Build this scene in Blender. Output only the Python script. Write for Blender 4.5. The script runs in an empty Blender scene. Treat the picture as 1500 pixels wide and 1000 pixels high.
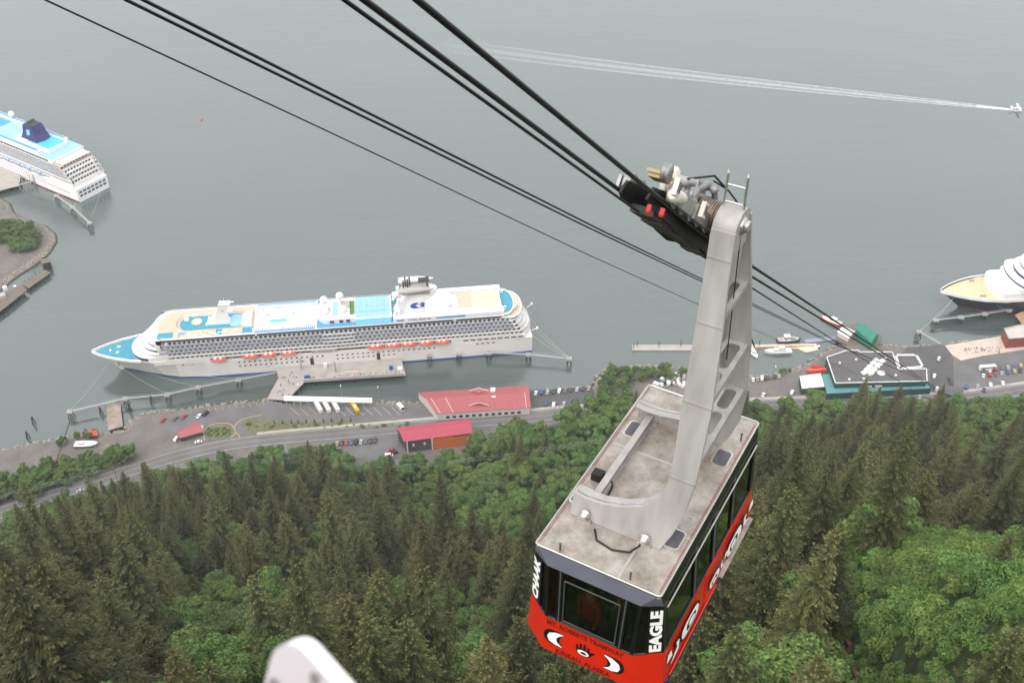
import bpy, bmesh, math, random
import numpy as np
from mathutils import Vector, Matrix
random.seed(7); RNG = np.random.default_rng(11)
SC = bpy.context.scene
COL = SC.collection
R = math.radians

# ---------------------------------------------------------------- camera
FPX, PITCH, CAMZ = 1550.0, R(38.0), 451.0
cd = bpy.data.cameras.new('camera'); cam = bpy.data.objects.new('camera', cd); COL.objects.link(cam)
cd.sensor_width = 36.0; cd.lens = FPX / 1500.0 * 36.0; cd.clip_start = 0.1; cd.clip_end = 30000.0
cam.location = (0, 0, CAMZ); cam.rotation_euler = (R(90) - PITCH, 0, 0)
cd.dof.use_dof = True; cd.dof.focus_distance = 60.0; cd.dof.aperture_fstop = 5.0
SC.camera = cam

# ---------------------------------------------------------------- world, sun, exposure
SUN_EL, SUN_AZ = R(48), R(-155)         # high sun behind thin even cloud
w = bpy.data.worlds.new('World'); SC.world = w; w.use_nodes = True
nt = w.node_tree; nt.nodes.clear()
sky = nt.nodes.new('ShaderNodeTexSky'); sky.sky_type = 'NISHITA'; sky.sun_disc = False
sky.sun_elevation = SUN_EL; sky.sun_rotation = SUN_AZ
sky.air_density = 1.0; sky.dust_density = 2.5; sky.ozone_density = 1.0; sky.altitude = 100
hs = nt.nodes.new('ShaderNodeHueSaturation'); hs.inputs['Saturation'].default_value = 0.14
bg = nt.nodes.new('ShaderNodeBackground'); bg.inputs['Strength'].default_value = 0.15
out = nt.nodes.new('ShaderNodeOutputWorld')
mxs = nt.nodes.new('ShaderNodeMix'); mxs.data_type = 'RGBA'; mxs.inputs[0].default_value = .55; mxs.inputs[7].default_value = (6.0, 6.1, 6.2, 1)   # even cloud deck over the clear-sky gradient
nt.links.new(sky.outputs[0], hs.inputs['Color']); nt.links.new(hs.outputs[0], mxs.inputs[6]); nt.links.new(mxs.outputs[2], bg.inputs[0]); nt.links.new(bg.outputs[0], out.inputs[0])
sl = bpy.data.lights.new('sun', 'SUN'); sl.energy = 1.4; sl.angle = R(80); sl.color = (1.0, 0.97, 0.93)
sun = bpy.data.objects.new('sun', sl); COL.objects.link(sun)
sdir = Vector((math.sin(SUN_AZ) * math.cos(SUN_EL), math.cos(SUN_AZ) * math.cos(SUN_EL), math.sin(SUN_EL)))
sun.rotation_euler = sdir.to_track_quat('Z', 'Y').to_euler(); sun.location = (0, 300, 600)
vs = SC.view_settings; vs.view_transform = 'Standard'; vs.look = 'None'; vs.exposure = 0.96; vs.gamma = 1.0
SC.cycles.max_bounces = 6; SC.cycles.diffuse_bounces = 3; SC.cycles.glossy_bounces = 3
SC.cycles.transmission_bounces = 4; SC.cycles.transparent_max_bounces = 8
SC.cycles.volume_bounces = 0

# ---------------------------------------------------------------- pixel helpers (photo px, 1500 x 1000)
SP, CP = math.sin(PITCH), math.cos(PITCH)
def ray(x, y):
    X, Y = x - 750.0, y - 500.0
    return Vector((X, FPX * CP - Y * SP, -(FPX * SP + Y * CP))).normalized()
def at(x, y, z=0.0):
    d = ray(x, y); t = (z - CAMZ) / d.z
    return Vector((d.x * t, d.y * t, z))
def proj(P):
    x, y, z = P[0], P[1], P[2] - CAMZ
    zc = y * CP - z * SP; yc = -y * SP - z * CP
    return 750 + FPX * x / zc, 500 + FPX * yc / zc
def proj_np(X, Y, Z):
    Z = Z - CAMZ; zc = Y * CP - Z * SP; yc = -Y * SP - Z * CP
    zc = np.where(zc < 1, 1, zc)
    return 750 + FPX * X / zc, 500 + FPX * yc / zc, zc

# ---------------------------------------------------------------- materials
def lin(c):
    if isinstance(c, str):
        c = c.lstrip('#'); c = [int(c[i:i + 2], 16) / 255 for i in (0, 2, 4)]
        return tuple(v / 12.92 if v <= .04045 else ((v + .055) / 1.055) ** 2.4 for v in c)
    return tuple(c)
MATS = {}
def mat(name, col, rough=.6, metal=0.0, var=.12, scale=3.0, bump=0.0, spec=.5, col2=None, detail=4, coat=0, objvar=0.0, bscale=None, stretch=None):
    """procedural paint / surface: base colour broken up by noise, optional bump"""
    if name in MATS: return MATS[name]
    m = bpy.data.materials.new(name); m.use_nodes = True; n = m.node_tree; b = n.nodes['Principled BSDF']
    c = lin(col)
    tc = n.nodes.new('ShaderNodeTexCoord'); src = tc.outputs['Object']
    if stretch:
        mp = n.nodes.new('ShaderNodeMapping'); mp.inputs['Scale'].default_value = stretch
        n.links.new(src, mp.inputs[0]); src = mp.outputs[0]
    no = n.nodes.new('ShaderNodeTexNoise'); no.inputs['Scale'].default_value = scale; no.inputs['Detail'].default_value = detail
    n.links.new(src, no.inputs['Vector'])
    rp = n.nodes.new('ShaderNodeValToRGB'); rp.color_ramp.elements[0].position = .3; rp.color_ramp.elements[1].position = .72
    c2 = lin(col2) if col2 is not None else tuple(v * (1 + var) for v in c)
    c1 = c if col2 is not None else tuple(v * (1 - var) for v in c)
    rp.color_ramp.elements[0].color = (*c1, 1); rp.color_ramp.elements[1].color = (*c2, 1)
    n.links.new(no.outputs['Fac'], rp.inputs[0]); colo = rp.outputs[0]
    if objvar:
        oi = n.nodes.new('ShaderNodeObjectInfo'); h = n.nodes.new('ShaderNodeHueSaturation')
        ma = n.nodes.new('ShaderNodeMath'); ma.operation = 'MULTIPLY_ADD'; ma.inputs[1].default_value = objvar * 2; ma.inputs[2].default_value = 1 - objvar
        n.links.new(oi.outputs['Random'], ma.inputs[0]); n.links.new(ma.outputs[0], h.inputs['Value']); n.links.new(colo, h.inputs['Color']); colo = h.outputs[0]
    n.links.new(colo, b.inputs['Base Color'])
    b.inputs['Roughness'].default_value = rough; b.inputs['Metallic'].default_value = metal
    b.inputs['Specular IOR Level'].default_value = spec; b.inputs['Coat Weight'].default_value = coat
    if bump:
        bu = n.nodes.new('ShaderNodeBump'); bu.inputs['Strength'].default_value = bump; bu.inputs['Distance'].default_value = .05
        n2 = n.nodes.new('ShaderNodeTexNoise'); n2.inputs['Scale'].default_value = bscale or scale * 4; n2.inputs['Detail'].default_value = 5
        n.links.new(src, n2.inputs['Vector']); n.links.new(n2.outputs['Fac'], bu.inputs['Height']); n.links.new(bu.outputs[0], b.inputs['Normal'])
    MATS[name] = m; return m

# ---------------------------------------------------------------- mesh builder
class MB:
    def __init__(s): s.v = []; s.f = []; s.m = []; s.sm = []
    def add(s, vs, fs, m=0, smooth=False):
        o = len(s.v); s.v += [tuple(p) for p in vs]
        for f in fs: s.f.append(tuple(i + o for i in f)); s.m.append(m); s.sm.append(smooth)
    def box(s, c, d, m=0, rz=0.0, M=None, taper=1.0):
        x, y, z = d[0] / 2, d[1] / 2, d[2] / 2
        P = [Vector((sx * x * (taper if sz > 0 else 1), sy * y * (taper if sz > 0 else 1), sz * z)) for sz in (-1, 1) for sy in (-1, 1) for sx in (-1, 1)]
        if rz: q = Matrix.Rotation(rz, 3, 'Z'); P = [q @ p for p in P]
        if M is not None: P = [M @ p for p in P]
        P = [p + Vector(c) for p in P]
        s.add(P, [(0, 2, 3, 1), (4, 5, 7, 6), (0, 1, 5, 4), (2, 6, 7, 3), (0, 4, 6, 2), (1, 3, 7, 5)], m)
    def b2(s, lo, hi, m=0):
        s.box([(a + b) / 2 for a, b in zip(lo, hi)], [b - a for a, b in zip(lo, hi)], m)
    def prism(s, poly, z0, z1, m=0, mtop=None):
        """vertical prism; poly list of (x,y) or (x,y,...) ; z0/z1 numbers or lists"""
        n = len(poly); a = sum(poly[i][0] * poly[(i + 1) % n][1] - poly[(i + 1) % n][0] * poly[i][1] for i in range(n))
        if a < 0: poly = poly[::-1]
        lo = [(p[0], p[1], z0) for p in poly]; hi = [(p[0], p[1], z1) for p in poly]
        s.add(lo + hi, [(i, (i + 1) % n, n + (i + 1) % n, n + i) for i in range(n)], m)
        s.add(hi, [tuple(range(n))], m if mtop is None else mtop); s.add(lo, [tuple(range(n))[::-1]], m)
    def sheet(s, poly, z, m=0):
        n = len(poly); a = sum(poly[i][0] * poly[(i + 1) % n][1] - poly[(i + 1) % n][0] * poly[i][1] for i in range(n))
        if a < 0: poly = poly[::-1]
        s.add([(p[0], p[1], z) for p in poly], [tuple(range(n))], m)
    def extr(s, poly, axis_o, ex, ey, ez, d0, d1, m=0, smooth=False):
        """polygon in plane (ex,ey) at origin, extruded along ez from d0 to d1"""
        o, ex, ey, ez = Vector(axis_o), Vector(ex), Vector(ey), Vector(ez); n = len(poly)
        lo = [o + ex * p[0] + ey * p[1] + ez * d0 for p in poly]; hi = [o + ex * p[0] + ey * p[1] + ez * d1 for p in poly]
        s.add(lo + hi, [(i, (i + 1) % n, n + (i + 1) % n, n + i) for i in range(n)], m, smooth)
        s.add(hi, [tuple(range(n))], m); s.add(lo, [tuple(range(n))[::-1]], m)
    def tube(s, p0, p1, r0, r1=None, n=8, m=0, cap=True):
        p0, p1 = Vector(p0), Vector(p1); r1 = r0 if r1 is None else r1
        d = (p1 - p0).normalized(); a = d.orthogonal().normalized(); b = d.cross(a)
        L = [p0 + (a * math.cos(t) + b * math.sin(t)) * r0 for t in [2 * math.pi * i / n for i in range(n)]]
        H = [p1 + (a * math.cos(t) + b * math.sin(t)) * r1 for t in [2 * math.pi * i / n for i in range(n)]]
        s.add(L + H, [(i, (i + 1) % n, n + (i + 1) % n, n + i) for i in range(n)], m, True)
        if cap: s.add(L, [tuple(range(n))[::-1]], m); s.add(H, [tuple(range(n))], m)
    def path(s, P, r, n=6, m=0):
        P = [Vector(p) for p in P]; rings = []
        a = None
        for i, p in enumerate(P):
            d = (P[min(i + 1, len(P) - 1)] - P[max(i - 1, 0)]).normalized()
            a = d.orthogonal().normalized() if a is None else (a - d * a.dot(d)).normalized()
            b = d.cross(a); rr = r[i] if isinstance(r, (list, tuple)) else r
            rings.append([p + (a * math.cos(2 * math.pi * k / n) + b * math.sin(2 * math.pi * k / n)) * rr for k in range(n)])
        s.loft(rings, m, True)
    def loft(s, rings, m=0, cap=True, smooth=True, close=True):
        n = len(rings[0]); vs = [p for r in rings for p in r]; fs = []
        for i in range(len(rings) - 1):
            for k in range(n if close else n - 1):
                k2 = (k + 1) % n; fs.append((i * n + k, i * n + k2, (i + 1) * n + k2, (i + 1) * n + k))
        s.add(vs, fs, m, smooth)
        if cap:
            s.add(rings[0], [tuple(range(n))[::-1]], m); s.add(rings[-1], [tuple(range(n))], m)
    def lathe(s, prof, o=(0, 0, 0), n=16, m=0, axis=None):
        """prof list of (r,h)"""
        M = Matrix.Identity(3) if axis is None else Vector((0, 0, 1)).rotation_difference(Vector(axis)).to_matrix()
        rings = [[Vector(o) + M @ Vector((r * math.cos(2 * math.pi * k / n), r * math.sin(2 * math.pi * k / n), h)) for k in range(n)] for r, h in prof]
        s.loft(rings, m, True)
    def ball(s, c, r, n=12, m=0, sz=1.0, sx=1.0, sy=1.0):
        k = max(4, n // 2); c = Vector(c)
        rings = [[c + Vector((sx * r * math.sin(t) * math.cos(2 * math.pi * j / n), sy * r * math.sin(t) * math.sin(2 * math.pi * j / n), -sz * r * math.cos(t))) for j in range(n)] for t in [math.pi * (i + .02) / (k + .04) for i in range(k + 1)]]
        s.loft(rings, m, True)
    def mesh(s, name, mats):
        me = bpy.data.meshes.new(name); me.from_pydata(s.v, [], s.f)
        for mm in (mats if isinstance(mats, (list, tuple)) else [mats]): me.materials.append(mm)
        me.polygons.foreach_set('material_index', s.m); me.polygons.foreach_set('use_smooth', s.sm)
        me.update(); return me
    def build(s, name, mats, parent=None, **kw):
        return link(name, s.mesh(name, mats), parent, **kw)
def link(name, me, parent=None, loc=None, rz=0.0, M=None, **kw):
    o = bpy.data.objects.new(name, me); COL.objects.link(o)
    if parent is not None: o.parent = parent
    if M is not None: o.matrix_local = M
    elif loc is not None: o.location = loc; o.rotation_euler = (0, 0, rz)
    return tag(o, **kw)
def tag(o, label=None, cat=None, group=None, kind=None):
    if label: o['label'] = label
    if cat: o['category'] = cat
    if group: o['group'] = group
    if kind: o['kind'] = kind
    return o
def empty(name, loc=(0, 0, 0), rz=0.0, M=None, **kw):
    o = bpy.data.objects.new(name, None); COL.objects.link(o); o.empty_display_size = .2
    if M is not None: o.matrix_world = M
    else: o.location = loc; o.rotation_euler = (0, 0, rz)
    return tag(o, **kw)
def copy_tree(o, parent=None):
    c = o.copy(); COL.objects.link(c); c.parent = parent
    for ch in list(o.children): copy_tree(ch, c)
    return c
def np_mesh(name, V, F, mats, midx=None, smooth=False):
    """V (n,3), F (m,k) arrays -> mesh"""
    me = bpy.data.meshes.new(name); k = F.shape[1]
    me.vertices.add(len(V)); me.vertices.foreach_set('co', V.astype(np.float32).ravel())
    me.loops.add(F.size); me.loops.foreach_set('vertex_index', F.astype(np.int32).ravel())
    me.polygons.add(len(F)); me.polygons.foreach_set('loop_start', np.arange(0, F.size, k, dtype=np.int32)); me.polygons.foreach_set('loop_total', np.full(len(F), k, np.int32))
    for mm in (mats if isinstance(mats, (list, tuple)) else [mats]): me.materials.append(mm)
    if midx is not None: me.polygons.foreach_set('material_index', midx.astype(np.int32))
    if smooth: me.polygons.foreach_set('use_smooth', np.ones(len(F), bool))
    me.update(calc_edges=True); me.validate(); return me
# ================================================================= ground and water
GZ = 4.2                                               # quay level
SHORE = [at(x, y, 2.0) for x, y in [(-260, 690), (-120, 672), (0, 658), (60, 646), (112, 636), (150, 634), (182, 630), (190, 618), (208, 606), (232, 601), (270, 598), (300, 593), (350, 588), (392, 585), (420, 592), (500, 590),
    (560, 588), (612, 588), (700, 586), (775, 572), (820, 569), (868, 566), (876, 546), (900, 538), (940, 534), (990, 537), (1030, 543), (1092, 552), (1130, 548), (1165, 541), (1200, 519), (1214, 510), (1250, 500), (1290, 504), (1330, 507), (1380, 503), (1410, 500), (1460, 494), (1500, 486), (1560, 478), (1700, 470), (1900, 455)]]
SHORE = [(-1500, 300)] + [(p.x, p.y) for p in SHORE] + [(1500, 700), (1500, -1500), (-1500, -1500)]
SPIT = [(p.x, p.y) for p in [at(x, y, 1.0) for x, y in [(-300, 330), (-120, 300), (0, 290), (14, 298), (20, 312), (40, 322), (66, 330), (80, 342), (82, 354), (70, 372), (50, 388), (25, 404), (0, 424), (-40, 446), (-140, 470), (-320, 500)]]]
HB = [(-900, 330), (-420, 360), (-300, 396), (-252, 417), (-180, 451), (-130, 461), (-80, 453), (-40, 457), (-10, 474), (40, 496), (108, 503), (189, 504), (250, 501), (300, 504), (360, 514), (700, 524), (1200, 540)]
HBX = np.array([p[0] for p in HB], float); HBY = np.array([p[1] for p in HB], float)
PT = np.array([-400, -200, -80, 0, 40, 80, 150, 250, 350, 420, 455, 470], float)
PZ = np.array([640, 520, 445, 405, 352, 303, 230, 138, 60, 22, 7, 0], float)
def sdist(X, Y, poly):
    d = np.full(X.shape, 1e9); ins = np.zeros(X.shape, bool); n = len(poly)
    for i in range(n):
        (x0, y0), (x1, y1) = poly[i], poly[(i + 1) % n]
        ex, ey = x1 - x0, y1 - y0; t = np.clip(((X - x0) * ex + (Y - y0) * ey) / (ex * ex + ey * ey + 1e-9), 0, 1)
        d = np.minimum(d, np.hypot(X - x0 - t * ex, Y - y0 - t * ey))
        if y0 != y1:
            c = ((y0 > Y) != (y1 > Y)) & (X < (x1 - x0) * (Y - y0) / (y1 - y0) + x0); ins ^= c
    return np.where(ins, d, -d)
def wob(X, Y, s, seed):
    r = np.random.default_rng(seed); o = np.zeros_like(X)
    for k in range(5):
        a, b, c, d = r.uniform(-1, 1, 4); f = s * (1.7 ** k)
        o += np.sin((X * (a + .3) + Y * b) / f * 6.28 + c * 6) * np.cos((Y * (d + .4) - X * c) / f * 6.28 + a * 5) / (1.5 ** k)
    return o
def sstep(x, a, b): t = np.clip((x - a) / (b - a), 0, 1); return t * t * (3 - 2 * t)
def height(X, Y):
    X = np.asarray(X, float); Y = np.asarray(Y, float)
    t = Y - (np.interp(X, HBX, HBY) - 470) * sstep(Y, 100, 400)
    hill = np.interp(t, PT, PZ)
    inl = sstep(470 - t, 0, 60)
    hill = hill + inl * (wob(X, Y, 130, 3) * 3.0 + wob(X, Y, 40, 5) * 1.2)
    # spur with the big spruces, the gully beside it and the brush slope beyond
    hill += 42 * sstep(X - (Y - 120) * .10, 18, 66) * sstep(Y, 20, 70) * (1 - sstep(Y, 150, 235))
    gx = 47 + (Y - 80) * .22
    hill -= 11 * np.exp(-((X - gx) / 6.5) ** 2) * sstep(Y, 40, 75) * (1 - sstep(Y, 125, 165))
    sd = np.maximum(sdist(X, Y, SHORE), sdist(X, Y, SPIT))
    flat = np.clip(GZ - .15 + 0 * X, None, (sd + 1.2) * .75)
    flat = np.where(sd < 7, flat + .35 * wob(X, Y, 7, 9) * np.clip(1 - np.abs(sd - 2.5) / 4, 0, 1), flat)
    return np.maximum(flat, -6) + np.maximum(hill, 0)
def hz(x, y): return float(height(np.array([x]), np.array([y]))[0])

def ground_material():
    m = bpy.data.materials.new('ground'); m.use_nodes = True; n = m.node_tree; b = n.nodes['Principled BSDF']; L = n.links.new
    geo = n.nodes.new('ShaderNodeNewGeometry'); sep = n.nodes.new('ShaderNodeSeparateXYZ'); L(geo.outputs['Position'], sep.inputs[0])
    def noise(s, d=5):
        q = n.nodes.new('ShaderNodeTexNoise'); q.inputs['Scale'].default_value = s; q.inputs['Detail'].default_value = d; L(geo.outputs['Position'], q.inputs['Vector']); return q
    def ramp(f, cols):
        r = n.nodes.new('ShaderNodeValToRGB'); e = r.color_ramp.elements
        while len(e) < len(cols): e.new(.5)
        for i, (p, c) in enumerate(cols): e[i].position = p; e[i].color = (*lin(c), 1)
        L(f, r.inputs[0]); return r
    def mix(f, a, c):
        q = n.nodes.new('ShaderNodeMix'); q.data_type = 'RGBA'; L(f, q.inputs[0]); L(a, q.inputs[6]); L(c, q.inputs[7]); return q.outputs[2]
    def mr(v, a, c):
        q = n.nodes.new('ShaderNodeMapRange'); q.inputs[1].default_value = a; q.inputs[2].default_value = c; L(v, q.inputs[0]); return q.outputs[0]
    gravel = ramp(noise(.12).outputs['Fac'], [(.25, '#625d59'), (.5, '#767069'), (.75, '#86807a')])
    fine = ramp(noise(2.2).outputs['Fac'], [(.3, '#565250'), (.7, '#857f79')])
    g = mix(mr(noise(.5).outputs['Fac'], .35, .75), gravel.outputs[0], fine.outputs[0])
    rock = ramp(noise(.9, 8).outputs['Fac'], [(.3, '#4b4743'), (.5, '#837b72'), (.7, '#b1a89c')])
    wet = ramp(noise(.7).outputs['Fac'], [(.3, '#2d2b25'), (.7, '#4c463b')])
    forest = ramp(noise(.25, 8).outputs['Fac'], [(.3, '#1d2413'), (.5, '#2e3a1c'), (.7, '#45542a')])
    low = mix(mr(sep.outputs['Z'], .4, 1.5), wet.outputs[0], rock.outputs[0])
    c = mix(mr(sep.outputs['Z'], 3.2, 3.9), low, g)
    c = mix(mr(sep.outputs['Z'], 4.6, 7.5), c, forest.outputs[0])
    L(c, b.inputs['Base Color']); b.inputs['Roughness'].default_value = .95; b.inputs['Specular IOR Level'].default_value = .2
    bu = n.nodes.new('ShaderNodeBump'); bu.inputs['Strength'].default_value = .8; bu.inputs['Distance'].default_value = .4; L(noise(1.1, 8).outputs['Fac'], bu.inputs['Height']); L(bu.outputs[0], b.inputs['Normal'])
    return m
def grid(name, x0, x1, y0, y1, st, m):
    xs = np.arange(x0, x1 + st * .5, st); ys = np.arange(y0, y1 + st * .5, st); X, Y = np.meshgrid(xs, ys)
    Z = height(X, Y); V = np.stack([X, Y, Z], -1).reshape(-1, 3); nx, ny = len(xs), len(ys)
    i = np.arange(nx * ny).reshape(ny, nx); F = np.stack([i[:-1, :-1], i[:-1, 1:], i[1:, 1:], i[1:, :-1]], -1).reshape(-1, 4)
    return link(name, np_mesh(name, V, F, m, smooth=True))
GM = ground_material()
tag(grid('ground', -700, 700, -160, 900, 2.8, GM), kind='structure')

def water_material():
    m = bpy.data.materials.new('water'); m.use_nodes = True; n = m.node_tree; b = n.nodes['Principled BSDF']; L = n.links.new
    geo = n.nodes.new('ShaderNodeNewGeometry')
    def noise(s, st, d=3, rot=0.0, dist=0.0):
        mp = n.nodes.new('ShaderNodeMapping'); mp.inputs['Scale'].default_value = st; mp.inputs['Rotation'].default_value = (0, 0, rot); L(geo.outputs['Position'], mp.inputs[0])
        q = n.nodes.new('ShaderNodeTexNoise'); q.inputs['Scale'].default_value = s; q.inputs['Detail'].default_value = d; q.inputs['Distortion'].default_value = dist; L(mp.outputs[0], q.inputs['Vector']); return q.outputs['Fac']
    silt = noise(.004, (1, 1.6, 1), 4); rp = n.nodes.new('ShaderNodeValToRGB'); L(silt, rp.inputs[0])
    rp.color_ramp.elements[0].position = .3; rp.color_ramp.elements[0].color = (.055, .078, .072, 1)
    rp.color_ramp.elements[1].position = .7; rp.color_ramp.elements[1].color = (.064, .088, .082, 1)
    L(rp.outputs[0], b.inputs['Base Color'])
    b.inputs['IOR'].default_value = 2.25
    rr_ = n.nodes.new('ShaderNodeMapRange'); rr_.inputs[1].default_value = .35; rr_.inputs[2].default_value = .68; rr_.inputs[3].default_value = .10; rr_.inputs[4].default_value = .24; L(noise(.0045, (.7, 2.2, 1), 5, R(9), 1.2), rr_.inputs[0]); L(rr_.outputs[0], b.inputs['Roughness'])
    def bump(h, s, d, prev=None):
        q = n.nodes.new('ShaderNodeBump'); q.inputs['Strength'].default_value = s; q.inputs['Distance'].default_value = d; L(h, q.inputs['Height'])
        if prev: L(prev, q.inputs['Normal'])
        return q.outputs[0]
    a = bump(noise(.06, (.30, 1.6, 1), 2, R(4)), .5, .6)
    a = bump(noise(.25, (.5, 1.5, 1), 3, R(-12)), .35, .25, a)
    a = bump(noise(1.1, (1, 1.3, 1), 3, R(8)), .3, .08, a)
    L(a, b.inputs['Normal'])
    return m
mb = MB(); S_ = 9000.0
mb.add([(-S_, -200, 0), (S_, -200, 0), (S_, 2 * S_, 0), (-S_, 2 * S_, 0)], [(0, 1, 2, 3)])
mb.build('water', water_material(), kind='structure')
# ================================================================= forest
def foliage_mat(name, dark, light, tip, hue=.02, val=.25, rough=.65):
    m = bpy.data.materials.new(name); m.use_nodes = True; n = m.node_tree; b = n.nodes['Principled BSDF']; L = n.links.new
    tc = n.nodes.new('ShaderNodeTexCoord'); no = n.nodes.new('ShaderNodeTexNoise'); no.inputs['Scale'].default_value = .9; no.inputs['Detail'].default_value = 6
    L(tc.outputs['Object'], no.inputs['Vector'])
    rp = n.nodes.new('ShaderNodeValToRGB'); rp.color_ramp.elements[0].position = .32; rp.color_ramp.elements[1].position = .68
    rp.color_ramp.elements[0].color = (*lin(dark), 1); rp.color_ramp.elements[1].color = (*lin(light), 1); L(no.outputs['Fac'], rp.inputs[0])
    at_ = n.nodes.new('ShaderNodeAttribute'); at_.attribute_name = 'tip'
    mx = n.nodes.new('ShaderNodeMix'); mx.data_type = 'RGBA'; L(at_.outputs['Fac'], mx.inputs[0]); L(rp.outputs[0], mx.inputs[6]); mx.inputs[7].default_value = (*lin(tip), 1)
    oi = n.nodes.new('ShaderNodeObjectInfo'); h = n.nodes.new('ShaderNodeHueSaturation')
    a = n.nodes.new('ShaderNodeMath'); a.operation = 'MULTIPLY_ADD'; a.inputs[1].default_value = val * 2; a.inputs[2].default_value = 1 - val; L(oi.outputs['Random'], a.inputs[0]); L(a.outputs[0], h.inputs['Value'])
    wn = n.nodes.new('ShaderNodeTexWhiteNoise'); wn.noise_dimensions = '1D'; L(oi.outputs['Random'], wn.inputs['W'])
    c = n.nodes.new('ShaderNodeMath'); c.operation = 'MULTIPLY_ADD'; c.inputs[1].default_value = hue * 2; c.inputs[2].default_value = .5 - hue; L(wn.outputs['Value'], c.inputs[0]); L(c.outputs[0], h.inputs['Hue'])
    L(mx.outputs[2], h.inputs['Color']); L(h.outputs[0], b.inputs['Base Color'])
    b.inputs['Roughness'].default_value = rough; b.inputs['Specular IOR Level'].default_value = .25
    tr = n.nodes.new('ShaderNodeBsdfTranslucent'); L(h.outputs[0], tr.inputs['Color']); ms = n.nodes.new('ShaderNodeMixShader'); ms.inputs[0].default_value = .22
    L(b.outputs[0], ms.inputs[1]); L(tr.outputs[0], ms.inputs[2]); L(ms.outputs[0], n.nodes['Material Output'].inputs[0])
    MATS[name] = m; return m
SPRUCE = foliage_mat('spruce_needles', '#394023', '#5a5f35', '#807a4a', hue=.022, val=.32)
ALDER = foliage_mat('alder_leaves', '#3d5529', '#627f42', '#869f58', hue=.018, val=.22)
BRUSH = foliage_mat('brush_leaves', '#48632b', '#6d8c45', '#8ca55a', hue=.02, val=.2)
BARK = mat('bark', '#4a3f35', .9, var=.3, scale=2, stretch=(3, 3, .5))
DEAD = mat('dead_wood', '#8d8377', .9, var=.25, scale=2, stretch=(3, 3, .5))

def quads(base, d, side, ln, wd):
    """diamond sprays: arrays (n,3) base, direction, side"""
    n = len(base); V = np.empty((n, 4, 3))
    V[:, 0] = base; V[:, 1] = base + d * (ln * .45)[:, None] + side * wd[:, None]; V[:, 2] = base + d * ln[:, None]; V[:, 3] = base + d * (ln * .45)[:, None] - side * wd[:, None]
    return V
def nrm(a): return a / (np.linalg.norm(a, axis=-1, keepdims=True) + 1e-9)
def leaf_mesh(name, V, tip, m):
    F = np.arange(len(V) * 4).reshape(-1, 4); me = np_mesh(name, V.reshape(-1, 3), F, m)
    a = me.attributes.new('tip', 'FLOAT', 'POINT'); a.data.foreach_set('value', np.repeat(tip, 4).astype(np.float32) if tip.ndim == 1 else tip.astype(np.float32).ravel()); return me
def trunk_mesh(name, H, r, m, seed=0, limbs=(), lean=.4):
    g = MB(); rr = random.Random(seed); P = []; k = 7
    for i in range(k): P.append((rr.uniform(-1, 1) * lean * i / k, rr.uniform(-1, 1) * lean * i / k, -1.5 + (H + 1.5) * i / (k - 1)))
    g.path(P, [r * (1 - .93 * i / (k - 1)) for i in range(k)], 7)
    for (h, az, L_, up) in limbs:
        f = (h + 1.5) / (H + 1.5); i = min(k - 2, int(f * (k - 1))); p = Vector(P[i]).lerp(Vector(P[i + 1]), f * (k - 1) - i)
        d = Vector((math.cos(az), math.sin(az), up)); q = p + d * L_ * .55; e = p + d * L_ + Vector((0, 0, L_ * .18))
        g.path([p, q, e], [r * .4, r * .22, r * .05], 5)
    return g.mesh(name, m)
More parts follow.
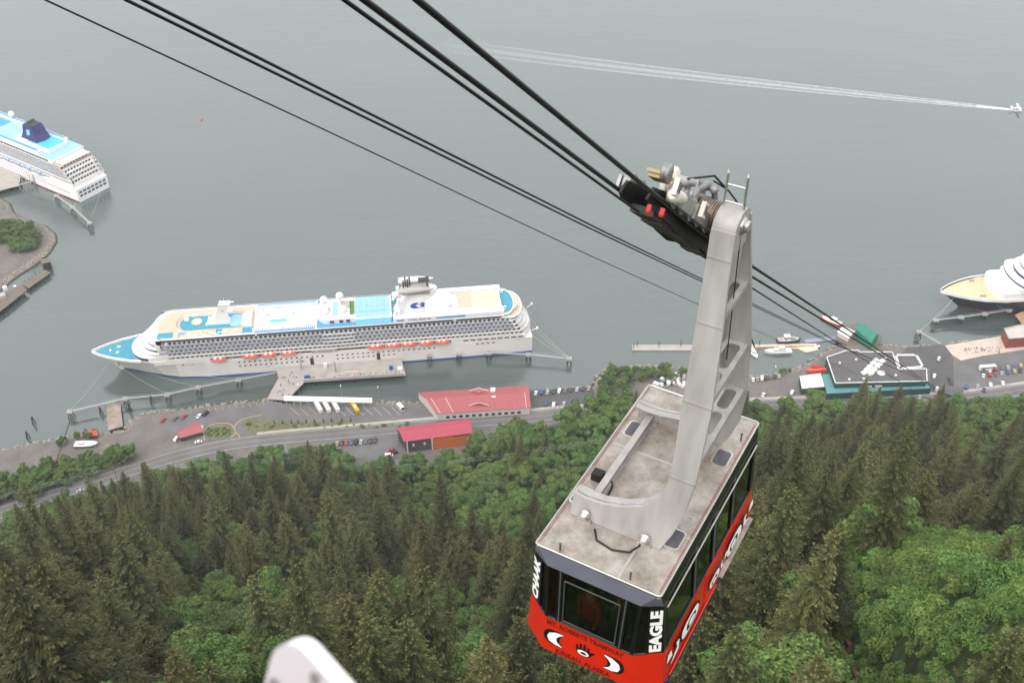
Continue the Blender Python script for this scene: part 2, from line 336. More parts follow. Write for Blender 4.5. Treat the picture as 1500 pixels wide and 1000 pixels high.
def spruce(seed, H=30, Rm=4.2, thin=.0):
    r = np.random.default_rng(seed); B = []; D = []; S = []; LN = []; WD = []; T = []
    h = H * r.uniform(.06, .12)
    while h < H - .25:
        f = h / H; Lm = Rm * min(1, (1 - f) ** .82 * 1.12) * (1 - .55 * max(0, .16 - f) / .16) + .22
        nb = int(r.integers(6, 9)) if f < .85 else 5
        az0 = r.uniform(0, 6.28)
        for k in range(nb):
            if r.random() < thin: continue
            az = az0 + k * 6.283 / nb + r.normal(0, .22); L_ = Lm * r.uniform(.55, 1.15) * (1 + .22 * math.sin(az * 2 + seed) + .18 * math.sin(h * 1.3 + az * 1.5 + seed * 2)); e = np.array([math.cos(az), math.sin(az), 0]); sd = np.array([-e[1], e[0], 0])
            ns = max(5, int(L_ * 6.0)); s = (np.arange(ns) + r.uniform(.2, .8, ns)) / ns
            rise = r.uniform(.0, .22) + .55 * max(0, f - .7); droop = r.uniform(.3, .55) * (1 - .7 * f)
            P = e * (s * L_)[:, None]; P[:, 2] = h + L_ * (rise * s - droop * s ** 1.7 + .16 * s ** 4) + r.normal(0, .05, ns)
            P[:, :2] += sd[:2] * (r.normal(0, .05, ns) * L_)[:, None]
            for sg in (-1, 1):
                ang = r.uniform(.35, 1.0, ns); d = e * np.cos(ang)[:, None] + sd * (sg * np.sin(ang))[:, None]; d[:, 2] -= r.uniform(.15, .75, ns); d = nrm(d)
                ln = (.30 + .36 * L_ * (1 - s) ** .8 * .7) * r.uniform(.7, 1.3, ns); side = nrm(np.cross(d, r.normal(0, .5, (ns, 3)) + [0, 0, 1.0]))
                B.append(P); D.append(d); S.append(side); LN.append(ln); WD.append(np.full(ns, .085) * r.uniform(.8, 1.6, ns)); T.append(np.clip((s - .45) * 1.1, 0, 1) * r.uniform(.2, 1, ns))
            # the branch's own tip spray
            B.append(P[-1:]); D.append(nrm((e + [0, 0, -.12])[None])); S.append(sd[None]); LN.append(np.array([.42])); WD.append(np.array([.07])); T.append(np.array([.9]))
        h += r.uniform(.55, .9) * (1 if f < .8 else .7)
    n = 9; B.append(np.tile([0, 0, H - .7], (n, 1)).astype(float)); a = np.linspace(0, 6.28, n); D.append(nrm(np.stack([np.cos(a) * .28, np.sin(a) * .28, np.ones(n)], -1))); S.append(np.stack([-np.sin(a), np.cos(a), 0 * a], -1)); LN.append(np.full(n, 1.1)); WD.append(np.full(n, .08)); T.append(np.full(n, .6))
    V = quads(*[np.concatenate(q) for q in (B, D, S, LN, WD)])
    return leaf_mesh('crown', V, np.concatenate(T), SPRUCE)
def leafball(r, lobes, per, size, flat=.8, core=.35):
    B = []; N = []
    for (c, rad) in lobes:
        n = int(per * rad * rad); u = nrm(r.normal(0, 1, (n, 3))); u[:, 2] = np.where(u[:, 2] < -.25, -u[:, 2], u[:, 2])
        rr = rad * (1 - core * r.random(n) ** 2) * (1 + .14 * np.sin(u[:, 0] * 7 + c[0]) * np.cos(u[:, 1] * 6 + c[1]))
        B.append(np.array(c) + u * rr[:, None] * [1, 1, flat]); N.append(u)
    B = np.concatenate(B); N = np.concatenate(N); n = len(B)
    nn = nrm(N + r.normal(0, .55, (n, 3)) + [0, 0, .35]); d = nrm(np.cross(nn, r.normal(0, 1, (n, 3)))); s = np.cross(nn, d)
    ln = size * r.uniform(.7, 1.4, n); V = quads(B - d * (ln * .5)[:, None], d, s, ln, ln * .36)
    return V, np.clip(r.normal(.25, .3, n), 0, 1) * np.clip(N[:, 2] + .4, 0, 1)
def alder(seed, H=13, Rm=4.2):
    r = np.random.default_rng(seed); lob = [((0, 0, H * .72), Rm * .45)]
    for k in range(16):
        a = k * .7 * 3.14 + r.uniform(-.4, .4); q = Rm * r.uniform(.30, .86); z = H * r.uniform(.40, .92) - q * .35; lob.append(((math.cos(a) * q, math.sin(a) * q, z), Rm * r.uniform(.17, .38)))
    V, t = leafball(r, lob, 150, .50); return leaf_mesh('crown', V, t, ALDER)
def bush(seed, Rm=2.2):
    r = np.random.default_rng(seed); lob = []
    for k in range(6):
        a = r.uniform(0, 6.28); q = Rm * r.uniform(.1, .8); lob.append(((math.cos(a) * q, math.sin(a) * q, Rm * r.uniform(.15, .5)), Rm * r.uniform(.35, .6)))
    V, t = leafball(r, lob, 230, .27, .9, .25); return leaf_mesh('foliage', V, t, BRUSH)

SPV = []
for i, (H, Rm, th) in enumerate([(30, 6.9, .05), (34, 7.2, .12), (25, 6.4, .05), (21, 5.8, .0), (32, 5.9, .25), (16, 5.0, .0)]):
    rr = random.Random(i); SPV.append((spruce(100 + i, H, Rm, th), trunk_mesh('trunk', H * .97, .018 * H, BARK, i), H))
ALV = []
for i, (H, Rm) in enumerate([(14, 5.6), (16, 6.2), (12, 5.0), (9, 3.8)]):
    rr = random.Random(i + 50); lim = [(H * rr.uniform(.3, .7), rr.uniform(0, 6.28), Rm * .7, rr.uniform(.5, 1.1)) for _ in range(7)]
    ALV.append((alder(200 + i, H, Rm), trunk_mesh('trunk', H * .8, .016 * H + .05, BARK, i + 9, lim, 1.2), H))
BUV = [(bush(300 + i, s), s) for i, s in enumerate((2.0, 1.5, 2.6))]

def inpoly(px, py, poly):
    ins = np.zeros(px.shape, bool); n = len(poly)
    for i in range(n):
        (x0, y0), (x1, y1) = poly[i], poly[(i + 1) % n]
        if y0 != y1: ins ^= ((y0 > py) != (y1 > py)) & (px < (x1 - x0) * (py - y0) / (y1 - y0) + x0)
    return ins
DECID = [  # where the photograph shows broadleaf crowns (photo px)
    [(330, 625), (640, 640), (610, 690), (340, 684)], [(420, 640), (580, 655), (600, 690), (560, 690), (520, 676), (430, 676)], [(575, 690), (700, 600), (1000, 560), (1000, 690), (900, 720), (850, 790), (720, 800), (640, 790), (580, 760)],
    [(430, 760), (540, 760), (560, 800), (450, 800)], [(250, 890), (330, 850), (430, 870), (440, 1000), (250, 1000)], [(-60, 760), (60, 770), (60, 860), (-60, 880)], [(195, 660), (330, 640), (330, 700), (270, 720), (200, 700)],
    [(1080, 560), (1560, 560), (1560, 690), (1420, 690), (1380, 600), (1240, 615), (1200, 640), (1080, 690)], [(1165, 880), (1245, 880), (1245, 985), (1165, 985)], [(260, 790), (300, 770), (310, 810), (270, 830)], [(640, 930), (720, 930), (740, 1000), (640, 1000)]]
SHRUB = [[(1345, 745), (1420, 690), (1560, 620), (1560, 1100), (1255, 1100), (1270, 960), (1300, 850)]]
SPRIN = [[(1420, 700), (1560, 690), (1560, 960), (1450, 950)], [(1310, 800), (1385, 790), (1390, 900), (1320, 920)], [(1355, 1000), (1460, 960), (1500, 1100), (1340, 1100)]]
st = 9.0
gx, gy = np.meshgrid(np.arange(-420, 480, st), np.arange(30, 520, st)); gx = gx.ravel() + RNG.uniform(-.45, .45, gx.size) * st; gy = gy.ravel() + RNG.uniform(-.45, .45, gy.size) * st
tt = gy - (np.interp(gx, HBX, HBY) - 470) * sstep(gy, 100, 400); gz = height(gx, gy)
px, py, dep = proj_np(gx, gy, gz + 14)
ok = (tt < 462) & (px > -90) & (px < 1590) & (py < 1190) & (np.hypot(gx, gy) > 38)
gx, gy, gz, px, py, dep, tt = [q[ok] for q in (gx, gy, gz, px, py, dep, tt)]
dec = np.zeros(len(gx), bool); shr = dec.copy(); spi = dec.copy()
for p in DECID: dec |= inpoly(px, py, p)
for p in SHRUB: shr |= inpoly(px, py, p) & (dep < 330)
for p in SPRIN: spi |= inpoly(px, py, p)
dec = (dec & (RNG.random(len(gx)) < .93)) | (RNG.random(len(gx)) < .20) | (tt > 448)
kind = np.where(dec, 1, 0); kind[shr] = 2; kind[shr & (RNG.random(len(gx)) < .06)] = 1; kind[shr & spi & (RNG.random(len(gx)) < .2)] = 0
keep = np.where(kind == 0, RNG.random(len(gx)) < .78, RNG.random(len(gx)) < .95)
keep &= ~((np.abs(gx - 47 - (gy - 80) * .22) < 3.2) & (gy < 140) & (gy > 55) & (gx > 30))
FOREST = {0: [], 1: [], 2: []}
for i in np.where(keep)[0]:
    k = int(kind[i]); x, y, z = gx[i], gy[i], gz[i]
    spur = (x > 40 and y < 210)
    if k == 0:
        v = int(RNG.integers(0, 6)); s = float(np.clip(RNG.normal(1.16, .26), .55, 1.6)) * (.92 if spur else 1.0) * (.82 if dep[i] < 135 else 1) * (.72 if shr[i] else 1)
        if tt[i] > 400: s *= .66
    elif k == 1: v = int(RNG.integers(0, 4)); s = RNG.uniform(.8, 1.35)
    else: v = int(RNG.integers(0, 3)); s = RNG.uniform(.8, 1.5)
    FOREST[k].append((dep[i] / s, x, y, z - .3, v, s, RNG.uniform(0, 6.28), px[i], py[i]))
# flat-land trees (hedge by the road, shore thickets): pixel outline of their feet at quay level
LOWVEG = [([(-60, 752), (-60, 722), (40, 694), (120, 674), (185, 660), (200, 668), (192, 680), (120, 706), (40, 733)], 4.2, .66), ([(876, 572), (884, 552), (935, 542), (1000, 546), (1010, 556), (950, 556), (905, 566), (890, 600), (872, 600)], 4.5, .6),
    ([(880, 612), (905, 570), (935, 590), (960, 600), (950, 625), (900, 640)], 6.5, .8), ([(82, 650), (98, 642), (98, 652), (86, 656)], 5, .5), ([(112, 646), (122, 632), (150, 632), (152, 642), (118, 648)], 4.5, .5),
    ([(-60, 352), (0, 344), (10, 330), (45, 334), (62, 352), (54, 368), (30, 375), (18, 372), (14, 356), (-60, 368)], 3.8, .62), ([(1140, 545), (1156, 540), (1160, 548), (1145, 552)], 4, .45), ([(1105, 552), (1120, 549), (1122, 554), (1106, 557)], 4, .35)]
LOWLAB = ['hedge tree between the gravel yard and the road', 'thicket tree on the shore behind the cluttered yard', 'broadleaf tree between the car lot and the cluttered yard', 'small bush tree by the crane on the gravel bank', 'bush tree around the tiny orange roofed shed', 'tree of the dense clump on the spit', 'small tree on the gravel shore by the parked cars', 'low bush on the gravel shore']
for (poly, sp, sc), lowlab in zip(LOWVEG, LOWLAB):
    W = [at(x, y, GZ) for x, y in poly]; wx = [p.x for p in W]; wy = [p.y for p in W]
    X, Y = np.meshgrid(np.arange(min(wx), max(wx), sp), np.arange(min(wy), max(wy), sp)); X = X.ravel() + RNG.uniform(-.4, .4, X.size) * sp; Y = Y.ravel() + RNG.uniform(-.4, .4, Y.size) * sp
    m = inpoly(X, Y, [(p.x, p.y) for p in W]); Z = height(X, Y); qx, qy, qd = proj_np(X, Y, Z)
    for j in np.where(m)[0]:
        s = sc * RNG.uniform(.75, 1.25); FOREST[1].append((qd[j] / s, X[j], Y[j], Z[j] - .2, int(RNG.integers(0, 4)), s, RNG.uniform(0, 6.28), qx[j], qy[j], 'green ' + lowlab))

def put_tree(name, var, rec, label, cat, group, parts=('crown', 'trunk')):
    x, y, z, v, s, a = rec[1:7]
    e = empty(name, (x, y, z), a, label=label, cat=cat, group=group); e.scale = (s, s, s * random.uniform(.88, 1.1)); e.rotation_euler = (random.gauss(0, .03), random.gauss(0, .03), a)
    return e, [link(n_, me, e) for n_, me in zip(parts, var[v])]
def spruce_label(r_):
    x, y, v, s = r_[1], r_[2], r_[4], r_[5]
    size = 'short bushy' if v == 5 or s * SPV[v][2] < 24 else 'thin gappy' if v == 4 else 'very tall broad' if s * SPV[v][2] > 40 else 'tall full'
    where = 'on the spur beside the brushy gully' if x > 40 and y < 210 else 'at the foot of the slope near the road' if y > 380 else 'on the steep slope right below the viewing deck' if y < 110 else 'in the middle of the forested slope'
    return '%s olive spruce %s' % (size, where)
def alder_label(r_):
    if len(r_) > 9: return r_[9]
    x, y, s = r_[1], r_[2], r_[5]
    size = 'large spreading' if s > 1.15 else 'small rounded' if s < .9 else 'rounded'
    where = 'in the wood above the red roofed hall' if y > 330 and x > -90 else 'along the road at the foot of the slope' if y > 400 else 'in a gap between the spruces' if x < 40 else 'near the brushy gully' if y < 200 else 'on the lower slope behind the spur'
    return '%s green broadleaf tree %s' % (size, where)
def gn_scatter(name, recs, sources, label, cat):
    """the remaining trees as one object: points that carry real tree meshes (sources = list of lists of objects)"""
    me = bpy.data.meshes.new(name); me.vertices.add(len(recs)); me.vertices.foreach_set('co', np.array([r_[1:4] for r_ in recs], np.float32).ravel())
    for an, ty, vals in (('vi', 'INT', [r_[4] for r_ in recs]), ('sc', 'FLOAT', [r_[5] for r_ in recs]), ('ra', 'FLOAT', [r_[6] for r_ in recs])):
        me.attributes.new(an, ty, 'POINT').data.foreach_set('value', vals)
    o = link(name, me, label=label, cat=cat, kind='stuff')
    g = bpy.data.node_groups.new(name, 'GeometryNodeTree'); g.interface.new_socket('Geometry', in_out='INPUT', socket_type='NodeSocketGeometry'); g.interface.new_socket('Geometry', in_out='OUTPUT', socket_type='NodeSocketGeometry')
    N = g.nodes.new; L = g.links.new; gi, go = N('NodeGroupInput'), N('NodeGroupOutput'); j = N('GeometryNodeJoinGeometry')
    for srcs in sources[::-1]:
        jj = N('GeometryNodeJoinGeometry')
        for so in srcs:
            oi = N('GeometryNodeObjectInfo'); oi.inputs['Object'].default_value = so; oi.transform_space = 'ORIGINAL'; L(oi.outputs['Geometry'], jj.inputs[0])
        gt = N('GeometryNodeGeometryToInstance'); L(jj.outputs[0], gt.inputs[0]); L(gt.outputs[0], j.inputs[0])
    def attr(nm, ty):
        q = N('GeometryNodeInputNamedAttribute'); q.data_type = ty; q.inputs['Name'].default_value = nm; return q.outputs['Attribute']
    ip = N('GeometryNodeInstanceOnPoints'); L(gi.outputs[0], ip.inputs['Points']); L(j.outputs[0], ip.inputs['Instance']); ip.inputs['Pick Instance'].default_value = True
    L(attr('vi', 'INT'), ip.inputs['Instance Index']); cx = N('ShaderNodeCombineXYZ'); L(attr('ra', 'FLOAT'), cx.inputs[2]); L(cx.outputs[0], ip.inputs['Rotation']); L(attr('sc', 'FLOAT'), ip.inputs['Scale'])
    L(ip.outputs[0], go.inputs[0]); md = o.modifiers.new('scatter', 'NODES'); md.node_group = g; return o
def plant(kind, var, name, label, cat, group, stuff_name, stuff_label, cap, parts=('crown', 'trunk')):
    recs = sorted(FOREST[kind]); vis = [r_ for r_ in recs if -20 < r_[7] < 1520 and r_[8] < 1030]
    ind = vis[:cap]; ids = {id(r_) for r_ in ind}; rest = [r_ for r_ in recs if id(r_) not in ids]
    src = [None] * len(var)
    for r_ in ind:
        lab = label(r_) if callable(label) else label
        e, ch = put_tree(name, var, r_, lab, cat, group, parts)
        if src[r_[4]] is None: src[r_[4]] = ch
    if rest: gn_scatter(stuff_name, rest, [s_ for s_ in src], stuff_label, cat)
plant(0, SPV, 'spruce_tree', spruce_label, 'spruce', 'spruces on the mountainside', 'spruce_forest', 'far dark spruces merging into one forest on the lower slope', 300)
plant(1, ALV, 'alder_tree', alder_label, 'tree', 'broadleaf trees on the slope and shore', 'alder_wood', 'far green broadleaf wood along the foot of the slope', 300)
# brush on the open slope and between the trees
bx, by = np.meshgrid(np.arange(-330, 400, 4.6), np.arange(40, 470, 4.6)); bx = bx.ravel() + RNG.uniform(-2, 2, bx.size); by = by.ravel() + RNG.uniform(-2, 2, by.size); bz = height(bx, by)
qx, qy, qd = proj_np(bx, by, bz + 1.0); bt = by - (np.interp(bx, HBX, HBY) - 470) * sstep(by, 100, 400)
okb = (qx > -60) & (qx < 1560) & (qy < 1150) & (bt < 463); sh = np.zeros(len(bx), bool)
for p in SHRUB: sh |= inpoly(qx, qy, p) & (qd < 330)
okb &= sh | (RNG.random(len(bx)) < .55)
fx, fy = np.meshgrid(np.arange(20, 150, 2.3), np.arange(30, 260, 2.3)); fx = fx.ravel() + RNG.uniform(-1, 1, fx.size); fy = fy.ravel() + RNG.uniform(-1, 1, fy.size); fz = height(fx, fy); ux, uy, ud = proj_np(fx, fy, fz + 1); fm = np.zeros(len(fx), bool)
for p in SHRUB: fm |= inpoly(ux, uy, [(x_ - 40 if x_ < 1400 else x_, y_ - 20) for x_, y_ in p])
fm |= (np.abs(fx - 47 - (fy - 80) * .22) < 15) & (fy > 45) & (fy < 150)
fm &= ~((np.abs(fx - 47 - (fy - 80) * .22) < .9) & (fy < 140))
FOREST[2] += [(0, fx[i], fy[i], fz[i] - .3, int(RNG.integers(0, 3)), float(np.clip(RNG.gamma(5, .15), .35, 1.5)), RNG.uniform(0, 6.28), 0, 0) for i in np.where(fm)[0]]
BR = [(0, bx[i], by[i], bz[i] - .25, int(RNG.integers(0, 3)), RNG.uniform(.6, 1.15) * (1.15 if sh[i] else .8), RNG.uniform(0, 6.28), 0, 0) for i in np.where(okb)[0]] + FOREST[2]
b_src = []
for v_ in range(3):     # three single bushes beside the gully carry the shared foliage meshes
    x_, y_ = [(58, 92), (62, 100), (66, 108)][v_]
    e = empty('bush', (x_, y_, hz(x_, y_) - .2), v_, label='leafy green bush on the open brush slope beside the gully', cat='bush', group='bushes beside the gully'); b_src.append([link('foliage', BUV[v_][0], e)])
gn_scatter('brush', BR, b_src, 'bright green low brush covering the open slope', 'brush')

# dead snags and fallen logs
for i, (x_, y_, h_) in enumerate(((690, 905, 17), (1105, 742, 20), (1168, 860, 16), (612, 880, 15), (350, 905, 14), (730, 880, 12))):
    q = None
    for d_ in range(60, 500, 2):
        p = cam.location + ray(x_, y_) * d_
        if p.z < hz(p.x, p.y) + h_ * .6: q = p; break
    if q is None: continue
    rr = random.Random(i); lim = [(h_ * rr.uniform(.3, .95), rr.uniform(0, 6.28), rr.uniform(1.0, 2.6), rr.uniform(-.3, .3)) for _ in range(22)]
    e = empty('dead_tree', (q.x, q.y, hz(q.x, q.y)), i, label='bare grey dead tree standing among the living spruces', cat='dead tree', group='dead trees in the forest'); link('trunk', trunk_mesh('trunk', h_, .2, DEAD, i, lim, 1.0), e)
for i, (y0, y1) in enumerate(((62, 84), (88, 104), (100, 122))):
    P = [Vector((47 + (y - 80) * .22 + (i - 1) * .8, y, 0)) for y in (y0, (y0 + y1) / 2, y1)]; P = [Vector((p.x, p.y, hz(p.x, p.y) + .7)) for p in P]; g = MB(); g.path(P, [.38, .3, .16], 8)
    for k in range(5): p = P[0].lerp(P[2], .3 + k * .15); g.tube(p, p + Vector((random.uniform(-1, 1), random.uniform(-.5, .5), 1.4)), .09, .03, n=5)
    g.build('fallen_log', mat('red_brown_log', '#6e4a3a', .9, var=.3, scale=1.5), label='reddish brown fallen log lying in the brushy gully', cat='log', group='fallen logs in the gully')
# ================================================================= aerial tram: ropes, carriage, hanger, cabin
AZ = R(29.5)
_c = [at(x, y, CAMZ - 15) for x, y in ((780, 800), (965, 868), (1117, 621), (951, 567))]
CO = sum(_c, Vector()) / 4
CABM = Matrix.Translation(CO) @ Matrix.Rotation(-AZ, 4, 'Z')      # local x = right, y = downhill, z = up; roof at z = 0
def cw(b, a, c): return CABM @ Vector((b, a, c))
def glass_mat(name, tint, refl=.9):
    m = bpy.data.materials.new(name); m.use_nodes = True; n = m.node_tree; L = n.links.new
    for q in list(n.nodes):
        if q.type == 'BSDF_PRINCIPLED': n.nodes.remove(q)
    t = n.nodes.new('ShaderNodeBsdfTransparent'); t.inputs[0].default_value = (*tint, 1); g = n.nodes.new('ShaderNodeBsdfGlossy'); g.inputs['Roughness'].default_value = .03; g.inputs[0].default_value = (refl, refl, refl, 1)
    lw = n.nodes.new('ShaderNodeLayerWeight'); pw = n.nodes.new('ShaderNodeMath'); pw.operation = 'POWER'; pw.inputs[1].default_value = 5; L(lw.outputs['Facing'], pw.inputs[0]); f = n.nodes.new('ShaderNodeMath'); f.operation = 'MULTIPLY_ADD'; f.inputs[1].default_value = .9; f.inputs[2].default_value = .05; L(pw.outputs[0], f.inputs[0]); mx = n.nodes.new('ShaderNodeMixShader'); L(f.outputs[0], mx.inputs[0]); L(t.outputs[0], mx.inputs[1]); L(g.outputs[0], mx.inputs[2])
    L(mx.outputs[0], n.nodes['Material Output'].inputs[0]); MATS[name] = m; return m
def plate_mat():
    m = bpy.data.materials.new('checker_plate'); m.use_nodes = True; n = m.node_tree; b = n.nodes['Principled BSDF']; L = n.links.new
    tc = n.nodes.new('ShaderNodeTexCoord'); mp = n.nodes.new('ShaderNodeMapping'); mp.inputs['Rotation'].default_value = (0, 0, R(45)); mp.inputs['Scale'].default_value = (26, 26, 26); L(tc.outputs['Object'], mp.inputs[0])
    ck = n.nodes.new('ShaderNodeTexChecker'); ck.inputs['Scale'].default_value = 1; L(mp.outputs[0], ck.inputs[0])
    no = n.nodes.new('ShaderNodeTexNoise'); no.inputs['Scale'].default_value = 1.6; no.inputs['Detail'].default_value = 9; no.inputs['Roughness'].default_value = .7; L(tc.outputs['Object'], no.inputs[0])
    rp = n.nodes.new('ShaderNodeValToRGB'); L(no.outputs[0], rp.inputs[0]); e = rp.color_ramp.elements
    e[0].position = .28; e[0].color = (*lin('#6c6257'), 1); e[1].position = .64; e[1].color = (*lin('#b5afa7'), 1); q = e.new(.45); q.color = (*lin('#968d82'), 1)
    sp = n.nodes.new('ShaderNodeTexNoise'); sp.inputs['Scale'].default_value = 9; sp.inputs['Detail'].default_value = 3; L(tc.outputs['Object'], sp.inputs[0])
    r2 = n.nodes.new('ShaderNodeValToRGB'); L(sp.outputs[0], r2.inputs[0]); r2.color_ramp.elements[0].position = .24; r2.color_ramp.elements[0].color = (.25, .22, .18, 1); r2.color_ramp.elements[1].position = .34; r2.color_ramp.elements[1].color = (1, 1, 1, 1)
    mx = n.nodes.new('ShaderNodeMix'); mx.data_type = 'RGBA'; mx.blend_type = 'MULTIPLY'; mx.inputs[0].default_value = .8; L(rp.outputs[0], mx.inputs[6]); L(r2.outputs[0], mx.inputs[7])
    m2 = n.nodes.new('ShaderNodeMix'); m2.data_type = 'RGBA'; m2.blend_type = 'MULTIPLY'; m2.inputs[0].default_value = .16; L(mx.outputs[2], m2.inputs[6]); L(ck.outputs[0], m2.inputs[7]); L(m2.outputs[2], b.inputs['Base Color'])
    b.inputs['Metallic'].default_value = .25; b.inputs['Roughness'].default_value = .5
    bu = n.nodes.new('ShaderNodeBump'); bu.inputs['Strength'].default_value = .35; bu.inputs['Distance'].default_value = .006; L(ck.outputs['Fac'], bu.inputs['Height']); L(bu.outputs[0], b.inputs['Normal']); return m
PLATE = plate_mat()
GREYM = mat('hanger_grey_paint', '#928e8b', .5, .05, col2='#a9a5a2', scale=1.6, detail=10, bump=.04, bscale=30, stretch=(2.5, 2.5, .35))
GREYD = mat('dark_grey_steel', '#56555a', .5, .3, var=.2, scale=4)
BLKM = mat('black_gloss', '#121214', .28, var=.2, coat=.3)
FASC = mat('slate_fascia', '#5b5c66', .45, var=.1, scale=2)
REDM = mat('red_cabin_paint', '#c8230f', .32, var=.06, scale=1.2, coat=.35)
WHT = mat('white_vinyl', '#f0eeea', .5, var=.03)
BLKV = mat('black_vinyl', '#0e0d0d', .5, var=.1)
DREDV = mat('dark_red_vinyl', '#5c120a', .5, var=.08)
CHROME = mat('bright_metal', '#c9c5be', .3, .8, var=.08, scale=6)
GREASE = mat('greasy_black_steel', '#2a2928', .45, .5, var=.4, scale=6)
ROPEM = mat('rope_steel', '#242226', .5, .4, var=.25, scale=30)
BRASS = mat('coil_bronze', '#8c7d6a', .45, .5, var=.3, scale=14)
YELG = mat('yellow_grating', '#9c8a62', .6, var=.2, scale=8)
REDL = mat('brake_red', '#b32024', .5, var=.15)
LGREY = mat('light_machine_grey', '#8f8d8c', .45, .4, var=.25, scale=7)
INTR = mat('cabin_interior', '#6d6d6a', .8, var=.15)
GLASS = glass_mat('cabin_glass', (.50, .52, .49))

# ---- ropes: c(a) per rope from the photograph, run to the lower terminal and up behind the camera
def rope(name, pts, r, label, group):
    P = [cw(*p) for p in pts]; g = MB(); g.path(P, r, 8); return g.build(name, ROPEM, label=label, cat='cable', group=group)
def sag(b, a0, c0, a1, c1, s, n=26, b1=None):
    b1 = b if b1 is None else b1
    return [(b + (b1 - b) * t, a0 + (a1 - a0) * t, c0 + (c1 - c0) * t - s * 4 * t * (1 - t)) for t in [(i / n) ** 1.6 for i in range(n + 1)]]
TA, TC = 567.0, -429.5
def trk(a): return 5.83 - .816 * a if a < 0 else 5.83 - .775 * a
for b_ in (.30, -.40):
    up = [(b_, a_, trk(a_)) for a_ in (-26, -20, -14, -8, -4, -2, 0)]
    dn = sag(b_, 0, 5.83, TA, TC, 0.0)[1:]
    rope('track_rope', up + dn, .031, 'thick black track rope carrying the red tram cabin', 'track ropes above the red cabin')
rope('haul_rope', [(-.10, a_, trk(a_) - .26) for a_ in (-26, -16, -8, -4, 0)] + sag(-.10, 0, 5.57, TA, TC - 3, 2.4)[1:], .019, 'thinner haul rope running below the track ropes of the red cabin', 'haul ropes')
for b_, dz in ((-8.0, 0), (-8.72, .0)):
    rope('track_rope', [(b_, -26, 28.0), (b_, -14, 17.85), (b_, -3.05, 9.12), (b_, 1.0, 5.98), (b_, 14.75, -4.7), (b_, 45.6, -28.4), (b_, 76.8, -52.4)] + sag(b_, 76.8, -52.4, TA, TC, -2.0)[1:], .031, 'thick black track rope of the empty lane beside the red cabin', 'track ropes of the empty lane')
rope('haul_rope', [(-8.36, -26, 27.0), (-8.36, -4.6, 9.6), (-8.36, 1.0, 5.15), (-8.36, 14.9, -6.0), (-8.36, 47, -31.4)] + sag(-8.36, 47, -31.4, TA, TC - 3, 2.0)[1:], .016, 'single thin haul rope hanging lower than the empty lane track ropes', 'haul ropes')

# ---- the travelling unit: one thing (carriage, hanger and cabin move together)
CAB = empty('tram_cabin', M=CABM, label='red and black aerial tram cabin with grey hanger hanging from black track ropes', cat='tram cabin')
def part(g, name, m, parent=None): return g.build(name, m, parent or CAB)
def ringp(W, L, cb, ca, c):        # plan outline with cut corners, starting front (uphill) left going right
    return [Vector(p) for p in ((-W + cb, -L, c), (W - cb, -L, c), (W, -L + ca, c), (W, L - ca, c), (W - cb, L, c), (-W + cb, L, c), (-W, L - ca, c), (-W, -L + ca, c))]
LV = {'roof': ringp(1.25, 2.60, .05, .03, 0.0), 'fas': ringp(1.30, 2.70, .36, .20, -.30), 'sill': ringp(1.40, 2.78, .50, .34, -1.66), 'wide': ringp(1.47, 2.82, .52, .36, -2.62), 'tuck': ringp(1.26, 2.52, .5, .36, -3.06)}
# roof: thin deck with its raised rim, two joint strips, hatches
g = MB(); rf = LV['roof']; g.add([p + Vector((0, 0, .02)) for p in rf] + [p + Vector((0, 0, -.06)) for p in rf], [tuple(range(8))] + [(i, i + 8, (i + 1) % 8 + 8, (i + 1) % 8) for i in range(8)])
roof = part(g, 'roof', PLATE)
for k, (w_, m_) in enumerate(((.0, 'rim'),)):
    g = MB(); A = [p * 1 for p in rf]
    for i in range(8):
        g.tube(A[i] + Vector((0, 0, .03)), A[(i + 1) % 8] + Vector((0, 0, .03)), .022, n=6)
    g.build('roof_rim', CHROME, roof)
g = MB()
for sx in (-1, 1): g.box((sx * 1.195, 0, .026), (.012, 5.0, .006), 0)
g.build('red_pinstripe', mat('pinstripe', '#8c2a35', .5), roof)
for x_, y_, w_, l_ in ((.42, -2.15, .05, .86), (0, .55, 2.3, .03), (.75, -1.1, .9, .025)):
    g = MB(); g.box((x_, y_, .026), (w_, l_, .008)); g.build('seam_strip', CHROME, roof)
def rrect(w, l, r, n=4): return [(sx * (w / 2 - r) + r * math.cos(t), sy * (l / 2 - r) + r * math.sin(t)) for sx, sy, t0 in ((1, 1, 0), (-1, 1, 1.571), (-1, -1, 3.1416), (1, -1, 4.712)) for t in [t0 + 1.571 * i / n for i in range(n + 1)]]
for x_, y_ in ((-.93, 1.10), (.95, 1.20), (.94, -1.25), (-1.04, -1.12)):
    g = MB(); g.extr(rrect(.36, .52, .09), (x_, y_, .02), (1, 0, 0), (0, 1, 0), (0, 0, 1), 0, .035); h_ = g.build('roof_hatch', CHROME, roof)
    g = MB(); g.extr(rrect(.28, .44, .07), (x_, y_, .055), (1, 0, 0), (0, 1, 0), (0, 0, 1), 0, .008); g.build('hatch_lid', GREYD, h_)
g = MB(); g.box((-.98, -.52, .11), (.22, .2, .18)); g.box((-.86, -.47, .06), (.1, .08, .08)); cam_box = g.build('junction_box', GREASE, roof)
g = MB(); g.path([(-.8, -.45, .05), (-.68, -.5, .05), (-.62, -.62, .04), (-.60, -.9, .04), (-.5, -1.35, .04)], .018); g.build('cable_lead', GREASE, cam_box)
g = MB(); g.path([(-.45, -1.75, .04), (-.3, -1.98, .04), (.05, -2.05, .04), (.35, -1.95, .04), (.45, -1.7, .04)], .02); g.build('cable_loop', GREASE, roof)
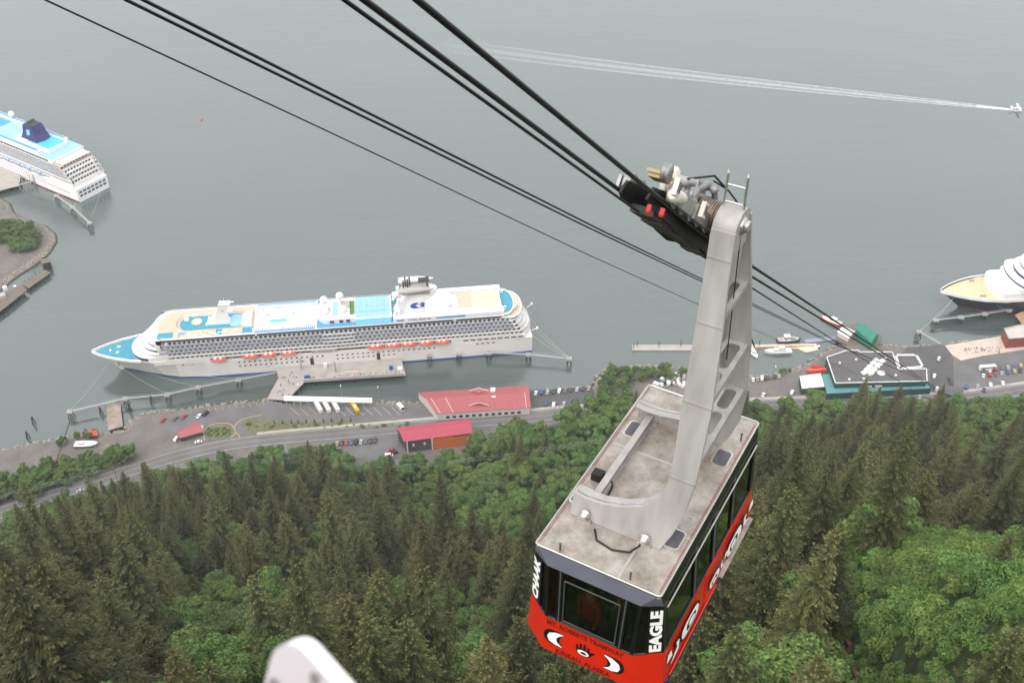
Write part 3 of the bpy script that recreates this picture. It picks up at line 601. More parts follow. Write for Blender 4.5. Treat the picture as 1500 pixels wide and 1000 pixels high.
for x_, y_ in ((-.78, -2.52), (.62, -2.5), (1.1, 1.9)):
    g = MB(); g.tube((x_, y_, .02), (x_, y_, .2), .018, n=6); g.ball((x_, y_, .2), .03, 8); g.build('roof_peg', GREYD, roof)

# fascia band below the roof (grey at the ends, black along the sides)
def strip(name, r0, r1, mats, which=range(8), inset=0.0, parent=None):
    g = MB()
    for i in which:
        j = (i + 1) % 8; g.add([r0[i], r0[j], r1[j], r1[i]], [(0, 3, 2, 1)], mats.get(i, 0) if isinstance(mats, dict) else 0)
    return g
g = strip('f', rf, LV['fas'], {2: 1, 6: 1}); part(g, 'fascia', [FASC, BLKM])
# glazing band: posts and panes round the cabin
def lerp(a, b, t): return a + (b - a) * t
top, sil = [p + Vector((0, 0, -.003)) for p in LV['fas']], LV['sill']
layout = {0: [('pane', .012, .13), ('post', .13, .165), ('pane', .165, .835), ('post', .835, .87), ('pane', .87, .988)], 1: [('pane', .03, .46), ('black', .46, 1.0)], 7: [('black', 0, .54), ('pane', .54, .97)],
          4: [('pane', .03, .30), ('post', .30, .34), ('pane', .34, .66), ('post', .66, .70), ('pane', .70, .97)], 3: [('black', 0, .5), ('pane', .5, .97)], 5: [('pane', .03, .5), ('black', .5, 1.0)],
          2: [('black', 0, .035), ('pane', .035, .30), ('post', .30, .33), ('pane', .33, .505), ('post', .505, .54), ('pane', .54, .72), ('post', .72, .75), ('pane', .75, .965), ('black', .965, 1)],
          6: [('black', 0, .035), ('pane', .035, .25), ('post', .25, .28), ('pane', .28, .47), ('post', .47, .5), ('pane', .5, .68), ('post', .68, .71), ('pane', .71, .965), ('black', .965, 1)]}
def slab(g, q, n, th, m=0):       # quad (4 pts) thickened inward along -n
    o = [p - n * th for p in q]; g.add(list(q) + o, [(0, 1, 2, 3), (7, 6, 5, 4), (0, 4, 5, 1), (1, 5, 6, 2), (2, 6, 7, 3), (3, 7, 4, 0)], m)
gfr = MB()
for i, segs in layout.items():
    j = (i + 1) % 8; n_ = (sil[j] - sil[i]).cross(top[i] - sil[i]).normalized()
    for kind_, t0, t1 in segs:
        q = [lerp(sil[i], sil[j], t0), lerp(sil[i], sil[j], t1), lerp(top[i], top[j], t1), lerp(top[i], top[j], t0)]
        g = MB()
        if kind_ == 'pane':
            e = .02; c_ = sum(q, Vector()) / 4; slab(g, [p + (c_ - p).normalized() * e - n_ * .025 for p in q], n_, .008); pn = part(g, 'window_pane', GLASS)
            g = MB()
            for a_ in range(4): g.tube(q[a_] - n_ * .012, q[(a_ + 1) % 4] - n_ * .012, .024, n=5)
            g.build('window_frame', BLKM, pn)
        else:
            slab(g, q, n_, .05); part(g, 'corner_post' if kind_ == 'black' else 'window_post', BLKM if kind_ == 'black' else GREYD)
# inner opening frame of the big uphill window
q = [lerp(sil[0], sil[1], .20), lerp(sil[0], sil[1], .80), lerp(top[0], top[1], .80), lerp(top[0], top[1], .20)]; q = [lerp(q[0], q[3], .07), lerp(q[1], q[2], .07), lerp(q[1], q[2], .86), lerp(q[0], q[3], .86)]
g = MB()
for a_ in range(4): g.tube(q[a_] + Vector((0, -.012, 0)), q[(a_ + 1) % 4] + Vector((0, -.012, 0)), .016, n=5)
part(g, 'opening_sash', mat('sash_grey', '#3f403c', .5))
# red lower body
g = strip('b', sil, LV['wide'], 0); g2 = strip('b', LV['wide'], LV['tuck'], 0); g.add(g2.v, g2.f, 0); lb = part(g, 'lower_body', REDM)
g = MB(); g.add(LV['tuck'], [tuple(range(8))[::-1]]); part(g, 'underside', GREYD)
g = MB(); g.add([p * .985 + Vector((0, 0, .12)) for p in LV['tuck']], [tuple(range(8))]); part(g, 'floor', INTR)
g = MB(); g.add([p + Vector((0, 0, -.07)) for p in rf], [tuple(range(8))[::-1]]); part(g, 'ceiling_lining', INTR)
for sx in (-1, 1):                       # skirt rail, door leaf and tread plate on each long side
    g = MB(); g.box((sx * 1.475, 0, -2.70), (.07, 4.7, .16)); part(g, 'skirt_rail', mat('plum_skirt', '#3d2f3a', .5, var=.15))
    for y0, y1 in ((-.32, .80), (.84, 2.0)):
        g = MB(); M_ = Vector((sx * 1.0, 0, 0))
        q = [Vector((sx * 1.485, y0, -2.56)), Vector((sx * 1.485, y1, -2.56)), Vector((sx * 1.425, y1, -1.70)), Vector((sx * 1.425, y0, -1.70))]
        if sx < 0: q = q[::-1]
        slab(g, q, Vector((sx, 0, .07)).normalized(), .03); part(g, 'door_leaf', REDM)
    g = MB(); g.box((sx * 1.52, 1.40, -2.50), (.10, 1.9, .03)); part(g, 'tread_plate', PLATE)
    g = MB(); g.tube((sx * 1.50, -2.2, -2.58), (sx * 1.50, .3, -2.58), .02, n=6); part(g, 'door_track', REDM)
    g = MB(); g.tube((sx * 1.335, -2.4, -.42), (sx * 1.335, 2.4, -.42), .02, n=6); part(g, 'drip_rail', CHROME)
# interior: grab rails, bench
g = MB()
for x_ in (-.5, .5): g.tube((x_, -2.2, -.55), (x_, 2.2, -.55), .02, n=6)
for x_, y_ in ((-.5, -1.2), (.5, -1.2), (-.5, 1.2), (.5, 1.2)): g.tube((x_, y_, -2.95), (x_, y_, -.1), .02, n=6)
part(g, 'grab_rails', REDL)

# ---- lettering and marks
def text_mesh(body, h, ext=.004, bold=0.0, wscale=1.0):
    cu = bpy.data.curves.new('t', 'FONT'); cu.body = body; cu.size = 1; cu.extrude = .02; cu.offset = bold; cu.align_x = 'CENTER'; cu.align_y = 'CENTER'; cu.resolution_u = 3
    o = bpy.data.objects.new('t', cu); COL.objects.link(o); bpy.context.view_layer.update(); me = bpy.data.meshes.new_from_object(o.evaluated_get(bpy.context.evaluated_depsgraph_get()))
    bpy.data.objects.remove(o); V = np.array([v.co[:] for v in me.vertices]); s = h / .72; V *= [s * wscale, s, ext / .02 * .5]; me.vertices.foreach_set('co', V.ravel()); me.update(); return me
def put_text(body, h, o, ex, ey, m, name, parent, w=None, bold=.02):
    me = text_mesh(body, h, bold=bold); ex, ey = Vector(ex).normalized(), Vector(ey).normalized(); ez = ex.cross(ey)
    if w:
        x = [v.co.x for v in me.vertices]; k = w / (max(x) - min(x)); me.transform(Matrix.Diagonal((k, 1, 1, 1)))
    me.materials.clear(); me.materials.append(m)
    M_ = Matrix.Translation(Vector(o)) @ Matrix((ex, ey, ez)).transposed().to_4x4(); return link(name, me, parent, M=M_)
sl0, wd0 = LV['sill'], LV['wide']; fn = (wd0[1] - wd0[0]).cross(sl0[0] - wd0[0]).normalized(); fup = (sl0[0] - wd0[0]); fup = Vector((0, fup.y, fup.z)).normalized()
def fp(b, c): t = (c + 1.66) / (-2.62 + 1.66); return Vector((b, -2.78 - .04 * t, c)) + fn * .006
put_text('MT. ROBERTS TRAMWAY', .13, fp(-.06, -1.80), (1, 0, 0), fup, DREDV, 'lettering', lb, w=1.62)
put_text('JUNEAU, ALASKA', .13, fp(-.06, -2.53), (1, 0, 0), fup, DREDV, 'lettering', lb, w=1.18)
def decal(poly, o, ex, ey, m, name, parent, lift=0.0, th=.004):
    ex, ey = Vector(ex).normalized(), Vector(ey).normalized(); ez = ex.cross(ey).normalized(); g = MB(); g.extr(poly, Vector(o), ex, ey, ez, lift, lift + th); return g.build(name, m, parent)
def ell(w, h, n=18, p=2.0, cx=0, cy=0): return [(cx + w * math.copysign(abs(math.cos(t)) ** (2 / p), math.cos(t)), cy + h * math.copysign(abs(math.sin(t)) ** (2 / p), math.sin(t))) for t in [6.2832 * i / n for i in range(n)]]
eo = fp(-.06, -2.17)
for sx in (-1, 1):
    half = [(sx * .42, -.21)] + [(sx * (.66 + .20 * math.cos(t)), .21 * math.sin(t)) for t in [-1.571 + 3.1416 * i / 10 for i in range(11)]] + [(sx * .42, .21), (sx * .50, .06), (sx * .52, -.06)]
    decal(half if sx > 0 else half[::-1], eo, (1, 0, 0), fup, BLKV, 'emblem_eye_ground', lb)
    wh = [(sx * x_, y_) for x_, y_ in ((.43, .185), (.60, .17), (.74, .09), (.78, -.02), (.74, -.13), (.62, -.18), (.44, -.19), (.56, -.10), (.585, .0), (.54, .08))]
    decal(wh if sx < 0 else wh[::-1], eo, (1, 0, 0), fup, WHT, 'emblem_eye', lb, .004)
hand = [(-.15, -.10), (.13, -.12), (.17, -.03), (.25, .04), (.22, .07), (.13, .03), (.125, .15), (.085, .16), (.075, .04), (.045, .05), (.04, .20), (-.0, .20), (-.005, .05), (-.03, .05), (-.045, .19), (-.085, .18), (-.08, .04), (-.10, .03), (-.13, .13), (-.165, .12), (-.15, -.0)]
decal(hand[::-1], eo, (1, 0, 0), fup, BLKV, 'emblem_hand', lb)
decal(ell(.125, .065, 16, 2, 0, -.055), eo, (1, 0, 0), fup, WHT, 'emblem_palm', lb, .004); decal(ell(.065, .033, 14, 2, 0.01, -.055), eo, (1, 0, 0), fup, BLKV, 'emblem_palm_eye', lb, .008)
for i, body, t in ((1, 'EAGLE', .74), (7, 'CHAAK', .27)):
    j = (i + 1) % 8; n_ = (sil[j] - sil[i]).cross(top[i] - sil[i]).normalized(); up_ = (lerp(top[i], top[j], t) - lerp(sil[i], sil[j], t)).normalized()
    put_text(body, .21, lerp(lerp(sil[i], sil[j], t), lerp(top[i], top[j], t), .47) + n_ * .008, up_, n_.cross(up_), WHT, 'lettering', CAB, w=1.18, bold=.05)
# formline figures on the right-hand side
for sx in (1, -1):
    ex = Vector((0, sx, 0)); ey = Vector((-sx * .07, 0, 1)).normalized()
    for y_, s_, fl in ((-1.28, 1.0, 1), (.15, .62, -1), (1.35, 1.0, -1)):
        o_ = Vector((sx * (1.452 + (.045 if y_ > 0 else .012)), y_, -2.14))
        fx = fl * sx
        for (w_, h_, cx, cy, m_, lf) in ((.50, .235, .12, 0, BLKV, .0), (.44, .185, .12, 0, WHT, .004), (.24, .12, .16, -.01, BLKV, .008), (.15, .07, .18, -.01, WHT, .012)):
            decal(ell(w_ * s_, h_ * s_, 20, 2.8, cx * s_ * fx, cy), o_, ex, ey, m_, 'formline_ovoid', CAB, lf)
        for q, m_, lf in (([(-.95, -.22), (-.42, -.18), (-.40, .17), (-.70, .22), (-.62, .02)], BLKV, 0.0), ([(-.86, -.18), (-.47, -.14), (-.45, .11), (-.60, .15), (-.55, -.02)], WHT, .004), ([(-1.05, .05), (-.80, .02), (-.84, .20), (-1.0, .22)], WHT, .002)):
            q = [(x_ * s_ * fx, y2 * s_) for x_, y2 in q]; a_ = sum(q[i][0] * q[(i + 1) % len(q)][1] - q[(i + 1) % len(q)][0] * q[i][1] for i in range(len(q)))
            decal(q if a_ > 0 else q[::-1], o_, ex, ey, m_, 'formline_feather', CAB, lf)

# ---- hanger: two mirrored curved plates joined by slotted shelves
HP = [(.58, 6.20), (.61, 5.5), (.64, 4.6), (.68, 3.1), (.72, 2.0), (.70, 1.45), (.58, 1.05), (.32, .78), (-.05, .60), (-.45, .50), (-.80, .48), (-1.02, .52), (-1.04, .03), (.80, .03), (.98, .45), (1.12, .95), (1.20, 1.7), (1.20, 3.1), (1.10, 4.6), (1.02, 5.5), (.98, 6.20)]
hang = empty('hanger'); hang.parent = CAB
def aof(c): return -1.62 + min(max(c, 0), 6.5) / 6.5 * 1.28
for sy in (1, -1):
    g = MB(); th = .07; n = len(HP)
    f_ = [Vector((b_, sy * aof(c_), c_)) for b_, c_ in HP]; k_ = [p + Vector((0, -sy * th * -1, 0)) for p in f_]
    # split into quads along the arm so the slight bend stays planar enough
    order = (f_, k_)
    L_ = list(range(0, 13)); Rr_ = list(range(20, 12, -1))
    pairs = [(0, 20), (1, 19), (2, 18), (3, 17), (4, 16), (5, 15), (6, 15), (7, 14), (8, 14), (9, 13), (10, 13), (12, 13)]
    tris = [(0, 1, 19, 20), (1, 2, 18, 19), (2, 3, 17, 18), (3, 4, 16, 17), (4, 5, 15, 16), (5, 6, 15), (6, 7, 14, 15), (7, 8, 14), (8, 9, 13, 14), (9, 10, 13), (10, 11, 12, 13)]
    fr = [t[::-1] if sy > 0 else t for t in tris]; g.add(f_, fr); g.add(k_, [t[::-1] for t in fr])
    g.add(f_ + k_, [((i, (i + 1) % n, n + (i + 1) % n, n + i) if sy > 0 else (n + i, n + (i + 1) % n, (i + 1) % n, i)) for i in range(n)])
    pl = g.build('hanger_plate', GREYM, hang)
    for c_, b0, b1 in ((5.75, .61, 1.01), (4.62, .65, 1.09), (3.15, .69, 1.19), (1.62, .72, 1.19)):       # weld seams
        g = MB(); g.box(((b0 + b1) / 2, sy * (aof(c_) - .006), c_), (b1 - b0, .014, .035)); g.build('weld_seam', GREYM, pl)
    g = MB(); P = [Vector((HP[i][0], sy * (aof(HP[i][1]) + .09), HP[i][1])) for i in range(0, 12)]; Q = [p + Vector((0, -sy * -.16, 0)) for p in P]     # inner-edge flange
    for i in range(11): slab(g, [P[i], P[i + 1], Q[i + 1], Q[i]], Vector((-1, 0, 0)), .02)
    g.build('edge_flange', GREYM, pl)
    for b_ in (-.71, .51):
        g = MB(); g.lathe([(.10, 0), (.10, .04), (.075, .045), (.075, .11), (.05, .14)], (b_, sy * (-1.62 - .0), .20), 12, axis=(0, -sy * -1 * -1, 0)); g.build('foot_bolt', CHROME, pl)
        g = MB(); g.box((b_, sy * -1.58, .05), (.26, .24, .10)); g.build('foot_pad', CHROME, pl)
def shelf(c_, b0, b1, holes):
    a_ = abs(aof(c_)) - .03; g = MB(); w_ = 2 * a_; N = []
    # frame the slots out of strips: long side bars plus cross bars between holes
    sw = .09
    for bb in (b0 + sw / 2, b1 - sw / 2): g.box((bb, 0, c_), (sw, w_, .03))
    hs_ = w_ / holes; cr = .12
    for k in range(holes + 1):
        y_ = -a_ + k * hs_; y_ = min(max(y_, -a_ + cr / 2), a_ - cr / 2); g.box(((b0 + b1) / 2, y_, c_), (b1 - b0 - 2 * sw, cr, .03))
    for k in range(holes):                                                           # rounded corners of each slot
        y0 = -a_ + k * hs_ + cr * (1 if k == 0 else .5); y1 = -a_ + (k + 1) * hs_ - cr * (1 if k == holes - 1 else .5)
        for bx_, sx in ((b0 + sw, 1), (b1 - sw, -1)):
            for yy, sy in ((y0, 1), (y1, -1)):
                r_ = .10; arc = [(bx_ + sx * r_ * (1 - math.cos(t)), yy + sy * r_ * (1 - math.sin(t))) for t in [1.571 * i / 4 for i in range(5)]]; pts = [(bx_, yy)] + arc
                a2 = sum(pts[i][0] * pts[(i + 1) % 6][1] - pts[(i + 1) % 6][0] * pts[i][1] for i in range(6)); g.prism(pts if a2 > 0 else pts[::-1], c_ - .0148, c_ + .0148)
    g.box((b1 - .012, 0, c_ - .05), (.02, w_, .12))
    g.build('slotted_shelf', GREYM, hang)
shelf(4.72, .68, 1.04, 1); shelf(3.20, .72, 1.15, 2); shelf(1.95, .76, 1.16, 3)
g = MB(); g.box((.90, 0, 5.55), (.04, .72, 1.1)); g.build('head_web', GREYM, hang)
for b_ in (-.74, .50):                                                             # longitudinal roof beams between the feet
    g = MB(); g.box((b_, 0, .13), (.05, 2.9, .20)); g.box((b_, 0, .24), (.14, 2.9, .03)); g.box((b_, 0, .04), (.16, 2.9, .03)); g.build('roof_beam', GREYM, hang)
# head barrel
g = MB(); prof = [Vector((0, .46 * math.cos(t), 6.42 + .42 * math.sin(t))) for t in [math.pi * i / 12 for i in range(13)]] + [Vector((0, -.46, 6.2)), Vector((0, .46, 6.2))][0:2]
prof = [Vector((0, .36 * math.cos(t), 6.16 + .26 * math.sin(t))) for t in [math.pi * i / 12 for i in range(13)]] + [Vector((0, -.34, 5.7)), Vector((0, .34, 5.7))]
g.loft([[p + Vector((.575, 0, 0)) for p in prof], [p + Vector((.965, 0, 0)) for p in prof]], smooth=True); g.build('hanger_head', GREYM, hang)
g = MB(); g.lathe([(.16, 0), (.16, .03), (.12, .035), (.12, .09), (.09, .11)], (.966, 0, 6.16), 6, axis=(1, 0, 0)); g.build('axle_nut', CHROME, hang)
lad = MB()
for x_ in (.61, .93): lad.tube((x_, .02, 6.38), (x_, .02, 7.0), .024, n=6); lad.lathe([(.024, 0), (.001, .06)], (x_, .02, 7.0), 6)
for z_ in (6.50, 6.80): lad.tube((.61, .02, z_), (.93, .02, z_), .02, n=6)
lad.build('head_ladder', CHROME, hang)
g = MB(); g.tube((.955, -.02, 6.1), (1.02, .1, 3.4), .01, n=5); g.build('bonding_wire', GREASE, hang)
g = MB(); g.path([(1.06, 1.0, 3.6), (1.17, 1.0, 3.3), (1.24, 1.05, 3.12)], .014, 5); g.build('hose', GREASE, hang)

# ---- carriage: tilted along the ropes
CR = empty('carriage'); CR.parent = CAB; SLP = -math.atan(.80)
CR.matrix_local = Matrix.Translation((-.05, 0, 5.83)) @ Matrix.Rotation(SLP, 4, 'X')     # local y runs downhill along the ropes, z normal to them
def cpart(g, name, m): return g.build(name, m, CR)
for sx in (-1, 1):
    g = MB(); side = [(-2.75, -.05), (-2.60, .16), (-1.3, .30), (-.6, .42), (.5, .42), (1.2, .25), (2.2, .12), (2.3, -.12), (1.7, -.22), (.9, -.18), (.2, -.26), (-.6, -.22), (-1.2, -.15), (-2.55, -.12)]
    g.extr(side[::-1], (sx * .20, 0, 0), (0, 1, 0), (0, 0, 1), (1, 0, 0), -.02, .02); cpart(g, 'side_plate', GREASE)
    g = MB()
    for y0, y1 in ((-2.2, -1.35), (-1.15, -.3), (.25, 1.05), (1.25, 2.1)): g.box((sx * .47, (y0 + y1) / 2, .16), (.05, y1 - y0, .22))
    cpart(g, 'bogie_frame', LGREY)
for k, y_ in enumerate((-2.05, -1.6, -1.05, -.55, .0, .5, 1.0, 1.5, 2.0)):
    for sx in (-1, 1):
        g = MB(); g.lathe([(.05, -.07), (.17, -.06), (.19, -.045), (.155, -.0), (.19, .045), (.17, .06), (.05, .07)], (sx * .35, y_, .19), 14, axis=(1, 0, 0)); cpart(g, 'running_wheel', LGREY)
g = MB(); g.lathe([(.21, 0), (.23, .03), (.23, .10), (.20, .13), (.23, .16), (.23, .26), (.20, .29), (.22, .32), (.22, .42), (.16, .45)], (.20, -.06, .30), 18, axis=(1, 0, 0)); cpart(g, 'axle_coil', BRASS)
for k in range(9):
    g = MB(); pts = [(.24 + k * .045, .245 * math.cos(t) - .06, .30 + .245 * math.sin(t)) for t in [6.283 * i / 18 for i in range(19)]]; g.path(pts, .014, 5); cpart(g, 'coil_winding', BRASS)
g = MB(); g.lathe([(.13, -.7), (.13, .75)], (0, -.06, .30), 12, axis=(1, 0, 0)); cpart(g, 'main_axle', CHROME)
g = MB(); g.box((.14, -2.3, .34), (.24, .36, .05)); gr = cpart(g, 'service_grating', YELG)
for i in range(7): g = MB(); g.box((.14, -2.5 + i * .066, .40), (.30, .02, .05)); g.build('grating_bar', YELG, gr)
g = MB(); g.lathe([(.09, 0), (.105, .02), (.105, .34), (.08, .36), (.08, .38)], (.16, -1.62, .30), 12, axis=(0, -.62, .78)); cpart(g, 'white_cylinder', mat('dirty_white', '#cfc8bd', .6, var=.12, scale=5))
for y_ in (-2.78, -1.12):
    g = MB(); g.box((.58, y_, .22), (.07, .17, .24)); bx_ = cpart(g, 'sensor_box', MATS['dirty_white'])
    for d_ in (-.06, .06): g = MB(); g.box((.62, y_ + d_ * .7, .22), (.012, .035, .15)); g.build('sensor_slot', GREYD, bx_)
for y_ in (-2.55, -.9):
    g = MB(); g.lathe([(.03, -.06), (.13, -.055), (.13, -.02), (.10, 0), (.13, .02), (.13, .055), (.03, .06)], (.30, y_, .42), 14, axis=(1, 0, 0)); cpart(g, 'guide_sheave', LGREY)
g = MB(); g.lathe([(.06, 0), (.10, .05), (.105, .3), (.09, .5), (.06, .55)], (.50, -2.62, .12), 12, axis=(0, 1, .1)); cpart(g, 'grey_housing', MATS['dirty_white'])
for x_, y_ in ((.24, -2.62), (.44, -2.62), (.22, 2.12), (.42, 2.12)):
    g = MB(); g.lathe([(.02, 0), (.04, .02), (.04, .08), (.02, .10)], (x_, y_, -.22), 8, axis=(0, 0, 1)); g.box((x_, y_, -.14), (.06, .06, .1)); cpart(g, 'brake_caliper', REDL)
for i, (y0, z0, y1, z1, r_) in enumerate(((-.6, .45, .35, .80, .06), (-.45, .50, .55, .62, .05), (.2, .75, 1.0, .38, .055), (-1.4, .42, -.5, .66, .05), (.55, .58, 1.6, .26, .045))):
    g = MB(); g.tube((.10 + .09 * (i % 3), y0, z0), (.10 + .09 * (i % 3), y1, z1), r_, n=8); g.ball((.10 + .09 * (i % 3), y0, z0), r_ * 1.5, 8); g.ball((.10 + .09 * (i % 3), y1, z1), r_ * 1.5, 8); cpart(g, 'hydraulic_strut', LGREY)
g = MB(); g.box((-.12, .15, .62), (.5, .7, .34), 0, taper=.8); g.box((-.1, -.55, .52), (.42, .5, .26), 0); g.box((.42, .35, .46), (.2, .5, .2)); cpart(g, 'brake_housing', LGREY)
g = MB(); g.path([(.2, .3, .9), (.4, .6, .86), (.55, .8, .74), (.6, 1.0, .62), (.72, .7, .72)], .016, 5); g.path([(.0, -.5, .7), (.3, -.1, .92), (.35, .5, .88)], .02, 5); cpart(g, 'hydraulic_hoses', GREASE)
for k in range(7):
    g = MB(); g.box((.0, -1.9 + k * .62, -.14 - .01 * (k % 3)), (.36, .54, .12 + .03 * (k % 2)), 0, taper=1.0); cpart(g, 'brake_shoe_carrier', GREASE)
# ================================================================= cruise ships
SW = mat('ship_white', '#eeebe9', .4, var=.03, scale=.25, detail=6)
SWD = mat('ship_white_weathered', '#e6e0dc', .45, var=.05, scale=.15, detail=8)
SGL = mat('ship_dark_glass', '#1d1f33', .12, var=.3, scale=1.2)
SRAIL = mat('balcony_glass', '#7d89a6', .15, var=.2, scale=.6)
SPUR = mat('purple_glass', '#2b2a5c', .15, var=.2)
TEAL = mat('teal_deck', '#4393a8', .7, var=.08, scale=.3)
SBLUE = mat('blue_deck', '#5396c2', .7, var=.08, scale=.3)
LBLUE = mat('light_blue_glazing', '#8fc0ea', .25, var=.06, scale=.4)
TAN = mat('teak_deck', '#d0b69f', .75, var=.08, scale=.5)
CREAM = mat('cream_deck', '#e6d3ae', .7, var=.05, scale=.4)
POOLW = mat('pool_water', '#5fd0d8', .08, var=.06)
NAVY = mat('navy_hull', '#191c38', .35, var=.12, scale=.3)
BOOT = mat('boot_blue', '#2b5aa0', .5, var=.1)
BOOTR = mat('boot_red', '#7e2f35', .6, var=.1)
FNAVY = mat('funnel_navy', '#2a2c66', .4, var=.08)
LOGOB = mat('logo_blue', '#2f4f9f', .4, var=.04)
ORANGE = mat('lifeboat_orange', '#d8542c', .45, var=.06)
SHGREY = mat('ship_grey', '#a9a5a2', .5, var=.08)
SHDK = mat('ship_dark_gap', '#3a3538', .7, var=.2)
def outline(s0, d0, s1, d1, h, n=9):
    """plan of a deck: rounded front (depth d0) and stern (depth d1)"""
    f = [(s0 + d0 * (1 - math.cos(t)), -h * math.sin(t)) for t in [1.5708 * (1 - i / n) for i in range(n + 1)]]
    f = [(s0 + d0 * (1 - math.cos(t)), h * math.sin(t)) for t in [-1.5708 + 3.1416 * i / (2 * n) for i in range(2 * n + 1)]] if d0 > 0 else [(s0, -h), (s0, h)]
    b = [(s1 - d1 * (1 - math.cos(t)), h * math.sin(t)) for t in [1.5708 - 3.1416 * i / (2 * n) for i in range(2 * n + 1)]] if d1 > 0 else [(s1, h), (s1, -h)]
    return f + b
def band(g, pts, z0, z1, off, m=0):
    """upright strip along a polyline, pushed outward"""
    for (x0, y0), (x1, y1) in zip(pts[:-1], pts[1:]):
        dx, dy = x1 - x0, y1 - y0; L_ = math.hypot(dx, dy) or 1; nx, ny = -dy / L_ * off, dx / L_ * off
        g.add([(x0 + nx, y0 + ny, z0), (x1 + nx, y1 + ny, z0), (x1 + nx, y1 + ny, z1), (x0 + nx, y0 + ny, z1)], [(0, 1, 2, 3)], m)
def make_hull(par, L, bh, zbow, zmid, mat_side, mats2, rake=18, fl=60, sternh=.92, boot=BOOT, zsplit=None):
    S = [0, 2, 5, 10, 18, 28, 40, 55, 75, 100, L * .5, L * .7, L * .85, L * .95, L - 4, L]
    def half(s, z, zd):
        u = min(1, s / fl); top = bh * math.sin(min(1, (s + .6) / (fl * .72)) * 1.5708) ** .8
        wl = bh * (math.sin(min(1, max(0, s - 1) / (fl * 1.25)) * 1.5708) ** 1.25)
        t = max(0, min(1, z / zd)); h = wl + (top - wl) * t ** 1.3
        if s > L * .85: h *= 1 - (1 - sternh) * ((s - L * .85) / (L * .15)) ** 2 * (1 - .5 * t)
        return max(h, .12)
    def zd(s): return zbow - (zbow - zmid) * min(1, max(0, (s - 30) / 40)) if s > 30 else zbow
    ZL = lambda s: [-4, 0, 1.6, 4, 7, 10, zd(s)]
    def ring(s, zs, off=0.0):
        sh = lambda z: s + rake * max(0, 1 - max(z, 0) / zd(s)) * max(0, 1 - s / fl)
        p = [(sh(z), -half(s, z, zd(s)) - off, z) for z in zs]; q = [(sh(z), half(s, z, zd(s)) + off, z) for z in zs[::-1]]
        return [Vector(v) for v in p + q]
    g = MB(); rings = [ring(s, ZL(s)) for s in S]; n = len(rings[0])
    for i in range(len(rings) - 1):
        for k in range(n - 1):
            if k == n // 2 - 1 and S[i] < 40: continue
            zz = (rings[i][k].z + rings[i][k + 1].z) / 2; mi = 1 if (zsplit and zz > zsplit) else 0
            g.add([rings[i][k], rings[i + 1][k], rings[i + 1][k + 1], rings[i][k + 1]], [(0, 1, 2, 3)], mi, True)
    g.add(rings[-1], [tuple(range(n))], 0); g.add(rings[0], [tuple(range(n))[::-1]], 0)
    hl = g.build('hull', [mat_side, mats2], par)
    g = MB(); bz = [-.6, .5, 1.2]; R2 = [ring(s, bz, .06) for s in S]
    for i in range(len(R2) - 1):
        for k in (0, 1, 3, 4): g.add([R2[i][k], R2[i + 1][k], R2[i + 1][k + 1], R2[i][k + 1]], [(0, 1, 2, 3)], 0, True)
    g.build('boot_stripe', boot, hl); return hl, half, zd
def windows(g, s0, s1, step, w, h, z, y, m=0, skip=()):
    s = s0; i = 0
    while s <= s1:
        if i not in skip:
            for sg in (-1, 1): g.box((s, sg * y, z), (w, .10, h), m)
        s += step; i += 1
def balcony_row(par, z, s0, s1, d1, half, H=2.9, step=3.05, solid=False, bays=()):
    """one deck of cabins: slab, inner wall with doors, dividers, balustrade (sides) and rounded stern terrace"""
    g = MB(); o = outline(s0, 0, s1, d1, half); g.prism(o, z - .32, z, 0)
    oi = outline(s0, 0, s1 - 3.0, d1, half - 1.7); g.prism(oi, z, z + H - .34, 0)
    st = [p for p in o if p[0] > s1 - d1 + .1]; band(g, [(p[0], p[1]) for p in oi if p[0] > s1 - 3 - d1][::1], z + .8, z + 2.2, .06, 3)
    if d1: band(g, st, z, z + 1.0, .02, 0)
    se = s1 - d1 - .5
    for sg in (-1, 1):
        y_ = sg * half
        g.box(((s0 + se) / 2, y_ - sg * .04, z + .5), (se - s0, .06, 1.0), 0 if solid else 1)
        g.box(((s0 + se) / 2, y_ - sg * .04, z + 1.03), (se - s0, .14, .16), 0)
        s = s0
        while s < se:
            g.box((s, y_ - sg * .88, z + 1.25), (.22, 1.62, 2.5), 0)
            g.box((s + step / 2, sg * (half - 1.7) + sg * .03, z + 1.1), (step * .50, .06, 1.9), 2); s += step
    for (b0, b1) in bays:
        for sg in (-1, 1): g.box(((b0 + b1) / 2, sg * (half + .35), z + .5), (b1 - b0, .7, 1.0), 0); g.box(((b0 + b1) / 2, sg * (half + .35), z + 1.05), (b1 - b0 - .3, .5, .12), 1)
    return g.build('balcony_row', [SW, SRAIL, SGL, SPUR], par)
def rails(par, pts, z, h=1.1, step=2.6):
    g = MB()
    for (x0, y0), (x1, y1) in zip(pts[:-1], pts[1:]):
        L_ = math.hypot(x1 - x0, y1 - y0); k = max(1, int(L_ / step))
        g.tube((x0, y0, z + h), (x1, y1, z + h), .06, n=4); g.tube((x0, y0, z + h * .5), (x1, y1, z + h * .5), .035, n=4)
        for i in range(k): t = i / k; g.box((x0 + (x1 - x0) * t, y0 + (y1 - y0) * t, z + h / 2), (.08, .08, h))
    return g.build('deck_rail', SW, par)
_lb = None
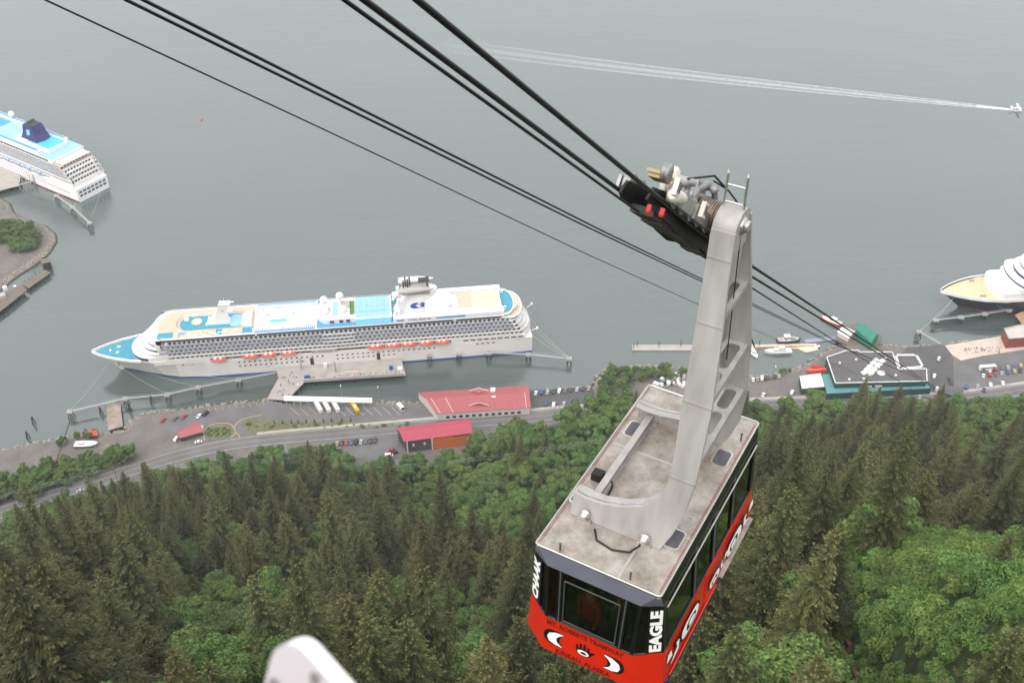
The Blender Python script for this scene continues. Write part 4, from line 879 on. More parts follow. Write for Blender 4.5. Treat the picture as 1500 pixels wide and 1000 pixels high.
def lifeboat(M, L=11.5, label='', open_top=False, group='', canopy=None):
    e = empty('lifeboat', M=M, label=label, cat='lifeboat', group=group)
    def sec(s, k, top): 
        w_ = 1.9 * (1 - abs(2 * s / L) ** 3.2) ** .6 if abs(2 * s / L) < 1 else .02
        return [Vector((s, y_ * w_, z_)) for y_, z_ in top]
    g = MB(); low = [(0, -1.5), (-.55, -1.2), (-.95, -.3), (-1, .25), (1, .25), (.95, -.3), (.55, -1.2)]
    xs = [-L / 2 + .05, -L * .45, -L * .36, -L * .2, 0, L * .2, L * .36, L * .45, L / 2 - .05]
    g.loft([sec(s, 0, low) for s in xs], smooth=True); g.build('boat_hull', SW if not open_top else SWD, e)
    g = MB(); up = [(-1.0, .26), (-.92, .75), (-.6, 1.25), (.6, 1.25), (.92, .75), (1.0, .26)]
    g.loft([sec(s * (.96 if not open_top else .9), 0, up if not open_top else [(a, b * .6 + .1) for a, b in up]) for s in xs], smooth=True); cv = g.build('boat_canopy', canopy or ORANGE, e)
    for s in (-L * .22, L * .12):
        g = MB(); g.box((s, 0, 1.18), (1.5, 2.0, .5)); g.build('canopy_hatch', SW, cv)
    g = MB(); g.box((0, 0, .28), (L * .94, 3.84, .12)); g.build('rubbing_strake', ORANGE, e)
    for s in (-L * .36, L * .36):
        g = MB(); g.path([(s, 3.1, 2.6), (s, 1.2, 3.0), (s, -.2, 2.7), (s, -.2, 1.3)], .12, 5); g.box((s, 3.1, .3), (.3, .3, 4.6)); g.build('davit', SW, e)
    return e

# ------------------------------------------------------------ the big white liner alongside
HDG1 = R(7.03); B1 = at(134, 514, 17); S1M = Matrix.Translation((B1.x, B1.y, 0)) @ Matrix.Rotation(HDG1, 4, 'Z')
S1 = empty('cruise_ship', M=S1M, label='white cruise ship with blue pool decks moored along the dock with red lifeboats', cat='cruise ship')
hl, hf, zdk = make_hull(S1, 291, 16.1, 17, 13.2, SWD, SWD)
g = MB(); P_ = [(s + .9, hf(s, 16.8, 17) - 1.0) for s in (1.8, 4, 8, 13, 19, 25, 30)]; g.sheet([(a, -b) for a, b in P_] + [(a, b) for a, b in P_[::-1]], 16.0); g.build('bow_deck', TEAL, S1)
for sg in (-1, 1):
    g = MB()
    q = [(s, sg * hf(s, 17, 17)) for s in (0, 2, 5, 10, 18, 28, 34)]
    for (x0, y0), (x1, y1) in zip(q[:-1], q[1:]): g.add([(x0, y0, 15.9), (x1, y1, 15.9), (x1, y1, 17.35), (x0, y0, 17.35), (x0 + .6, y0 * .9, 15.9), (x1 + .6, y1 - sg * .9, 15.9), (x1 + .6, y1 - sg * .9, 17.35), (x0 + .6, y0 * .9, 17.35)], [(0, 1, 2, 3), (7, 6, 5, 4), (3, 2, 6, 7)])
    g.build('bow_bulwark', SW, S1)
g = MB(); g.lathe([(.8, 0), (.7, .8), (.3, 1.0)], (12, 0, 16), 10); g.box((17, -3, 16.5), (2, 1.2, 1)); g.box((17, 3, 16.5), (2, 1.2, 1)); g.build('mooring_winch', SW, S1)
# rounded forward house: white tiers with purple window bands
for k, (s0, d0, h_, z0, z1) in enumerate(((26.5, 15, 15.7, 15.5, 19.3), (30.5, 15, 15.6, 19.3, 22.3), (34, 14.5, 15.5, 22.3, 25.2), (37.2, 14, 15.4, 25.2, 28.1), (40.2, 13.5, 15.3, 28.1, 31.0), (43.0, 12.5, 15.2, 31.0, 33.2))):
    g = MB(); o = outline(s0, d0, 52, 0, h_); g.prism(o, z0, z1); fr = [p for p in o if p[0] < s0 + d0 - .2]; ti = g.build('forward_tier', SW, S1)
    g = MB(); band(g, fr, z0 + 1.2, z1 - .55, .06)
    if k != 1: g.build('window_band', SPUR if k != 5 else SGL, ti)
g = MB(); g.prism(outline(41.0, 8, 46, 0, 17.8), 28.0, 30.6); bw_ = g.build('bridge_wing', SW, S1)
g = MB(); fr = [p for p in outline(41.0, 8, 46, 0, 17.8) if p[0] < 48.8]; band(g, fr, 29.0, 30.1, .06); g.build('bridge_windows', SGL, bw_)
# promenade with the boats, inner wall, then five decks of balconies
g = MB(); g.b2((42, -14.2, 13.1), (284, 14.2, 16.2)); g.b2((42, -16.05, 13.0), (78, 16.05, 16.1)); g.b2((236, -16.0, 13.0), (286, 16.0, 16.1)); g.prism(outline(270, 0, 290.5, 8, 15.6), 13.05, 16.12); g.build('promenade_house', SWD, S1)
g = MB(); g.b2((77.5, -14.28, 13.4), (236.5, -14.24, 15.9)); g.b2((77.5, 14.24, 13.4), (236.5, 14.28, 15.9)); g.build('promenade_glazing', SHDK, S1)
for k, (z, s1, d1, sol) in enumerate(((16.4, 291.5, 9, True), (19.3, 290.5, 9, True), (22.2, 288.5, 9, False), (25.1, 286.5, 8.5, False), (28.0, 284, 8, False))):
    balcony_row(S1, z, 47 + (1.5 * abs(k - 2)), s1, d1, 16.1, solid=sol, bays=((152, 173),) if k > 0 else ())
g = MB(); windows(g, 60, 80, 6.2, 1.5, 1.2, 12.2, 15.75); windows(g, 96, 152, 3.4, 1.25, 1.1, 10.9, 16.06); windows(g, 96, 140, 3.4, 1.25, 1.1, 7.7, 16.06); windows(g, 160, 228, 3.4, 1.2, 1.0, 10.6, 16.06); windows(g, 160, 200, 3.4, 1.2, 1.0, 7.6, 16.06); windows(g, 250, 268, 3.6, 1.6, .9, 11.2, 16.0); windows(g, 246, 283, 4.6, 3.4, 1.0, 14.6, 15.98)
tag(g.build('hull_windows', SGL, hl), kind='stuff')
for s in (143, 187): g = MB(); g.box((s, -16.1, 7.0), (2.4, .12, 5.6)); g.build('shell_door', SHDK, hl)
g = MB(); g.tube((17.0, -6.2, 10.5), (17.0, -7.6, 10.5), .55, n=10); g.box((17, -7.5, 9.6), (1.6, .4, 2.2)); g.build('anchor', SHGREY, hl)
# glazed lido strip and the open decks above
g = MB(); o = outline(42, 11, 274, 4, 16.0); g.prism(outline(44, 11, 109, 0, 15.6), 30.9, 33.0); g.prism(outline(149, 0, 274, 4, 15.6), 30.9, 33.0); g.b2((109, -15.6, 30.9), (149, -10.3, 33.0)); g.b2((109, 10.3, 30.9), (149, 15.6, 33.0)); g.build('lido_house', SW, S1)
g = MB()
for a, b in ((46, 109), (110.5, 205), (206.5, 238), (240, 270)):
    for sg in (-1, 1): g.box(((a + b) / 2, sg * 15.68, 32.0), (b - a, .16, 1.25))
g.build('lido_window_strip', SGL, S1)
g = MB(); g.prism(outline(42.5, 11, 109, 0, 16.2), 33.0, 33.4)
for sg in (-1, 1): g.b2((109, min(sg * 10, sg * 16.2), 33.0), (149, max(sg * 10, sg * 16.2), 33.4))
g.b2((149, -16.2, 33.0), (272, 16.2, 33.4)); sd_ = g.build('sun_deck', SW, S1)
def sheet(parent, pts, z, m, name): g = MB(); g.sheet(pts, z); return g.build(name, m, parent)
sheet(sd_, [p for p in outline(46, 10, 108, 0, 14.8)], 33.43, TAN, 'deck_covering'); sheet(sd_, outline(60, 6, 99, 0, 7.6), 33.47, TEAL, 'deck_covering')
for a, b, m_ in ((47, 57, TEAL), (84, 88, TEAL), (101, 108.5, TEAL)): sheet(sd_, [(a, -14.6), (b, -14.6), (b, -8.2), (a, -8.2)], 33.47, m_, 'deck_covering')
for sg in (-1, 1): sheet(sd_, [(109, sg * 10.3), (148, sg * 10.3), (148, sg * 15.8), (109, sg * 15.8)], 33.44, SBLUE, 'deck_covering')
sheet(sd_, [(149, -15.8), (271, -15.8), (271, 15.8), (149, 15.8)], 33.44, SBLUE, 'deck_covering')
for sg in (-1, 1): rails(S1, [(48, sg * 14.5), (54, sg * 16.0), (109, sg * 16.0), (172, sg * 16.0), (240, sg * 16.0)], 33.4)
g = MB(); g.prism(outline(58, 5, 100, 0, 8.4), 33.4, 35.0); g.prism(outline(59, 5, 99, 0, 7.6), 33.5, 34.98); w_ = MB()
wl_ = [p for p in outline(58, 5, 100, 0, 8.4)]; band(w_, wl_[::-1], 33.4, 34.9, .0); band(w_, wl_, 33.4, 34.9, .12); w_.build('windscreen', SW, S1)
g = MB(); g.lathe([(3.6, 0), (3.6, .7), (3.0, .75)], (71, 1, 33.47), 20); wp = g.build('whirlpool', TAN, S1); g = MB(); g.lathe([(2.4, 0), (2.4, .03)], (71, 1, 34.24), 20); g.build('whirlpool_water', SW, wp)
for a, b, c_, d_ in ((64, 4, 3, 2.2), (78, -3, 2.4, 1.6), (79, 4, 2.2, 1.8), (69, 8, 4, 1.4), (62, -10.5, 5, 2.0), (91, 9.5, 5, 2.5)):
    g = MB(); g.box((a, b, 34.1), (c_, d_, 1.3), taper=.85); g.build('deck_house', SW if b > -9 else LBLUE, S1)
# raked mast
g = MB(); g.loft([[Vector((c_ - w_, -d_, z)), Vector((c_ + w_, -d_, z)), Vector((c_ + w_, d_, z)), Vector((c_ - w_, d_, z))] for c_, w_, d_, z in ((85, 7.5, 3.2, 33.4), (86.5, 4.6, 2.6, 37), (88, 3.4, 2.2, 41), (90, 3.2, 2.2, 46.5), (91, 3.6, 2.4, 48))], smooth=False); ms_ = g.build('mast', SW, S1)
g = MB(); g.box((94.5, 0, 48.3), (5, .9, .5)); g.box((88.5, 0, 48.6), (1.2, 3.0, .5)); g.tube((91, 0, 48), (91, 0, 51.5), .15, n=5); g.build('radar_arm', SW, ms_)
g = MB(); g.lathe([(.7, 0), (.7, .1)], (89.2, -2.35, 43.5), 10, axis=(0, -1, 0)); g.build('mast_light', SHGREY, ms_)
sheet(sd_, outline(92, 3, 104, 0, 6.6), 33.52, LBLUE, 'splash_pool')
# shell canopy behind the mast
g = MB(); rings = []
for i in range(7):
    t = i / 6; rings.append([Vector((100 + 6.8 * math.sin(t * 1.5), 8.6 * math.cos(a) * (1 - .25 * (1 - t)), 33.4 + (1.0 + 5.0 * math.sin(min(1, t * 1.2) * 1.57)) * math.sin(a) + .05)) for a in [math.pi * k / 12 for k in range(13)]])
g.loft(rings, cap=False, close=False); g.add(rings[-1], [tuple(range(13))]); g.build('shell_canopy', SW, S1)
# lido pool in its well
g = MB(); g.b2((109, -10, 30.0), (149, 10, 30.4)); pdk = g.build('pool_deck', TAN, S1)
g = MB(); g.b2((108.6, -10.4, 30.4), (109, 10.4, 33.0)); g.b2((109, 9.9, 30.4), (149, 10.3, 33.0)); g.b2((109, -10.3, 30.4), (149, -9.9, 33.0)); g.build('well_wall', SW, S1)
g = MB(); g.extr(rrect(17, 8.6, 4, 6), (124, 0, 30.4), (1, 0, 0), (0, 1, 0), (0, 0, 1), 0, .55); pl_ = g.build('pool_surround', CREAM, S1)
g = MB(); g.extr(rrect(11, 3.6, .6, 3), (123.5, -.3, 30.95), (1, 0, 0), (0, 1, 0), (0, 0, 1), 0, .02); g.build('pool', POOLW, pl_)
for a in (116, 133): g = MB(); g.lathe([(1.6, 0), (1.6, .5), (1.1, .55)], (a, 6.4, 30.4), 14); q_ = g.build('hot_tub', SW, S1); g = MB(); g.lathe([(1.1, 0), (1.1, .02)], (a, 6.4, 30.96), 14); g.build('hot_tub_water', POOLW, q_)
g = MB()
rr = random.Random(4)
for sg, y0 in ((-1, 11.2), (-1, 13.0), (1, 11.2), (1, 13.0)):
    s = 108
    while s < 149: g.box((s, sg * y0, 33.75), (.75, 1.75, .45)); s += 1.15 + rr.random() * .3
for i in range(40): g.box((rr.uniform(110, 146), rr.choice((-1, 1)) * rr.uniform(5.5, 9.0), 30.7), (.7, 1.7, .4), rz=rr.uniform(0, 3))
for i in range(30): g.box((rr.uniform(58, 98), -rr.uniform(9.5, 14), 33.7), (1.8, .7, .4))
tag(g.build('deck_loungers', SW, S1), kind='stuff')
# horseshoe house with its radomes, then the glazed roof
g = MB(); o = outline(148.5, 8.5, 174, 0, 11.5); g.prism(o, 33.4, 36.8); hs_ = g.build('horseshoe_house', SW, S1); g = MB(); g.prism(outline(152, 7, 173.6, 0, 9), 36.8, 36.86, 0); g.build('house_roof', SWD, hs_)
for a, b, c_, d_, m_ in ((161.2, 0, 3.2, 15, LBLUE), (168, 4.0, 6.5, 8, SHGREY), (172.2, 0, 3.0, 15, mat('roof_planting', '#5a7a45', .9, var=.4, scale=1)), (156, 0, 4, 4, SHGREY)):
    g = MB(); g.box((a, b, 37.0), (c_, d_, .3)); g.build('roof_panel', m_, hs_)
for a, b, z, r_ in ((154, 4.8, 41.5, 2.6), (164.5, 6.5, 42.6, 2.6), (154.8, -4.0, 38.6, 2.5), (166.5, -3.5, 38.8, 2.6)):
    g = MB(); g.ball((a, b, z), r_, 16); g.tube((a, b, 36.8), (a, b, z - r_ * .7), .7, n=8); g.build('radome', SW, hs_)
for a in (159, 165, 169.5): g = MB(); g.box((a, -11.8, 35.0), (2.6, .3, 1.6)); g.build('side_door', SGL if a > 160 else SHDK, hs_)
g = MB(); g.b2((174, -12, 33.4), (198, 12.2, 36.0)); gr_ = g.build('glass_roof_house', SW, S1)
for i in range(6):
    for j in range(4):
        g = MB(); g.box((176.2 + i * 3.75, -7.4 + j * 5.6, 36.2 + .14 * (j in (1, 2))), (3.6, 5.45, .12)); g.build('roof_glazing', LBLUE, gr_)
g = MB(); g.add([(174.5, -12.05, 36.0), (197.5, -12.05, 36.0), (197.5, -14.6, 33.6), (174.5, -14.6, 33.6)], [(0, 3, 2, 1)]); g.build('sloped_glazing', mat('aqua_glazing', '#4fa9cf', .2, var=.1), gr_)
# funnel, pods and the white fairing behind them
g = MB(); g.loft([[Vector((a + w_ * math.cos(t), d_ * math.sin(t), z)) for t in [6.2832 * k / 16 for k in range(16)]] for a, w_, d_, z in ((214, 15, 9, 33.4), (215, 13, 8, 38), (217, 11.5, 7, 43), (218, 11, 6, 46.5), (219, 10, 5, 49))]); fu = g.build('funnel', SW, S1)
for y_ in (-6.2, 6.2):
    g = MB(); g.loft([[Vector((204 + u, y_ + r_ * 1.15 * math.cos(t), 51.5 + r_ * .8 * math.sin(t) + u * .02)) for t in [6.2832 * k / 14 for k in range(14)]] for u, r_ in ((0, 1.9), (1.2, 2.3), (6, 2.5), (13, 2.2), (19, 1.3), (23, .3))]); pd = g.build('funnel_pod', SHGREY if y_ < 0 else SW, fu)
g = MB(); g.b2((206, -6.5, 48.4), (224, 6.5, 50.0)); g.build('pod_bridge', SHGREY, fu)
for x_, y_, h_ in ((207.0, -2, 57), (208.4, 1.5, 57.4), (209.8, -1.0, 57.2), (211.2, 2, 57.0), (222.8, 0, 57.5)):
    g = MB(); g.tube((x_, y_, 49.5), (x_, y_, h_), .55, n=8); g.build('exhaust_pipe', SHDK, fu)
g = MB(); g.loft([[Vector((217 + u, 2.2 * math.cos(t), 55.4 + 1.3 * math.sin(t))) for t in [6.2832 * k / 10 for k in range(10)]] for u in (0, 7)]); g.build('exhaust_cowl', SHDK, fu)
g = MB()
for a, b, w_ in ((196, 34, 1.8), ):
    for sg in (-1, 1): g.tube((199, sg * 9, 34), (209, sg * 6, 49.5), 1.0, n=8); g.tube((203, sg * 9.5, 34), (203, sg * 7, 46), 1.2, n=8)
g.build('funnel_strut', SW, fu)
for i, q in enumerate(([(0, 0), (2.2, 1.5), (4.6, 1.6), (5.0, .6), (3.4, .7), (3.0, -.3), (4.4, -.8), (5.2, -1.6), (2.6, -1.7), (.6, -1.2)], [(5.6, .9), (7.6, 1.7), (9.6, 1.0), (7.6, 1.0)], [(5.6, -.1), (7.6, .7), (9.8, .1), (7.6, 0)], [(5.6, -1.1), (7.6, -.3), (9.8, -.9), (7.6, -1.0)])):
    g = MB(); g.extr([(a_ * 1.1, b_ * 1.15) for a_, b_ in q], (210.5, -7.75, 40.4), (1, 0, 0), (0, .16, 1), (0, -1, .16), -1.1, .05); g.build('wave_mark', LOGOB, fu)
g = MB(); g.loft([[Vector((228 + u, h_ * math.cos(t), 33.4 + z_ * max(0, math.sin(t)))) for t in [math.pi * k / 12 for k in range(13)]] for u, h_, z_ in ((-8, 9.5, 13), (0, 10, 12.5), (6, 9.5, 10.5), (11, 8.5, 7), (14.5, 6.5, 3.8))], close=False); g.build('funnel_fairing', SW, S1)
for sg in (-1, 1):
    g = MB(); g.lathe([(.1, -.4), (1.5, -.3), (1.7, 0), (1.5, .3), (.1, .4)], (236.5, sg * 7.6, 39.4), 14, axis=(0.4, sg, .4)); g.build('vent_cap', SW, S1)
# name board and raised side houses
g = MB(); g.b2((199, -15.4, 33.4), (272, -11.0, 36.4)); g.b2((199, 11.0, 33.4), (272, 15.4, 36.4)); sh_ = g.build('side_house', SW, S1)
g = MB(); g.box((216, -15.55, 34.9), (18, .12, 2.3)); nb = g.build('name_board', SW, sh_); put_text('CORAL PRINCESS', 1.5, (216, -15.63, 34.9), (1, 0, 0), (0, 0, 1), NAVY, 'name_lettering', nb, w=15)
g = MB()
for a, b in ((201, 206), (227, 246)): g.box(((a + b) / 2, -15.45, 34.9), (b - a, .12, 1.3))
g.build('side_windows', SBLUE, sh_)
# sports court and aft decks
g = MB(); g.b2((241, -9.5, 33.4), (271, 9.5, 36.3)); sc_ = g.build('court_house', SW, S1); sheet(sc_, [(241.3, -9.3), (252, -9.3), (252, 9.3), (241.3, 9.3)], 36.34, TAN, 'court_floor'); sheet(sc_, [(252.1, -9.3), (270.7, -9.3), (270.7, 9.3), (252.1, 9.3)], 36.34, CREAM, 'court_floor')
for sg in (-1, 1):
    g = MB()
    pts = [(x_, sg * (11.6 - (max(0, x_ - 262) / 16) ** 2 * 4), 36.4 + 2.2 * math.sin(max(0, min(1, (275 - x_) / 36)) * 1.9)) for x_ in range(238, 276, 4)]
    for p, q in zip(pts[:-1], pts[1:]): slab(g, [Vector((p[0], p[1], 33.4)), Vector((q[0], q[1], 33.4)), Vector(q), Vector(p)], Vector((0, -sg, 0)), .5)
    g.build('court_screen', SW, S1)
sheet(sd_, outline(270, 0, 279.5, 6, 13), 33.46, TEAL, 'deck_covering'); g = MB(); g.prism(outline(266, 0, 280, 7, 15), 33.0, 33.42); g.build('aft_deck', SW, S1)
g = MB(); g.prism(outline(268, 0, 285.5, 9, 15.6), 30.5, 31.0); ad = g.build('aft_terrace', SW, S1); sheet(ad, outline(276, 0, 284.5, 8, 14.4), 31.04, TAN, 'deck_covering')
g = MB(); g.lathe([(3.4, 0), (3.4, .6), (2.6, .65)], (280.5, -1, 31.04), 18); ap = g.build('aft_pool', SW, ad); g = MB(); g.lathe([(2.5, 0), (2.5, .03)], (280.5, -1, 31.7), 18); g.build('pool_water', POOLW, ap)
g = MB(); g.prism(outline(272, 0, 283, 5, 9), 31.0, 33.0); g.build('aft_bar', TAN, ad)
for sg in (-1, 1):
    g = MB(); g.tube((291, sg * 13, 17), (294.5, sg * 14, 19), .3, n=6); g.box((294.5, sg * 14, 19.2), (1.2, 1.6, 1.2)); g.build('stern_bracket', SW, S1)
BOATS = [(83.5, True), (104, False), (116, False), (128.5, 'w'), (186, False), (196.8, False), (207.5, 'w'), (219, False), (230, False)]
for i, (s, k) in enumerate(BOATS):
    lifeboat(S1M @ Matrix.Translation((s, -16.6, 15.3 if k is not True else 14.8)), 9.6, ('small orange rescue boat' if k is True else 'white tender with red canopy' if k == 'w' else 'red and white enclosed lifeboat') + ' hanging under the balconies of the long white ship', k is True, 'lifeboats of the big white ship')
g = MB(); g.box((152, -15.3, 14.9), (17, 1.4, 2.2)); g.build('tender_platform', SHGREY, S1)
for s in range(92, 236, 11): g = MB(); g.box((s, -15.9, 15.0), (.25, .25, 3.0)); g.build('promenade_post', SW, S1)

# ------------------------------------------------------------ the ship seen from its stern
a2 = at(115, 297, 0); dv = (at(54, 271, 0) - a2); h2 = math.atan2(dv.y, dv.x); d2 = Vector((math.cos(h2), math.sin(h2), 0)); n2 = Vector((-d2.y, d2.x, 0))
L2 = 262; o2 = a2 - n2 * 16 + d2 * (L2 - 1); S2M = Matrix.Translation((o2.x, o2.y, 0)) @ Matrix.Rotation(h2 + math.pi, 4, 'Z')
S2 = empty('cruise_ship', M=S2M, label='white cruise ship with dark blue funnel and terraced stern beside the wooded spit', cat='cruise ship')
hl2, hf2, _ = make_hull(S2, L2, 16.0, 18, 12.0, SW, SW, sternh=.97, boot=BOOTR)
g = MB(); g.b2((40, -14.6, 12), (L2 - 8, 14.6, 15.2)); g.b2((40, -16, 12), (100, 16, 15.0)); g.b2((L2 - 26, -16, 12), (L2 - 3, 16, 15.0)); g.build('promenade_house', SW, S2)
g = MB(); windows(g, 110, L2 - 34, 14, 11, 2.0, 13.6, 14.75); g.build('promenade_glazing', SRAIL, S2)
g = MB(); windows(g, 60, L2 - 8, 2.7, 1.0, .9, 6.6, 16.02); windows(g, 60, L2 - 40, 2.7, 1.0, .9, 9.4, 16.02); tag(g.build('hull_windows', SGL, hl2), kind='stuff')
for k, (z, e) in enumerate(((15.2, 2.5), (18.0, 4.5), (20.8, 6.5), (23.6, 8.5), (26.4, 12.0))):
    balcony_row(S2, z, 44 + k * 2, L2 - e, 0, 16.0, H=2.8, solid=k < 2)
    g = MB()
    for y_ in range(-13, 14, 3): g.box((L2 - e - 2.9, y_, z + 1.2), (.3, 1.9, 1.5))
    g.build('stern_windows', SGL, S2)
    g = MB(); g.box((L2 - e + .0, 0, z + .45), (.25, 31.0, .9)); g.build('stern_parapet', SW, S2)
g = MB()
for zz in (5.2, 8.4):
    for y_ in np.linspace(-12, 12, 7): g.box((L2 + .03, y_, zz), (.12, 2.9, 2.0))
g.build('transom_glazing', mat('transom_glass', '#5a6480', .2, var=.2), hl2)
for k, (s0, d0, h_, z0, z1) in enumerate(((30, 9, 14.5, 15, 19), (33, 10, 15.5, 19, 23), (36, 10, 16, 23, 27), (39, 11, 16, 27, 31))):
    g = MB(); o = outline(s0, d0, 52, 0, h_); g.prism(o, z0, z1); t_ = g.build('forward_tier', SW, S2); g = MB(); band(g, [p for p in o if p[0] < s0 + d0 - .2], z0 + 1.2, z0 + 2.8, .06); g.build('window_band', SGL, t_)
g = MB(); g.b2((48, -15.8, 29.0), (L2 - 22, 15.8, 32.6)); up2 = g.build('upper_house', SW, S2)
g = MB(); windows(g, 52, L2 - 26, 4.2, 3.6, 1.6, 31.0, 15.85); g.build('upper_windows', SGL, up2)
g = MB(); g.b2((50, -15.4, 32.6), (L2 - 22.5, 15.4, 32.9)); dk2 = g.build('top_deck', LBLUE, S2)
g = MB(); g.box((L2 - 16.5, 0, 30.6), (9, 27, .4)); aw = g.build('stern_awning', SW, S2)
for y_ in np.linspace(-13, 13, 14): g = MB(); g.box((L2 - 11.6, y_, 29.4), (.5, .35, 2.4)); g.build('awning_post', TAN, aw)
sheet(aw, [(L2 - 12.5, -15.5), (L2 - 12.5, 15.5), (L2 - 21.5, 15.5), (L2 - 21.5, -15.5)], 29.26, TAN, 'deck_covering')
sheet(dk2, [(96, -11), (152, -11), (152, 11), (96, 11)], 32.95, SBLUE, 'deck_covering'); g = MB(); g.b2((104, -8, 32.95), (140, 8, 33.7)); pz = g.build('pool_terrace', CREAM, S2); g = MB(); g.extr(rrect(15, 7, 1.5), (122, 0, 33.7), (1, 0, 0), (0, 1, 0), (0, 0, 1), 0, .05); g.build('pool', POOLW, pz)
for sg in (-1, 1): g = MB(); g.b2((60, sg * 13.6 - 1.6, 32.9), (L2 - 40, sg * 13.6 + 1.6, 35.4)); g.build('side_gallery', SW, S2); sheet(dk2, [(62, sg * 12.3), (L2 - 42, sg * 12.3), (L2 - 42, sg * 14.9), (62, sg * 14.9)], 35.43, SBLUE, 'deck_covering')
g = MB(); g.b2((L2 - 78, -9.5, 32.9), (L2 - 33, 9.5, 36.6)); fh = g.build('funnel_house', SW, S2); sheet(fh, [(L2 - 62, -8.6), (L2 - 34, -8.6), (L2 - 34, 8.6), (L2 - 62, 8.6)], 36.66, mat('aqua_deck', '#46b6d6', .6, var=.06), 'deck_covering')
g = MB(); g.loft([[Vector((L2 - c_ - w_, -d_, z)), Vector((L2 - c_ + w_ * .8, -d_, z)), Vector((L2 - c_ + w_, 0, z)), Vector((L2 - c_ + w_ * .8, d_, z)), Vector((L2 - c_ - w_, d_, z))] for c_, w_, d_, z in ((60, 11.5, 7.2, 36.6), (60, 8.5, 6.0, 42), (60.5, 6.6, 5.2, 49))], smooth=False); f2 = g.build('funnel', FNAVY, S2)
g = MB(); g.box((L2 - 60.5, 0, 49.3), (11, 8.6, .5)); cg = g.build('funnel_top', SHDK, f2)
for y_ in (-3, -1, 1, 3): g = MB(); g.tube((L2 - 62, y_, 49), (L2 - 62.5, y_, 52), .6, n=8); g.build('exhaust_pipe', SHDK, cg)
g = MB(); g.extr([(-2.2, -2.6), (2.0, -2.0), (2.4, 2.4), (-1.6, 2.2)], (L2 - 60.5, -6.35, 43.5), (1, 0, 0), (0, .17, 1), (0, -1, .17), -.4, .1); g.build('funnel_mark', LBLUE, f2)
for s, y_ in ((150, 13.5), (148, -13.5)): g = MB(); g.ball((s, y_, 38.6), 2.7, 14); g.tube((s, y_, 35), (s, y_, 37), .8, n=8); g.build('radome', SW, S2)
g = MB(); g.loft([[Vector((c_ - w_, -d_, z)), Vector((c_ + w_, -d_, z)), Vector((c_ + w_, d_, z)), Vector((c_ - w_, d_, z))] for c_, w_, d_, z in ((62, 5, 3, 32.6), (64, 3, 2, 42), (65, 2.6, 2, 48))], smooth=False); g.build('mast', SW, S2)
for i, s in enumerate(range(118, L2 - 34, 14)):
    lifeboat(S2M @ Matrix.Translation((s, -15.9, 14.6)), 9.6, 'white lifeboat with blue canopy hanging on the ship with the blue funnel', False, 'lifeboats of the blue funnel ship', canopy=SBLUE)

# ------------------------------------------------------------ the dark-hulled ship showing its bow
b3 = at(1378, 425, 16); S3M = Matrix.Translation((b3.x, b3.y, 0)) @ Matrix.Rotation(R(5), 4, 'Z')
S3 = empty('cruise_ship', M=S3M, label='cruise ship with navy blue hull, white house and tan foredeck', cat='cruise ship')
L3 = 235; hl3, hf3, _ = make_hull(S3, L3, 16.0, 16, 13, NAVY, NAVY, boot=BOOTR)
for sg in (-1, 1):
    g = MB()
    q = [(s, sg * hf3(s, 16, 16)) for s in (0, 2, 5, 10, 18, 28, 40, 55)]
    for (x0, y0), (x1, y1) in zip(q[:-1], q[1:]): slab(g, [Vector((x0, y0 * 1.01, 14.2)), Vector((x1, y1 * 1.01, 14.2)), Vector((x1, y1 * 1.01, 16.6)), Vector((x0, y0 * 1.01, 16.6))], Vector((0, sg, 0)), .5)
    g.build('bow_bulwark', SW, S3)
P_ = [(s + .8, hf3(s, 15, 16) - .9) for s in (1.6, 4, 8, 13, 19, 26, 34, 40)]; g = MB(); g.sheet([(a, -b) for a, b in P_] + [(a, b) for a, b in P_[::-1]], 15.6); g.build('bow_deck', mat('tan_foredeck', '#d9bd98', .7, var=.06, scale=.4), S3)
g = MB(); g.lathe([(1.5, 0), (1.6, .5), (.9, .9)], (19, 0, 15.6), 16); g.build('capstan', SW, S3)
for sg in (-1, 1): g = MB(); g.box((27, sg * 9.5, 16.3), (3.2, 1.4, 1.4)); g.tube((25, sg * 9.5, 16.6), (29, sg * 9.5, 16.6), .6, n=8); g.build('mooring_winch', SHGREY, S3)
for k, (s0, d0, h_, z0, z1) in enumerate(((34, 8, 15.2, 13, 20.5), (44, 9, 16.0, 20.5, 24), (47, 9, 18.5, 24, 27), (52, 10, 16, 27, 30.5), (56, 10, 15.6, 30.5, 33.2))):
    g = MB(); o = outline(s0, d0, 76, 0, h_); g.prism(o, z0, z1); t_ = g.build('forward_tier', SW, S3)
    g = MB(); fr = [p for p in o if p[0] < s0 + d0 - .2]
    if k in (2, 3, 4): band(g, fr, z0 + (1.0 if k != 2 else 1.2), z1 - .6, .06); g.build('window_band', SPUR if k != 2 else SGL, t_)
sheet(S3, outline(44.4, 8.5, 52, 0, 14.5), 20.9, mat('pink_tan_deck', '#c9a08c', .7, var=.1), 'terrace_floor'); sheet(S3, outline(58, 9, 90, 0, 14.4), 33.25, TAN, 'top_deck')
rails(S3, [p for p in outline(56.5, 10, 90, 0, 15.4)], 33.2)
g = MB(); g.b2((70, -16, 13), (L3 - 6, 16, 15.8)); g.b2((70, -15.6, 28.0), (L3 - 14, 15.6, 33.1)); g.build('main_house', SW, S3)
for k, z in enumerate((16.2, 19.1, 22.0, 25.0)): balcony_row(S3, z, 66, L3 - 8 - k * 2, 6, 16.0, solid=k < 2)
